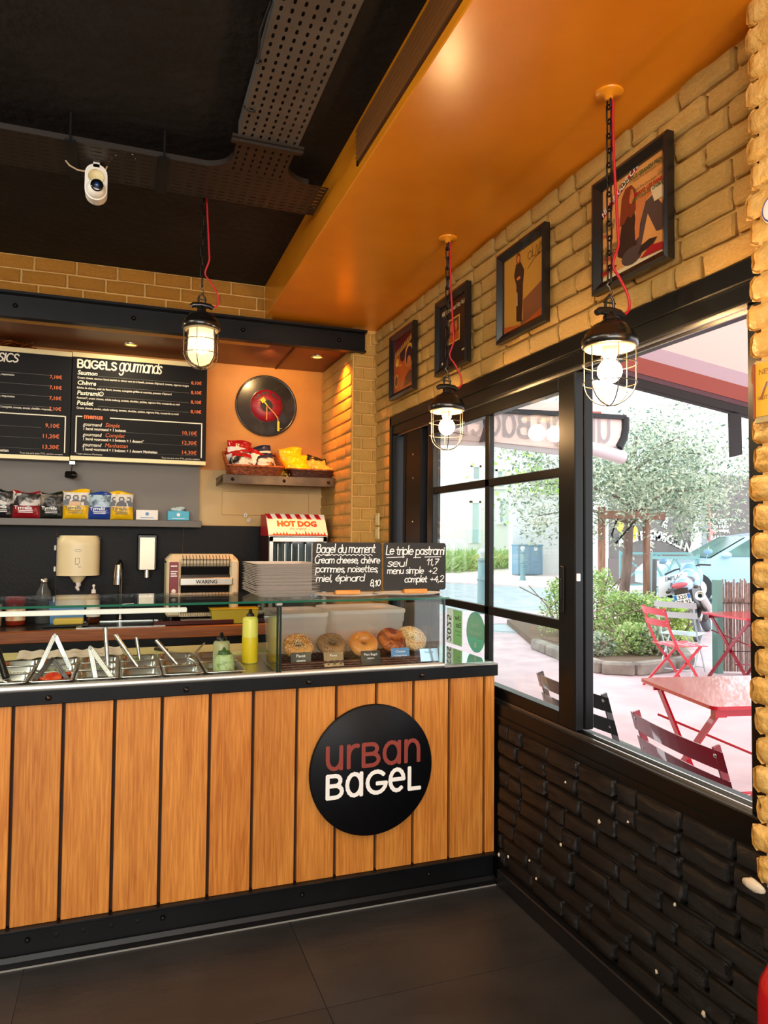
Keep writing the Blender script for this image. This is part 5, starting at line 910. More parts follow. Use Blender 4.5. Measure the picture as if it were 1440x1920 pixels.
    for z_ in (-.052, -.110): obj('cage_ring', MB().torus((0, 0, z_), (1, 0, 0), (0, 1, 0), rc+.002, .0019, 36, 6), m['cage_wire'], t)
    if jar:
        obj('glass_jar', MB().lathe([(.060, .006), (.064, -.004), (.066, -.10), (.060, -.130), (.045, -.152), (.022, -.165), (0, -.169)], n=32), m['jar_frost'], t)
    return t
M('bulb_fill', '#fff0d0', .3, emit=480, emitcol='#ffc884'); M('bulb_soft', '#fff0d0', .3, emit=24, emitcol='#ffd596')  # first bulb is for the added unseen lamp, far stronger to light the soffit
pendant('pendant lamp with glowing glass jar hanging before the menu board', .310, 3.282, ZC, 2.43, True, 1, False, 'bulb_soft')
pendant('bare bulb pendant lamp hanging by the left window sash', 1.381, 2.968, ZS, 2.085, False, 1)
pendant('bare bulb pendant lamp hanging by the open window, nearest the right pillar', 1.390, 1.810, ZS, 2.090, False, 1)
pendant('bare bulb pendant lamp in front of the right pillar, outside the picture', 1.390, .65, ZS, 2.090, False, 1)
pendant('unseen pendant lamp with glass jar, added to light the orange soffit', .31, .70, ZC, 2.50, True, 1, False, 'bulb_fill')  # extra lamp put in out of view to brighten the soffit
# ---- framed pictures over the window
M('frame_gloss', '#0c0b0c', .3, coat=.3); Mglass('picture_glass', (.98, .98, .98), .6)
def picture(label, yl, yr, z0, z1, paint):
    # yl is the far (left) edge, yr the near (right) edge; the face looks into the room
    k = .963; yl, yr, z0, z1 = yl*k, yr*k+.022, EYE+(z0-EYE)*k, EYE+(z1-EYE)*k   # surveyed on the wall face, the frame stands proud of it
    t = thing('framed_picture', label, 'picture', (XW-.038, (yl+yr)/2, (z0+z1)/2), rot=(0, 0, -PI/2), group=None); a = (yl-yr)/2; b = (z1-z0)/2; f = .036; mb = MB()
    for sg in (-1, 1):
        for (o, v, w, L, K) in (((0, 0, sg*b), (1, 0, 0), (0, 0, -sg), a, 0), ((sg*a, 0, 0), (0, 0, 1), (-sg, 0, 0), b, 1)):
            o, v, w = V(o), V(v), V(w); mb.add([o-v*L, o+v*L, o+v*(L-f)+w*f, o-v*(L-f)+w*f, o-v*L+V((0, -.026, 0)), o+v*L+V((0, -.026, 0)), o+v*(L-f)+w*f+V((0, -.014, 0)), o-v*(L-f)+w*f+V((0, -.014, 0)), o-v*(L-.012)+w*.012+V((0, -.030, 0)), o+v*(L-.012)+w*.012+V((0, -.030, 0))], [(0, 1, 5, 4), (4, 5, 9, 8), (8, 9, 6, 7), (7, 6, 2, 3), (0, 3, 2, 1)])
    obj('frame', mb, m['frame_gloss'], t); ia, ib = a-f, b-f
    obj('backing', MB().box(-ia, ia, -.004, 0, -ib, ib), m['black_satin'], t)
    paint(t, ia, ib); return t
def sheet(t, ia, ib, polys, mats):
    mb = MB()
    for k, (mi, poly) in enumerate(polys): mb.face([((x-.5)*2*ia, (y-.5)*2*ib) for x, y in poly], (0, -.0052-.00022*k, 0), (1, 0, 0), (0, 0, 1), mi)
    obj('print', mb, mats, t); return -.0052-.00022*len(polys)-.0004
def oval(cx, cy, rx, ry, n=16): return [(cx+rx*math.cos(2*PI*i/n), cy+ry*math.sin(2*PI*i/n)) for i in range(n)]
for nme, c in (('print_tan', '#d8954f'), ('print_red', '#a3161c'), ('print_hair', '#7a3018'), ('print_skin', '#c8723a'), ('print_dark', '#2a1a16'), ('print_grey', '#4a3a36'), ('print_cream', '#dcc79a'), ('print_green', '#4b5a2c'), ('print_ochre', '#b98432'), ('print_brown', '#5c3626'), ('print_brown2', '#7a4a2c'), ('print_black', '#151011'), ('print_orange', '#b3521a'), ('print_maroon', '#5c0f16'), ('print_gold', '#d9a03c'), ('print_plum', '#3a1626'), ('print_white', '#e6dccb'), ('print_pink', '#c04a5a')): M(nme, c, .35, coat=.25)
def p1(t, ia, ib):
    T = lambda: None
    y = sheet(t, ia, ib, [(0, [(0, 0), (1, 0), (1, 1), (0, 1)]), (6, [(0, 0), (1, 0), (1, .07), (0, .05)]), (1, [(0, .77), (.0, .69), (.62, 1), (.50, 1)]), (5, [(.44, .10), (.62, .10), (.74, .44), (.80, .55), (.98, .30), (1, .18), (1, .44), (.84, .62), (.72, .60), (.60, .34)]), (5, [(.70, .56), (.80, .62), (1, .42), (1, .22), (.88, .24)]), (4, [(.26, .20), (.30, .52), (.36, .64), (.52, .64), (.56, .50), (.58, .18), (.40, .12)]), (5, oval(.50, .13, .17, .09)), (3, [(.24, .40), (.28, .58), (.36, .66), (.33, .48), (.30, .36)]), (3, [(.50, .64), (.60, .66), (.80, .71), (.84, .66), (.70, .60), (.64, .44), (.62, .28), (.56, .26), (.55, .40), (.58, .58)]), (2, [(.30, .50), (.34, .78), (.40, .86), (.50, .86), (.57, .78), (.57, .58), (.50, .52), (.44, .56), (.38, .50)]), (3, oval(.50, .74, .045, .075)), (2, [(.38, .60), (.42, .86), (.50, .86), (.47, .72), (.46, .60)]), (6, [(.80, .70), (1, .70), (1, .54), (.86, .54)]), (4, [(.60, .10), (.82, .12), (.90, .18), (.78, .20), (.66, .18)]), (1, [(.64, .05), (1, .03), (1, .10), (.80, .13)]), (1, [(.0, .07), (.22, .09), (.26, .12), (.1, .13), (0, .11)])], [m['print_tan'], m['print_red'], m['print_hair'], m['print_skin'], m['print_dark'], m['print_grey'], m['print_cream']])
    mb = MB(); d = V((.62*2*ia, 0, .30*2*ib)).normalized(); n = d.cross(V((0, 1, 0)))*-1; text_into(mb, 'HIT PARADE CHANTE', .030, V((-ia*.96, y, -ib+.702*2*ib)), d, V((-d.z, 0, d.x)), bold=.0008, sx=.92); obj('white_lettering', mb, m['print_white'], t)
    mb = MB()
    def tl(s, sz, x, z, al='LEFT', bold=0, sx=.8): text_into(mb, s, sz, ((x-.5)*2*ia, y, (z-.5)*2*ib), (1, 0, 0), (0, 0, 1), align=al, bold=bold, sx=sx)
    tl('LOVE TOUS GRANDS PRIX', .018, .985, .90, 'RIGHT', .0008, .95); tl("1° Grand Prix Eurovision 1970", .015, .985, .865, 'RIGHT'); tl('1 2 3', .014, .985, .80, 'RIGHT'); tl("2° Grand Prix Eurovision 1970", .015, .985, .762, 'RIGHT'); tl('LES ETOILES DU CINEMA', .016, .985, .665, 'RIGHT', .0004)
    for z, s in ((.62, 'LOVE'), (.575, 'DE TOUT'), (.53, 'REGARD'), (.33, 'LAST DANCE'), (.285, 'LA DANCE'), (.255, 'LANCE CO'), (.10, 'NUIT')): tl(s, .019, .02, z, 'LEFT', .0004)
    obj('dark_lettering', mb, m['print_green'], t); mb = MB(); tl('BRAVO LES FANS', .018, .985, .705, 'RIGHT', .0008, .95); tl('THE', .018, .02, .47, 'LEFT', .0006); tl('LETTRE', .018, .02, .20, 'LEFT', .0006); tl('LET TWO', .018, .02, .235, 'LEFT', .0006); obj('red_lettering', mb, m['print_red'], t)
def p2(t, ia, ib):
    y = sheet(t, ia, ib, [(0, [(0, 0), (1, 0), (1, 1), (0, 1)]), (1, [(.44, .0), (1, 0), (1, .46), (.44, .32)]), (2, [(.0, .0), (1, 0), (1, .12), (.5, .02), (.0, .10)]), (3, [(.28, .10), (.50, .08), (.50, .40), (.48, .62), (.28, .62), (.26, .40)]), (4, [(.33, .10), (.47, .06), (.49, .30), (.50, .55), (.53, .72), (.44, .86), (.32, .86), (.27, .72), (.33, .58)]), (5, oval(.38, .92, .055, .075)), (6, oval(.385, .91, .034, .05)), (6, oval(.39, .655, .05, .022)), (7, [(.345, .30), (.365, .30), (.36, .48), (.345, .48)])], [m['print_ochre'], m['print_brown2'], m['print_orange'], m['print_ochre'], m['print_dark'], m['print_hair'], m['print_skin'], m['print_cream']])
    mb = MB(); sc = lambda pts: [((x-.5)*2*ia, (z-.5)*2*ib) for x, z in pts]
    for pts in (oval(.68, .86, .05, .05)+[(.73, .86)], [(.75, .94), (.74, .82), (.80, .82)], [(.83, .94), (.82, .80)], [(.85, .94), (.88, .80), (.92, .95)], [(.90, .80), (.95, .94), (.98, .80)], [(.62, .70), (.80, .79), (1, .82)]): mb.ribbon(sc(pts), .0022, (0, y, 0), (1, 0, 0), (0, 0, 1))
    obj('signature', mb, m['print_black'], t)
def p3(t, ia, ib):
    y = sheet(t, ia, ib, [(0, [(0, 0), (1, 0), (1, 1), (0, 1)]), (1, [(.30, .32), (.74, .32), (.74, .72), (.30, .72)]), (2, [(.33, .345), (.71, .345), (.71, .695), (.33, .695)]), (3, [(.33, .345), (.71, .345), (.71, .48), (.33, .46)]), (4, oval(.43, .57, .06, .08)), (4, oval(.60, .57, .06, .08)), (5, oval(.52, .50, .07, .10))], [m['print_black'], m['print_gold'], m['print_brown'], m['print_orange'], m['print_skin'], m['print_red']])
    mb = MB(); text_into(mb, 'ABBA Greatest Hits Vol.2', .034, (-ia*.90, y, ib*.68), (1, 0, 0), (0, 0, 1), sx=.78, bold=.0006); text_into(mb, 'atlantic', .016, (ia*.9, y, -ib*.78), (1, 0, 0), (0, 0, 1), align='RIGHT') if False else None; mb.box(ia*.66, ia*.9, y, y+.0003, -ib*.76, -ib*.71); mb.box(-ia*.9, -ia*.8, y, y+.0003, -ib*.9, -ib*.82); obj('lettering', mb, m['print_cream'], t)
def p4(t, ia, ib):
    y = sheet(t, ia, ib, [(0, [(0, 0), (1, 0), (1, 1), (0, 1)]), (1, [(0, .68), (.5, .72), (1, .80), (1, 1), (0, 1)]), (2, oval(.44, .66, .14, .13)), (2, oval(.80, .82, .10, .09)), (3, oval(.76, .58, .20, .22)), (2, oval(.76, .56, .16, .18)), (4, oval(.76, .46, .09, .11)), (3, oval(.14, .22, .10, .13)), (5, oval(.14, .22, .07, .10)), (3, oval(.18, .56, .10, .08)), (5, [(.5, .05), (1, .08), (1, .26), (.8, .30), (.6, .22)])], [m['print_orange'], m['print_maroon'], m['print_plum'], m['print_gold'], m['print_skin'], m['print_brown']])
    mb = MB(); [mb.ribbon([(-ia*.85+q*ia*.15, ib*(.30+.035*q)), (-ia*.80+q*ia*.15, ib*(.52+.035*q)), (-ia*.74+q*ia*.15, ib*(.34+.035*q))], .007, (0, y, 0), (1, 0, 0), (0, 0, 1)) for q in range(11)]; obj('lettering', mb, m['print_gold'], t)
picture('black framed poster with a seated long haired person, nearest the right pillar', 2.158, 1.748, 2.385, 2.794, p1)
picture('black framed picture of a standing dark suited person with a signature', 2.869, 2.447, 2.386, 2.794, p2)
picture('black framed dark record sleeve with a small square picture in its middle', 3.559, 3.148, 2.383, 2.79, p3)
picture('black framed red and orange poster, farthest from the pillar', 4.276, 3.841, 2.38, 2.79, p4)
# small yellow picture and oval plate on the right pillar
t = thing('framed_picture', 'small yellow picture in a thin beige frame on the right pillar', 'picture', (XPL-.03, 1.262, 1.868), rot=(0, 0, -PI/2)); obj('frame', MB().box(-.078, .07, -.012, 0, -.078, .076, bev=.002), M('frame_beige', '#bfa873', .5), t); obj('edge', MB().box(-.078, -.0735, -.016, 0, -.065, .070), M('edge_brown', '#8a3a1a', .5), t)
obj('print', MB().box(-.072, .064, -.0135, -.012, -.062, .070), M('print_yellow', '#e8b21c', .4), t); mb = MB(); text_into(mb, 'NEW YORK', .019, (-.062, -.0142, .040), (1, 0, 0), (0, 0, 1)); text_into(mb, 'VISIT', .014, (-.066, -.0142, -.022), (1, 0, 0), (0, 0, 1)); mb.face([(-.06, -.02), (-.04, .02), (-.036, .02), (-.052, -.02)], (0, -.0141, 0), (1, 0, 0), (0, 0, 1)); obj('lettering', mb, M('print_rust', '#8a4a14', .5), t); mb = MB(); mb.face([(-.055, .0), (-.03, .03), (.01, .03), (.01, .012), (-.035, .012)], (0, -.0140, 0), (1, 0, 0), (0, 0, 1)); obj('blue_shape', mb, M('print_sky', '#8fb8c4', .5), t)
t = thing('oval_plate', 'small white oval enamel plate with blue rim on the right pillar', 'plate', (XPL-.026, 1.288, 2.315), rot=(0, 0, -PI/2)); mb = MB(); mb.lathe([(0, .004), (.030, .004), (.036, .002), (.038, 0)], n=28, w=(0, -1, 0), v=(0, 0, 1)); obj('disc', mb, m['white_paint'], t); obj('blue_rim', MB().torus((0, -.0025, 0), (1, 0, 0), (0, 0, 1), .033, .0022, 28, 6), M('rim_blue', '#3a3f7a', .4), t)
# fire extinguisher
M('ext_red', '#b80f1a', .22, coat=.5); t = thing('fire_extinguisher', 'red fire extinguisher standing at the right picture edge', 'fire extinguisher', (1.415, 1.215, .0)); r = .070
obj('cylinder', MB().lathe([(0, .0), (.06, 0), (r, .012), (r, .47), (r*.93, .51), (r*.7, .545), (.028, .562), (.022, .58), (0, .58)], n=36), m['ext_red'], t); obj('paper_label', MB().lathe([(r+.0006, .22), (r+.0008, .221), (r+.0008, .405), (r+.0006, .406)], n=36), M('label_white', '#e6e0da', .5), t); obj('valve', MB().cyl((0, 0, .575), (0, 0, .62), .018).bar((-.01, 0, .61), (.09, 0, .635), .02, .008), m['black_plastic'], t)
mb = MB()
for k, ch in enumerate('EXTINCTEUR'): an = math.radians(150+k*9); text_into(mb, ch, .026, V((math.cos(an), math.sin(an), 0))*(r+.0014)+V((0, 0, .372)), (-math.sin(an), math.cos(an), 0), (0, 0, 1), align='CENTER', bold=.0006)
obj('lettering', mb, m['ext_red'], t)
# ---- ceiling: perforated cable trays, vent grille, security camera
M('tray_steel', '#5d5955', .5, .15, col2='#4f4a45', nscale=5); M('tray_dark', '#261d16', .5, .15)
def perforated(mb, o, u, v, nu, nv, pu, pv, su, sv, hole=lambda i, j: True, offset=False):
    # flat plate of nu x nv cells, each with a slot cut through it; u runs along the tray
    o, u, v = V(o), V(u), V(v)
    for i in range(nu):
        for j in range(nv):
            c = o+u*(pu*(i+.5))+v*(pv*(j+.5)); O = [c+u*(sx*pu/2)+v*(sy*pv/2) for sx, sy in ((-1, -1), (1, -1), (1, 1), (-1, 1))]
            if not hole(i, j): mb.add(O, [(0, 1, 2, 3)]); continue
            e = sv*.5; I = [c+u*x+v*y for x, y in ((-su/2, -sv/2+e*.6), (-su/2+e, -sv/2), (su/2-e, -sv/2), (su/2, -sv/2+e*.6), (su/2, sv/2-e*.6), (su/2-e, sv/2), (-su/2+e, sv/2), (-su/2, sv/2-e*.6))]
            mb.add(O+I, [(0, 1, 6, 5), (1, 7, 6), (1, 2, 8, 7), (2, 9, 8), (2, 3, 10, 9), (3, 11, 10), (3, 0, 4, 11), (0, 5, 4)])
ty = thing('cable_tray', 'grey perforated cable tray running from the top of the picture', 'cable tray', (.485, 2.0, 3.0)); mb = MB(); perforated(mb, (-.112, -1.6, 0), (0, 1, 0), (1, 0, 0), 57, 7, .0395, .032, .021, .0095); obj('slotted_floor', mb, m['tray_steel'], ty)
obj('side_wall', MB().box(-.114, -.112, -1.6, .65, 0, .05), m['tray_steel'], ty); obj('side_wall', MB().box(.112, .114, -1.6, .65, 0, .05), m['tray_steel'], ty); mb = MB(); mb.tube([(-.12, -.02, .03), (-.13, .10, .02), (-.118, .22, .0), (-.11, .2, -.004)], .004, 6); obj('cable_tie', mb, m['black_plastic'], ty); obj('cable_tie', MB().tube([(-.12, .48, .01), (-.10, .47, -.006), (-.08, .475, -.004)], .004, 6), m['black_plastic'], ty)
tx_ = thing('cable_tray', 'dark perforated cable tray running across the ceiling behind the camera', 'cable tray', (0, 3.06, 3.0)); mb = MB(); perforated(mb, (-2.6, -.14, 0), (1, 0, 0), (0, 1, 0), 45, 9, .0625, .031, .042, .005); obj('slotted_floor', mb, m['tray_dark'], tx_)
mb = MB(); perforated(mb, (.2125, -.14, 0), (1, 0, 0), (0, 1, 0), 13, 9, .045, .031, .028, .006); obj('tee_floor', mb, m['tray_dark'], tx_)
mb = MB(); yc0 = -.14; cr = .11
for sx, xc in ((-1, .373), (1, .597)):
    pts = [(xc+sx*cr*(1-math.sin(a)), yc0-cr*(1-math.cos(a))) for a in [PI/2*q/8 for q in range(9)]]; pts = [(xc+sx*cr-sx*cr*math.sin(PI/2*q/8), yc0-cr+cr*math.cos(PI/2*q/8)) for q in range(9)]
    mb.add([(p[0], p[1], 0) for p in pts]+[(xc, yc0, 0)], [list(range(10))]); mb.add([(p[0], p[1], 0) for p in pts]+[(p[0], p[1], .022) for p in pts], [(i, i+1, 10+i-1+0, 9+i) if False else (i, i+1, 9+i+1, 9+i) for i in range(8)])
perforated(mb, (.373, yc0-.255, 0), (0, 1, 0), (1, 0, 0), 6, 7, .0425, .032, .021, .0085); obj('tee_throat', mb, m['tray_dark'], tx_)
obj('side_wall', MB().box(-2.6, .27, -.142, -.14, 0, .022), m['tray_dark'], tx_); obj('side_wall', MB().box(-2.6, .80, .139, .141, 0, .05), m['tray_dark'], tx_)
mb = MB(); mb.box(.350, .622, yc0-.275, yc0-.225, -.008, .002); mb.box(.350, .622, yc0-.262, yc0-.256, -.018, .002); obj('joint_plate', mb, m['tray_dark'], tx_)
for x in (-.22, .12): obj('hanger', MB().box(x-.02, x+.02, -.16, .15, -.012, -.002).box(x-.004, x+.004, -.165, -.155, -.01, .10), m['black_steel'], tx_)
vg = thing('air_vent', 'brown slatted air vent grille along the side of the orange soffit', 'vent', (XS, 1.4, 2.985)); n = 6
obj('frame', MB().box(-.006, 0, -2.0, 1.17, .075, .088).box(-.006, 0, -2.0, 1.17, -.060, -.046).box(-.006, 0, 1.155, 1.17, -.060, .088), M('vent_frame', '#4c2f16', .4, .3), vg); obj('shadow_box', MB().box(-.001, .0, -2.0, 1.16, -.05, .08), m['dark_void'], vg)
for k in range(n): z = -.040+.0215*k; obj('slat', MB().obox((-.008, -.42, z), (0, 1.575, 0), (-.006, 0, .003), (.002, 0, .0045)), M('vent_slat', '#8a5a2a', .35, .3), vg)
M('cam_white', '#e9e6da', .35); cz = .0; sc_ = thing('security_camera', 'white security camera with round lens under the cable tray', 'camera', (-.133, 3.05, 2.92)); mb = MB()
pf = [(sx*.0, 0) for sx in ()]; cap = [(.042*math.cos(a), .032+.042*math.sin(a)) for a in [PI*q/10 for q in range(11)]]+[(.042*math.cos(a), -.032+.042*math.sin(a)) for a in [PI+PI*q/10 for q in range(11)]]
mb.prism(cap, (0, 0, 0), (1, 0, 0), (0, 0, 1), (0, .05, 0)); obj('shell', mb, m['cam_white'], sc_); obj('hood', MB().lathe([(0, 0), (.028, 0), (.030, .004), (.030, .006)], (0, -.002, .018), 24, w=(0, -1, 0), v=(0, 0, 1)), M('cam_cream', '#d8c894', .4), sc_)
obj('head', MB().blob((0, -.004, -.032), .037, .037, .037, 20, 12, 0), m['cam_white'], sc_); L0 = V((.005, -.037, -.030)); obj('lens_ring', MB().lathe([(.024, -.004), (.024, .004), (.020, .006), (0, .007)], L0, 24, w=V((.1, -1, -.05)).normalized(), v=(0, 0, 1)), M('lens_black', '#05070d', .05, coat=1), sc_)
obj('lens', MB().lathe([(.009, .0072), (.006, .0095), (0, .0105)], L0, 16, w=V((.1, -1, -.05)).normalized(), v=(0, 0, 1)), M('lens_blue', '#20407a', .05, coat=1), sc_)
obj('bracket', MB().box(-.012, .012, .0, .03, .06, .09), m['cam_white'], sc_); obj('cable', MB().tube([(-.035, .02, .045), (-.07, .02, .045), (-.10, .02, .058), (-.115, .02, .075)], .0035, 6).tube([(.03, .02, .055), (.05, .02, .11), (.09, .02, .15), (.13, .02, .155), (.15, .02, .13)], .003, 6), M('cable_cream', '#b59a78', .5), sc_)
# ================================================================== THE STREET OUTSIDE
M('pavement', '#cdb9bd', .8, col2='#bfa9ae', nscale=2.5, bump=.15, bscale=60); M('asphalt', '#a9b4b8', .85, col2='#98a4a9', nscale=2, nstretch=(1, 1, 1)); M('kerb_stone', '#9c968d', .8, col2='#77716a', nscale=5, bump=.3); M('far_walk', '#d8c9c6', .8)
def gpoly(name, pts, z, mat, label, th=.12):
    mb = MB(); mb.prism([(p.x, p.y) for p in pts], (0, 0, z), (1, 0, 0), (0, 1, 0), (0, 0, -th)); return struct(name, mb, mat, label, 'ground')
gpoly('ground_pavement', [V((1.8, -4, 0)), V((26, -4, 0)), V((26, 9.0, 0)), V((13.2, 12.2, 0)), V((8.2, 13.2, 0)), V((1.8, 14.4, 0))], 0, m['pavement'], 'pinkish terrace pavement outside the window')
gpoly('ground_road', [V((1.8, 14.4, 0)), V((8.2, 13.2, 0)), V((13.2, 12.2, 0)), V((26, 9.0, 0)), V((60, 2, 0)), V((60, 50, 0)), V((1.8, 60, 0))], -.03, m['asphalt'], 'pale asphalt street beyond the terrace')
a = [atZ(840, 1092, 0), atZ(960, 1098, 0), atZ(1060, 1104, 0), atZ(1180, 1108, 0)]; far = [V((30, 23, 0)), V((30, 40, 0)), V((14, 40, 0))]
gpoly('ground_far_walk', a+far, .02, m['far_walk'], 'pale pavement on the far side of the street', .06)
# ---- far buildings
M('render_white', '#eef2f0', .8); M('render_cream', '#efeee6', .8); M('shutter_blue', '#b9d7dd', .6); M('window_far', '#a9bcc2', .3); M('roof_blue', '#a4c3cf', .6); M('plinth', '#d8c2b4', .8)
bd = thing('house', 'tall white house with pale blue door across the street', 'house', (18.5, 36, 0)); x0, x1 = 14.0, 20.82
obj('wall', MB().box(x0-18.5, x1-18.5, 0, 6, 0, 13), m['render_white'], bd); obj('plinth', MB().box(x0-18.5, x1-18.5, -.05, 0, 0, .75), m['plinth'], bd)
def hwin(nm, mat, px0, px1, py0, py1, Y, o, parent, sill=True):
    p0 = atY(px0, py0, Y); p1 = atY(px1, py1, Y); w = obj(nm, MB().box(p0.x-o, p1.x-o, -.08, .02, p1.z, p0.z), mat, parent); obj('reveal', MB().box(p0.x-o-.12, p0.x-o, -.14, 0, p1.z-.02, p0.z+.12).box(p1.x-o, p1.x-o+.12, -.14, 0, p1.z-.02, p0.z+.12).box(p0.x-o-.12, p1.x-o+.12, -.14, 0, p0.z, p0.z+.12), m['render_white'], w)
    if sill: obj('sill', MB().box(p0.x-o-.2, p1.x-o+.2, -.22, 0, p1.z-.12, p1.z), m['render_cream'], w)
hwin('door', m['shutter_blue'], 884, 896, 943, 1018, 36, 18.5, bd, False); hwin('window', m['window_far'], 936, 941, 939, 979, 36, 18.5, bd); hwin('window', m['window_far'], 886, 897, 876, 899, 36, 18.5, bd); hwin('window', m['window_far'], 931, 940, 884, 900, 36, 18.5, bd); hwin('window', m['window_far'], 928, 944, 903, 914, 36, 18.5, bd)
g1 = thing('garage', 'low pale garage with slanted blue roof beside the white house', 'garage', (21.6, 35, 0)); obj('wall', MB().box(-.75, .9, 0, 4, 0, 2.5), m['render_cream'], g1); obj('roof', MB().prism([(-.8, 2.5), (.95, 2.5), (.6, 3.0), (-.8, 4.1)], (0, -.2, 0), (1, 0, 0), (0, 0, 1), (0, 4.2, 0)), m['roof_blue'], g1)
g2 = thing('boundary_wall', 'bright white wall behind the utility cabinet', 'wall', (18.5, 26.6, 0)); obj('masonry', MB().box(-3.05, 3.2, 0, .3, 0, 3.37), m['render_white'], g2); obj('coping', MB().box(-3.12, 3.25, -.06, .36, 3.37, 3.45), m['render_cream'], g2)
g3 = thing('house', 'pale distant house rising behind the white boundary wall', 'house', (27, 48, 0)); obj('wall', MB().box(-5, 8, 0, 6, 0, 9), m['render_white'], g3); obj('roof', MB().prism([(-5.4, 9), (8.4, 9), (6.5, 11.5), (-3.5, 11.5)], (0, -.4, 0), (1, 0, 0), (0, 0, 1), (0, 6.8, 0)), m['roof_blue'], g3)
uc = thing('utility_cabinet', 'grey blue street utility cabinet before the white wall', 'cabinet', (15.9, 25.9, .0)); M('cabinet_blue', '#7fa3b8', .6); obj('body', MB().box(-.6, .6, 0, .5, .05, 1.27, bev=.02), m['cabinet_blue'], uc); obj('lid', MB().box(-.63, .63, -.03, .53, 1.25, 1.31, bev=.02), m['cabinet_blue'], uc); obj('door', MB().box(-.57, -.02, -.012, 0, .12, 1.22, bev=.005), m['cabinet_blue'], uc); obj('door', MB().box(.02, .57, -.012, 0, .12, 1.22, bev=.005), m['cabinet_blue'], uc); obj('notice', MB().box(.18, .32, -.02, -.012, 1.05, 1.18), m['white_paint'], uc)
M('bollard_green', '#6f9aa0', .5)
def bollard(label, px, py, py1, z=0):
    p = atZ(px, py, z); q = atY(px, py1, p.y); h = q.z; t = thing('bollard', label, 'bollard', p, group='street bollards'); obj('post', MB().lathe([(.0, 0), (.13, 0), (.13, .02), (.095, .10), (.085, h*.5), (.075, h*.84), (.0, h*.85)], n=16), m['bollard_green'], t); obj('rings', MB().lathe([(.08, h*.80), (.1, h*.81), (.1, h*.83), (.08, h*.84)], n=16).lathe([(.085, h*.5), (.105, h*.51), (.105, h*.53), (.085, h*.54)], n=16), m['bollard_green'], t); obj('knob', MB().lathe([(.05, h*.85), (.045, h*.88), (.085, h*.92), (.09, h*.95), (.06, h*.99), (0, h)], n=16), M('bollard_pale', '#c9d6d2', .5), t)
bollard('nearest green street bollard seen behind the window muntin', 903, 1150, 1028); bollard('thin far bollard before the utility cabinet', 980, 1089, 1024)
mc_ = thing('manhole_cover', 'oblong pale manhole cover in the pavement', 'manhole cover', tuple(atZ(958, 1178, .002))); obj('plate', MB().lathe([(0, .004), (.62, .004), (.64, 0)], n=28), M('manhole', '#a9b6bb', .6), mc_); obj('ring', MB().torus((0, 0, .004), (1, 0, 0), (0, 1, 0), .55, .012, 28, 5), M('manhole2', '#93a3a9', .6), mc_)
# ---- greenery
LEAF = {}
def leaves(n, pos, ln, wd, seed, droop=.3):
    rg = random.Random(seed); vs = []; fs = []
    for k in range(n):
        p = pos(rg); d = V((rg.gauss(0, 1), rg.gauss(0, 1), rg.gauss(-droop, .7))).normalized(); s = d.cross(V((rg.gauss(0, 1), rg.gauss(0, 1), rg.gauss(0, 1)))).normalized(); L = ln*rg.uniform(.6, 1.3); w = wd*rg.uniform(.7, 1.2); o = len(vs)
        vs += [p, p+d*L*.5+s*w, p+d*L, p+d*L*.5-s*w]; fs.append((o, o+1, o+2, o+3))
    return MB().add(vs, fs)
def Mleaf(name, c1, c2, c3=None):
    mt = bpy.data.materials.new(name); mt.use_nodes = True; nt = mt.node_tree; N = nt.nodes; L = nt.links; N.remove(N['Principled BSDF'])
    g = N.new('ShaderNodeNewGeometry'); cr = N.new('ShaderNodeValToRGB'); cr.color_ramp.elements[0].color = lin(c1); cr.color_ramp.elements[1].color = lin(c2)
    if c3: e = cr.color_ramp.elements.new(.8); e.color = lin(c3)
    d = N.new('ShaderNodeBsdfDiffuse'); t = N.new('ShaderNodeBsdfTranslucent'); x = N.new('ShaderNodeMixShader'); x.inputs[0].default_value = .4
    L.new(g.outputs['Random Per Island'], cr.inputs[0]); L.new(cr.outputs[0], d.inputs[0]); L.new(cr.outputs[0], t.inputs[0]); L.new(d.outputs[0], x.inputs[1]); L.new(t.outputs[0], x.inputs[2]); L.new(x.outputs[0], N['Material Output'].inputs[0]); MATS[name] = mt; return mt
Mleaf('leaf_olive', '#587868', '#a9c2b6', '#d8dfc4'); Mleaf('leaf_shrub', '#6f9a4e', '#b5d68a', '#d2e2a8'); Mleaf('leaf_grass', '#8fb46a', '#cfe0a8'); Mleaf('leaf_lime', '#a5cf5a', '#dfee9a')
M('bark', '#8d7a70', .9, col2='#6a5850', nscale=9, nstretch=(1, 1, .3), bump=.4); M('stake_wood', '#94705c', .7, col2='#775444', nscale=7, nstretch=(4, 4, .5))
tr = thing('tree', 'young olive leaved street tree tied between two wooden stakes', 'tree', (7.85, 9.8, .05))
tp = [(-.10, 0, 0), (-.05, .0, .6), (.02, 0, 1.2), (.10, .05, 1.9), (.16, .05, 2.5), (.2, 0, 3.2)]; obj('trunk', MB().tube(tp, [.095, .085, .08, .075, .055, .03], 10), m['bark'], tr)
rb = random.Random(21); ends = []
for k in range(16):
    z = rb.uniform(1.6, 2.7); an = rb.uniform(0, 2*PI); ln = rb.uniform(.8, 1.9); b0 = V((.12, .04, z)); b2 = b0+V((math.cos(an)*ln, math.sin(an)*ln*.7, rb.uniform(-.1, .9))); b1 = (b0+b2)/2+V((0, 0, .2)); obj('branch', MB().tube([b0, b1, b2], [.03, .018, .008], 6), m['bark'], tr); ends += [b1, b2, (b1+b2)/2, b2+V((0, 0, -.25))]
cl_ = [(V((rb.gauss(.25, .95), rb.gauss(0, .5), rb.gauss(2.75, .55))), rb.uniform(.24, .48)) for _ in range(80)]+[(e, .32) for e in ends]
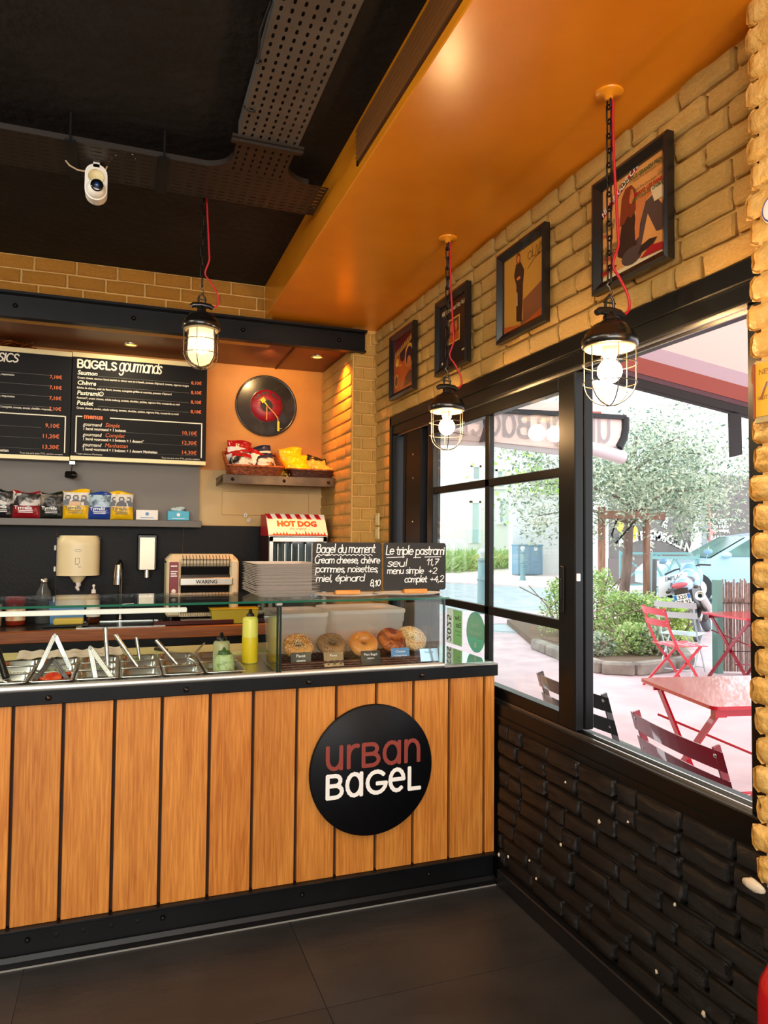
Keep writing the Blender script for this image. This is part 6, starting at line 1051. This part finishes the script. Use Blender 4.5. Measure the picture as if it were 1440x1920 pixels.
cl_ += [(V((-1.9, -.2, 2.75)), .35), (V((-1.7, -.1, 2.45)), .3), (V((-2.25, -.1, 2.9)), .28), (V((-1.5, 0, 3.0)), .4), (V((2.0, -.2, 2.5)), .4), (V((1.7, -.2, 2.1)), .35), (V((1.3, -.4, 1.85)), .3), (V((-.9, -.2, 1.75)), .28), (V((.9, -.2, 1.6)), .22), (V((2.3, 0, 1.9)), .3)]
def tpos(rg): c, r = rg.choice(cl_); return c+V((rg.gauss(0, r*.55), rg.gauss(0, r*.5), rg.gauss(0, r*.5)))
obj('foliage', leaves(20000, tpos, .088, .0155, 3), m['leaf_olive'], tr, stuff=True)
ts_ = thing('tree_support', 'wooden stakes with crossbar holding the young tree', 'tree support', (7.8, 9.55, .05)); s1 = atY(1128, 955, 9.55); s2 = atY(1212, 955, 9.55)
for s in (s1, s2): obj('stake', MB().lathe([(.06, 0), (.06, 1.97), (.05, 1.99), (0, 1.99)], (s.x-7.8, 0, 0), 14), m['stake_wood'], ts_)
obj('crossbar', MB().bar((s1.x-7.8-.1, -.085, 1.86), (s2.x-7.8+.3, -.085, 1.86), .05, .13, bev=.006), m['stake_wood'], ts_); obj('strap', MB().tube([(-.35, -.05, 1.84), (-.36, .1, 1.55), (-.28, .12, 1.4), (-.1, -.12, 1.75)], .018, 6), m['black_plastic'], ts_)
# planter bed with kerb and shrubs
kb = thing('planter', 'raised planting bed with rough stone kerb under the tree', 'planter', (6.5, 8.0, 0)); cor = [atZ(1003, 1216, 0), atZ(1062, 1240, 0), atZ(1128, 1263, 0), atZ(1190, 1266, 0), atZ(1262, 1258, 0), atZ(1292, 1250, 0)]; cor += [V((7.75, 8.8, 0)), V((8.9, 10.6, 0)), V((6.4, 11.2, 0))]
O = V((6.5, 8.0, 0))
for p, q in zip(cor[:-3], cor[1:-2]):
    nseg = max(1, round((q-p).length/.55))
    for k in range(nseg):
        a = p+(q-p)*(k/nseg+.004); b = p+(q-p)*((k+1)/nseg-.004); obj('kerb_stone', MB().bar(a-O+V((0, 0, .065)), b-O+V((0, 0, .065)), .14, .15, bev=.025), m['kerb_stone'], kb)
mb = MB(); mb.prism([(p.x-6.5, p.y-8) for p in cor], (0, 0, 0), (1, 0, 0), (0, 1, 0), (0, 0, .09)); obj('soil', mb, M('soil', '#6a5848', .9, bump=.4), kb)
def shrub(label, px, Y, w, h, n, mat, seed, base=.09):
    p = atY(px, 1100, Y); t = thing('shrub', label, 'shrub', (p.x, Y, base), group='shrubs in the planting bed'); rgs = random.Random(seed)
    mb = MB(); [mb.tube([(0, 0, 0), (rgs.gauss(0, w*.25), rgs.gauss(0, w*.2), h*.5), (rgs.gauss(0, w*.4), rgs.gauss(0, w*.3), h*.9)], .008, 5) for _ in range(9)]; obj('stems', mb, m['bark'], t)
    def pos(rg): a = rg.uniform(0, 2*PI); r = w*.5*math.sqrt(rg.random()); z = h*rg.random()**.75; k = (1-.55*(z/h)**2); return V((math.cos(a)*r*k, math.sin(a)*r*k*.7, z+.05*math.sin(a*5)))
    obj('foliage', leaves(n, pos, .055, .014, seed, -.2), m[mat], t, stuff=True)
shrub('tall airy green shrub behind the left stake', 1118, 9.0, 1.0, .95, 1900, 'leaf_shrub', 1); shrub('wide green shrub at the foot of the tree', 1165, 8.2, .95, .66, 1900, 'leaf_shrub', 2); shrub('low grey green cushion plant on the kerb, left corner', 1110, 7.5, .7, .22, 1200, 'leaf_olive', 3); shrub('dense green shrub right of the tree trunk', 1205, 8.0, .8, .66, 1700, 'leaf_shrub', 4); shrub('bright lime shrub behind the red chair', 1238, 8.2, .7, .56, 1500, 'leaf_lime', 5); shrub('lime shrub right of the pale blue chair back', 1272, 8.0, .45, .5, 900, 'leaf_lime', 6); shrub('low brownish green shrub on the kerb, in the middle', 1185, 7.4, .7, .34, 1200, 'leaf_shrub', 7); shrub('small dark green plant under the red chair seat', 1230, 7.3, .7, .3, 1200, 'leaf_olive', 8); shrub('green shrub behind the window lock stile', 1052, 9.2, .8, .8, 1300, 'leaf_shrub', 9)
t = thing('grass_verge', 'strip of long grass before the white house', 'grass', (15, 33, 0)); rgv = random.Random(9); c0, c1 = atZ(836, 1076, 0), atZ(968, 1066, 0)
def gpos(rg): f = rg.random(); p = c0+(c1-c0)*f+V((0, rg.uniform(0, 3), 0)); return p-V((15, 33, 0))+V((0, 0, rg.uniform(0, .7)))
obj('grass', leaves(5000, gpos, .4, .04, 4, -1.2), m['leaf_grass'], t, stuff=True)
t = thing('roadside_tree', 'pale green tree behind the white boundary wall', 'tree', (22.0, 30.5, 0)); obj('trunk', MB().tube([(0, 0, 0), (.1, 0, 2.5), (0, 0, 4)], [.2, .16, .1], 8), m['bark'], t)
obj('foliage', leaves(3500, lambda rg: V((rg.gauss(0, 1.7), rg.gauss(0, 1.2), rg.gauss(4.6, 1.1))), .32, .10, 6), m['leaf_lime'], t, stuff=True)
# ---- barber shop across the street
M('shop_dark', '#6f6663', .5); M('shop_glass', '#6a6460', .15, col2='#4a4644', nscale=.8); M('shop_grey', '#8f979c', .5); M('shop_white', '#f3f6f6', .7)
bs_ = thing('barber_shop', 'barber shop front with white lettering on its dark window', 'shop', (17.5, 20, 0)); p = lambda px, py: atY(px, py, 20)-V((17.5, 20, 0)); xl = p(1140, 1000).x
obj('wall', MB().box(p(1112, 1000).x, xl+.02, 0, .3, 0, 5), m['shop_white'], bs_); obj('wall', MB().box(xl, 12, .05, 4, 3.9, 7.5), m['shop_white'], bs_); obj('shop_window', MB().box(xl, p(1297, 1000).x, .04, .1, .9, 3.9), m['shop_glass'], bs_); obj('stall_riser', MB().box(xl, p(1297, 1000).x, 0, .1, 0, .9), m['shop_dark'], bs_)
obj('pilaster', MB().box(p(1297, 1000).x, p(1311, 1000).x, -.1, .1, 0, 3.9), m['shop_white'], bs_); obj('door_frame', MB().box(p(1311, 1000).x, p(1324, 1000).x, -.05, .1, 0, 3.9), m['shop_grey'], bs_); obj('price_window', MB().box(p(1324, 1000).x, 12, .02, .1, 0, 3.9), m['shop_dark'], bs_)
mb = MB(); word = 'ATELIER MASCULIN'; n = len(word)
for k, ch in enumerate(word):
    f = k/(n-1); c = p(1160+121*f, 1017-13*math.sin(PI*min(1, f*1.0))+14*(f-.5)*f); an = .42*(.5-f)*1.6; text_into(mb, ch, .42, (c.x, -.012, c.z-.14), (math.cos(an), 0, math.sin(an)), (-math.sin(an), 0, math.cos(an)), bold=.012)
for k, ch in enumerate('SALON DE COIFFURE'):
    an = math.radians(200-k*220/16); c = p(1216, 972); text_into(mb, ch, .30, (c.x+.62*math.cos(an), -.012, c.z+.62*math.sin(an)), (math.sin(an), 0, -math.cos(an)), (math.cos(an), 0, math.sin(an)), align='CENTER', bold=.008)
for k in range(12): c = p(1218, 1030); mb.obox((c.x+.05*math.sin(k), -.01, c.z-.12*k+.6), (.18-.01*k, 0, .05*(-1)**k), (0, .004, 0), (0, 0, .045))
obj('white_lettering', mb, m['white_paint'], bs_)
mb = MB(); z = 0
for k, (s, sz) in enumerate((('COUPE', .17), ('Coupe adulte', .12), ('Coupe enfant', .12), ('', .1), ('BARBE', .15), ('Taille barbe classique', .11), ('Contours et rasage', .11), ('Rasage à l\'ancienne', .11), ('', .1), ('SOIN', .15), ('Soin du visage', .11))): c = p(1346, 982+7.6*k); text_into(mb, s, sz*1.5, (c.x, -.005, c.z), (1, 0, 0), (0, 0, 1), align='CENTER', bold=.006) if s else None
obj('price_lettering', mb, m['white_paint'], bs_); c = p(1328, 999); obj('red_pole', MB().box(c.x-.05, c.x-.0, -.12, -.06, .0, 3.5).prism([(0, -.13), (.35, 0), (0, .13)], (c.x-.05, -.1, c.z), (1, 0, 0), (0, 0, 1), (0, .03, 0)), M('pole_pink', '#d98a86', .6), bs_)
c = p(1183, 1000); obj('yellow_poster', MB().lathe([(0, 0), (.34, 0)], (c.x, .03, c.z), 20, v=(0, 0, 1)).lathe([(0, -.002), (.22, -.002)], (c.x-.35, .03, c.z+.25), 20, v=(0, 0, 1)), M('poster_yellow', '#d9c84a', .6), bs_)
# ---- street barriers
M('barrier_teal', '#6c9c9c', .5)
def barrier(label, px0, px1, py, h):
    a = atZ(px0, py, 0); b = atZ(px1, py-3, 0); t = thing('street_barrier', label, 'barrier', a, group='teal crossed street barriers'); b = b-a; up = V((0, 0, 1)); mb = MB()
    for q in (V((0, 0, 0)), b): obj('post', MB().cyl(q, q+up*(h+.08), .035, n=8), m['barrier_teal'], t)
    obj('top_rail', MB().bar(up*h, b+up*h, .05, .07), m['barrier_teal'], t); obj('bottom_rail', MB().bar(up*.18, b+up*.18, .04, .05), m['barrier_teal'], t); hw = b/2
    for k in (0, 1):
        o = hw*k
        for (z0, z1) in ((.18, h), (h, .18)): obj('cross_bar', MB().bar(o+up*z0, o+hw+up*z1, .03, .045), m['barrier_teal'], t)
barrier('far teal barrier with crossed bars before the barber shop', 1163, 1303, 1108, 1.12); barrier('near teal barrier with crossed bars behind the motorcycle', 1222, 1310, 1140, 1.12)
# ---- parked car
M('car_blue', '#98bccd', .25, coat=.6); M('car_glass', '#5f8a82', .1, col2='#3f625d', nscale=1.5); M('tyre', '#2b2c2e', .8)
car = thing('car', 'pale blue parked car behind the motorcycle', 'car', (15.1, 14.2, -.03), math.radians(-24)); car.scale = (1.17, 1.17, 1.17); mb = MB()
prof = [(-2.15, .35), (-2.15, .62), (-1.95, .80), (-1.1, .92), (-.25, 1.42), (.4, 1.52), (1.2, 1.48), (1.85, 1.10), (2.1, .98), (2.15, .40)]
def carsec(xs, z, w): return w
W0 = .86
vs = []; inn = []
for (x, z) in prof: k = .86 if z < 1.0 else .86-(z-1.0)*.36; vs.append((x, -k, z)); inn.append((x, k, z))
n = len(prof); mb.add(vs+inn, [(i, i+1, n+i+1, n+i) for i in range(n-1)]+[list(range(n)), list(range(n, 2*n))[::-1]], 0); obj('body', mb, m['car_blue'], car)
def cpt(x, z, s, e=.008): k = .86 if z < 1.0 else .86-(z-1.0)*.36; return (x, s*(k+e), z)
for s in (-1, 1):
    obj('side_window', MB().add([cpt(-.85, 1.0, s), cpt(-.22, 1.36, s), cpt(.30, 1.44, s), cpt(.30, 1.0, s)], [(0, 1, 2, 3)]), m['car_glass'], car); obj('side_window', MB().add([cpt(.36, 1.0, s), cpt(.36, 1.44, s), cpt(1.12, 1.41, s), cpt(1.6, 1.12, s), cpt(1.6, 1.0, s)], [(0, 1, 2, 3, 4)]), m['car_glass'], car)
    obj('door_handle', MB().box(.05, .25, s*.87-.012, s*.87+.012, .90, .93), m['car_blue'], car); obj('mirror', MB().blob((-.78, s*.98, 1.02), .10, .09, .07, 10, 6, 0), m['car_blue'], car)
    for x in (-1.35, 1.35): obj('wheel', MB().cyl((x, s*.70, .32), (x, s*.88, .32), .32, n=22).cyl((x, s*.88, .32), (x, s*.89, .32), .2, n=18), m['tyre'], car); obj('hub_cap', MB().cyl((x, s*.88, .32), (x, s*.895, .32), .19, n=18), m['steel'], car)
obj('windscreen', MB().add([(-1.05, -.78, .96), (-.28, -.70, 1.41), (-.28, .70, 1.41), (-1.05, .78, .96)], [(0, 1, 2, 3)]).add([(-1.06, -.78, .97), (-.29, -.70, 1.42), (-.29, .70, 1.42), (-1.06, .78, .97)], [(0, 1, 2, 3)]), m['car_glass'], car)
# ---- motorcycle seen from behind
M('moto_blue', '#86b8dc', .25, coat=.6); M('moto_dark', '#4a403e', .5); M('moto_red', '#c7606c', .3); M('tyre_grey', '#5f666c', .8)
mo = thing('motorcycle', 'pale blue motorcycle parked with its rear towards the window', 'motorcycle', (8.62, 8.95, 0), rot=(0, math.radians(-14), math.radians(-50)))
# local: +Y is the riding direction, rear at -Y
def wheel(y, r): return MB().torus((0, y, r), (0, 1, 0), (0, 0, 1), r-.06, .065, 28, 9)
obj('rear_tyre', wheel(-.62, .31), m['tyre_grey'], mo); obj('front_tyre', wheel(.78, .30), m['tyre_grey'], mo)
for y, r in ((-.62, .31), (.78, .30)): obj('wheel_rim', MB().cyl((-.03, y, r), (.03, y, r), r-.10, n=22), m['moto_dark'], mo)
obj('tail', MB().blob((0, -.55, .86), .14, .40, .12, 16, 10, 0), m['moto_blue'], mo); obj('tank', MB().blob((0, .18, .90), .17, .34, .19, 16, 10, 0), m['moto_blue'], mo); obj('seat', MB().blob((0, -.25, .90), .14, .42, .07, 14, 8, 0), m['moto_dark'], mo)
obj('side_panel', MB().prism([(-.7, .55), (-.1, .45), (.5, .55), (.4, .85), (-.5, .8)], (-.10, 0, 0), (0, 1, 0), (0, 0, 1), (.2, 0, 0)), m['moto_dark'], mo); obj('engine', MB().box(-.16, .16, -.1, .45, .22, .58, bev=.04), m['moto_dark'], mo)
obj('fairing', MB().blob((0, .50, .95), .19, .20, .22, 14, 9, 0), m['moto_blue'], mo); obj('swing_arm', MB().bar((.10, -.62, .31), (.10, -.05, .40), .04, .06).bar((-.10, -.62, .31), (-.10, -.05, .40), .04, .06), m['steel'], mo); obj('fork', MB().cyl((.09, .78, .30), (.09, .52, .95), .028).cyl((-.09, .78, .30), (-.09, .52, .95), .028), m['steel'], mo)
obj('handlebar', MB().tube([(-.36, .34, 1.06), (-.2, .46, 1.10), (.2, .46, 1.10), (.36, .34, 1.06)], .014, 8), m['moto_dark'], mo)
for s in (-1, 1): obj('mirror', MB().tube([(s*.26, .44, 1.09), (s*.34, .50, 1.24)], .008, 6).blob((s*.36, .50, 1.28), .07, .02, .045, 12, 7, 0), m['moto_blue'], mo); obj('indicator', MB().blob((s*.20, -.80, .80), .04, .03, .025, 8, 6, 0), m['moto_dark'], mo)
obj('mudguard', MB().prism([(-.10, 0), (.10, 0), (.09, -.30), (-.09, -.30)], (0, -.93, .82), (1, 0, 0), V((0, -.25, 1)).normalized(), (0, .02, 0)), m['moto_dark'], mo); obj('tail_light', MB().blob((0, -.94, .87), .12, .03, .045, 14, 7, 0), m['moto_red'], mo)
v_ = V((0, -.2, 1)).normalized(); pb = V((0, -.975, .66)); pt = obj('number_plate', MB().prism([(-.115, -.08), (.115, -.08), (.115, .08), (-.115, .08)], pb, (1, 0, 0), v_, (0, .006, 0)), m['white_paint'], mo)
mb = MB(); text_into(mb, '320', .085, pb+V((0, -.002, 0))+v_*.008, (1, 0, 0), v_, align='CENTER', bold=.0015); text_into(mb, 'FSF 92', .075, pb+V((0, -.002, 0))-v_*.066, (1, 0, 0), v_, align='CENTER', bold=.0015); obj('lettering', mb, m['moto_dark'], pt); mb = MB(); [mb.prism([(x, .0), (x+.04, .0), (x+.04, .075), (x, .075)], pb+V((0, -.0015, 0)), (1, 0, 0), v_, (0, .001, 0)) for x in (-.113, .073)]; obj('blue_band', mb, M('plate_blue', '#3a74c0', .5), pt)
obj('exhaust', MB().cyl((.20, -.02, .42), (.22, -.78, .66), .06, .075, 16).lathe([(.075, 0), (.04, .004), (.03, -.03), (0, -.03)], (.22, -.78, .66), 16, u=(1, 0, 0), v=(0, .3, .95), w=(0, -.95, .3)), m['steel'], mo); obj('exhaust_mouth', MB().lathe([(0, .006), (.032, .006)], (.22, -.78, .66), 14, u=(1, 0, 0), v=(0, .3, .95), w=(0, -.95, .3)), m['dark_void'], mo)
ps = atY(1262, 1097, 8.9); t = thing('notice_sign', 'white reserved parking sign plate left of the motorcycle', 'sign', (ps.x, 8.9, 0)); obj('plate', MB().prism([(-.28, -.19), (.28, -.10), (.28, .20), (-.28, .12)], (0, 0, ps.z), (1, 0, 0), (0, 0, 1), (0, .01, 0)), m['white_paint'], t); obj('post', MB().cyl((-.36, .03, 0), (-.32, .03, ps.z+.4), .035, n=10).cyl((.1, .03, 0), (.1, .03, ps.z), .02, n=8), M('chain_grey', '#5a5a5c', .5), t)
mb = MB(); u = V((.56, 0, .085)).normalized()
for s, z in (('EMPLAC', .055), ('RÉS', -.035), ('DEUX', -.125)): text_into(mb, s, .095, (-.16 if s == 'EMPLAC' else -.06 if s == 'RÉS' else -.11, -.003, ps.z+z-.0), u, (0, 0, 1), bold=.001)
obj('lettering', mb, M('ink_grey', '#5f6b72', .6), t)
# ---- brushwood screen
p0 = atZ(1346, 1262, 0); sc2 = thing('brushwood_screen', 'brushwood screen fence with green post at the right of the terrace', 'fence', p0); rgf = random.Random(6); M('reed', '#a08c80', .8, col2='#7f6c62', nscale=20, rnd=.18)
d = V((.93, -.36, 0)); obj('post', MB().box(-.04, .04, -.04, .04, 0, 1.06), M('post_teal', '#5f8a80', .5), sc2)
for k in range(70): q = d*(.06+k*.0175); o_ = obj('reed', MB().cyl((0, 0, .02), (rgf.uniform(-.006, .006), 0, 1.05+rgf.uniform(-.03, .03)), .009, n=6), m['reed'], sc2, loc=q+V((0, rgf.uniform(-.006, .006), 0)))
for z in (.25, .8): obj('wire', MB().cyl(d*.03+V((0, -.012, z)), d*1.3+V((0, -.012, z)), .004, n=6), m['dark_bolt'], sc2)
# ---- bistro furniture
for nme, c in (('metal_red', '#c9182f'), ('metal_maroon', '#8a1328'), ('metal_black', '#2a2c2e'), ('metal_pale', '#b9ccd2')): M(nme, c, .28, coat=.8)
def chair(label, loc, rz, mat, w=.44, gap=.115):
    t = thing('bistro_chair', label, 'chair', loc, rz, group='folding slatted terrace chairs'); a = w/2-.035; mt = m[mat]
    for s in (-1, 1):
        x = s*a; mb = MB(); pts = [(x, .22, 0), (x, .08, .22), (x, -.08, .42), (x, -.165, .60), (x, -.235, .83)]
        for p, q in zip(pts, pts[1:]): mb.bar(p, q, .010, .026, (0, 1, .3))
        obj('back_leg', mb, mt, t); obj('front_leg', MB().bar((x-s*.016, -.25, 0), (x-s*.016, .19, .44), .010, .026, (0, 1, -.3)), mt, t)
        for z, y in ((.80, -.236), (.685, -.20)): obj('rivet', MB().lathe([(0, .006), (.007, .005), (.009, 0)], (x, y, z), 10, v=(0, 0, 1), w=(0, -1, 0)), m['steel'], t)
    for k in range(5): y = -.14+.082*k; obj('seat_slat', MB().box(-a-.012, a+.012, y, y+.062, .438, .446, bev=.002), mt, t)
    for z, y in ((.785, -.218), (.785-gap, -.218+.3*gap)):
        mb = MB(); N_ = 10
        for k in range(N_):
            f0, f1 = k/N_*2-1, (k+1)/N_*2-1; y0 = y-.022*(1-f0*f0)-.012; y1 = y-.022*(1-f1*f1)-.012; xa, xb = f0*w/2, f1*w/2; zz = .034; mb.add([(xa, y0+.010, z-zz), (xb, y1+.010, z-zz), (xb, y1-.010, z+zz), (xa, y0-.010, z+zz), (xa, y0+.014, z-zz), (xb, y1+.014, z-zz), (xb, y1-.006, z+zz), (xa, y0-.006, z+zz)], [(0, 1, 2, 3), (7, 6, 5, 4), (0, 4, 5, 1), (3, 2, 6, 7)], 0)
        obj('back_slat', mb, mt, t)
    obj('stretcher', MB().cyl((-a, .17, .06), (a, .17, .06), .007, n=8).cyl((-a, -.20, .06), (a, -.20, .06), .007, n=8), mt, t); return t
def table(label, loc, rz, w, d, mat, under):
    t = thing('bistro_table', label, 'table', loc, rz, group='folding red terrace tables'); a, b = w/2, d/2; r = .035; h = .71
    poly = [(sx*(a-r)+r*math.cos(t0+k*PI/8), sy*(b-r)+r*math.sin(t0+k*PI/8)) for (sx, sy, t0) in ((1, 1, 0), (-1, 1, PI/2), (-1, -1, PI), (1, -1, 1.5*PI)) for k in range(5)]
    obj('table_top', MB().prism(poly, (0, 0, h-.018), (1, 0, 0), (0, 1, 0), (0, 0, .018)), m[mat], t); mt = m[under]
    for s in (-1, 1):
        x = s*(a-.06); y0 = b-.05; obj('leg', MB().bar((x, -y0, h-.03), (x, y0, 0), .014, .034, (0, 1, .3)), mt, t); obj('leg', MB().bar((x-s*.03, y0, h-.03), (x-s*.03, -y0, 0), .014, .034, (0, 1, -.3)), mt, t); obj('leg_bracket', MB().box(x-.03, x+.03, -y0-.02, -y0+.02, h-.06, h-.018), mt, t)
    [obj('apron', MB().box(-a+.06, a-.06, y-.005, y+.005, h-.06, h-.018), mt, t) for y in (-b+.055, b-.055)]; obj('brace', MB().cyl((-a+.06, -.1, .20), (a-.06, -.1, .20), .008, n=8).cyl((-a+.07, .28, .52), (a-.1, -.05, .30), .007, n=8), mt, t); return t
chair('dark bistro chair standing behind the window stile', (2.235, 2.90, 0), -PI/2-.03, 'metal_black', .60, .10); chair('dark red bistro chair nearest to the window', (2.11, 2.06, 0), -PI/2-.16, 'metal_maroon', .56, .095)
table('red bistro table just outside the open window', (3.09, 2.98, 0), -.205, .72, .72, 'metal_red', 'metal_red'); chair('bright red bistro chair by the planting bed', (5.34, 5.93, 0), -PI/2-.15, 'metal_red', .44)
chair('pale grey blue bistro chair behind the red chair', (6.03, 6.58, 0), math.radians(-59), 'metal_pale', .46); table('far red bistro table partly hidden by the pillar', (6.35, 5.95, 0), -.1, .62, .72, 'metal_red', 'metal_maroon')
chair('red bistro chair at the right edge, behind the far table', (6.25, 5.45, 0), math.radians(20), 'metal_red', .44)
# ---- awnings
Mcloth('awning_light', '#f3e2db', .5); M('awning_lilac', '#c9b6c0', .8); M('awning_brick', '#a2564c', .8); M('awning_plum', '#6a4c54', .8); M('awning_black', '#1a1618', .6); M('awning_grey', '#b8b0b0', .6)
aw = thing('awning', 'pale fabric awning with brick red band sloping over the terrace', 'awning', (4.4, 5.0, 3.0)); O = V((4.4, 5.0, 3.0)); sl = -.1345
def ln(z_at, x): return z_at+sl*(x-4.2)
def band(name, zt, zb, mat, y0=5.0, y1=5.02, xa=2.6, xb=7.2): obj(name, MB().prism([(xa-4.4, ln(zb, xa)-3), (xb-4.4, ln(zb, xb)-3), (xb-4.4, ln(zt, xb)-3), (xa-4.4, ln(zt, xa)-3)], (0, y0-5, 0), (1, 0, 0), (0, 0, 1), (0, y1-y0, 0)), m[mat], aw)
mb = MB(); P_ = [(1.85, 5.0), (7.2, 5.0), (7.2, -1.0), (1.85, -1.0)]; zz = lambda x, y: ln(3.20, x)+(5-y)*.03; mb.add([V((x, y, zz(x, y)))-O for x, y in P_]+[V((x, y, zz(x, y)+.01))-O for x, y in P_], [(0, 1, 2, 3), (7, 6, 5, 4), (0, 4, 5, 1), (1, 5, 6, 2), (2, 6, 7, 3), (3, 7, 4, 0)]); obj('canopy', mb, m['awning_light'], aw)
band('lilac_band', 3.20, 3.06, 'awning_lilac'); band('brick_band', 3.07, 2.93, 'awning_brick', 4.99, 5.01); band('plum_band', 2.94, 2.85, 'awning_plum'); obj('front_bar', MB().bar(V((2.6, 5.0, ln(2.835, 2.6)))-O, V((7.2, 5.0, ln(2.835, 7.2)))-O, .08, .085, bev=.01), m['awning_black'], aw)
c = atY(1379, 775, 4.95)-O; obj('side_curtain', MB().prism([(-.06, 0), (.07, 0), (.075, -.37), (-.05, -.40)], c, (1, 0, 0), (0, 0, 1), (0, .03, 0)), m['awning_black'], aw)
av = thing('awning', 'smaller awning with mirrored lettering on its hanging valance', 'awning', (4.3, 7.0, 2.7)); O = V((4.3, 7.0, 2.7)); f = lambda px, py: (atY(px, py, 7)-O)
def quad(name, pts, mat, th=.012, y=0): obj(name, MB().prism([(f(*q).x, f(*q).z) for q in pts], (0, y, 0), (1, 0, 0), (0, 0, 1), (0, th, 0)), m[mat], av)
quad('valance', [(700, 818), (700, 762), (1052, 780), (1172, 786), (1166, 838), (1052, 842), (920, 828)], 'awning_light'); quad('valance_fold', [(700, 830), (700, 800), (860, 806), (940, 830), (1052, 842), (1165, 834), (1172, 850), (1052, 853), (920, 836)], 'awning_grey', .03, .012)
quad('dark_flap', [(903, 772), (922, 772), (918, 800), (922, 826), (898, 830), (906, 800)], 'awning_black', .01, -.02); obj('top_bar', MB().bar(V((1.735, 7, f(640, 756).z+2.7))-O, f(1172, 783), .06, .055), m['awning_black'], av); quad('inner_fabric', [(860, 742), (1175, 742), (1170, 776), (860, 762)], 'awning_light', .012, .4); quad('brick_strip', [(980, 758), (1165, 762), (1165, 776), (980, 768)], 'awning_brick', .01, .38)
mb = MB(); p = [f(1172, 783), f(1172, 806), f(1169, 822), f(1160, 840)]; mb.tube(p, .05, 8); obj('end_arm', mb, m['awning_black'], av); obj('roller_tube', MB().tube([f(1040, 824), f(1092, 836), f(1168, 858)], [.07, .075, .08], 12), M('roller_white', '#cfc8cc', .4), av)
mb = MB(); a0 = f(1142, 829); logo(mb, 'urBan', .25, .038, a0+V((0, -.012, 0)), (-1, 0, 0), (0, 0, 1), fit=f(1142, 800).x-f(1000, 800).x); a0 = f(992, 820); logo(mb, 'BaGeL', .25, .038, a0+V((0, -.012, .0)), (-1, 0, 0), (0, 0, 1), fit=f(992, 800).x-f(850, 800).x); obj('lettering', mb, M('awning_ink', '#a39694', .7), av)
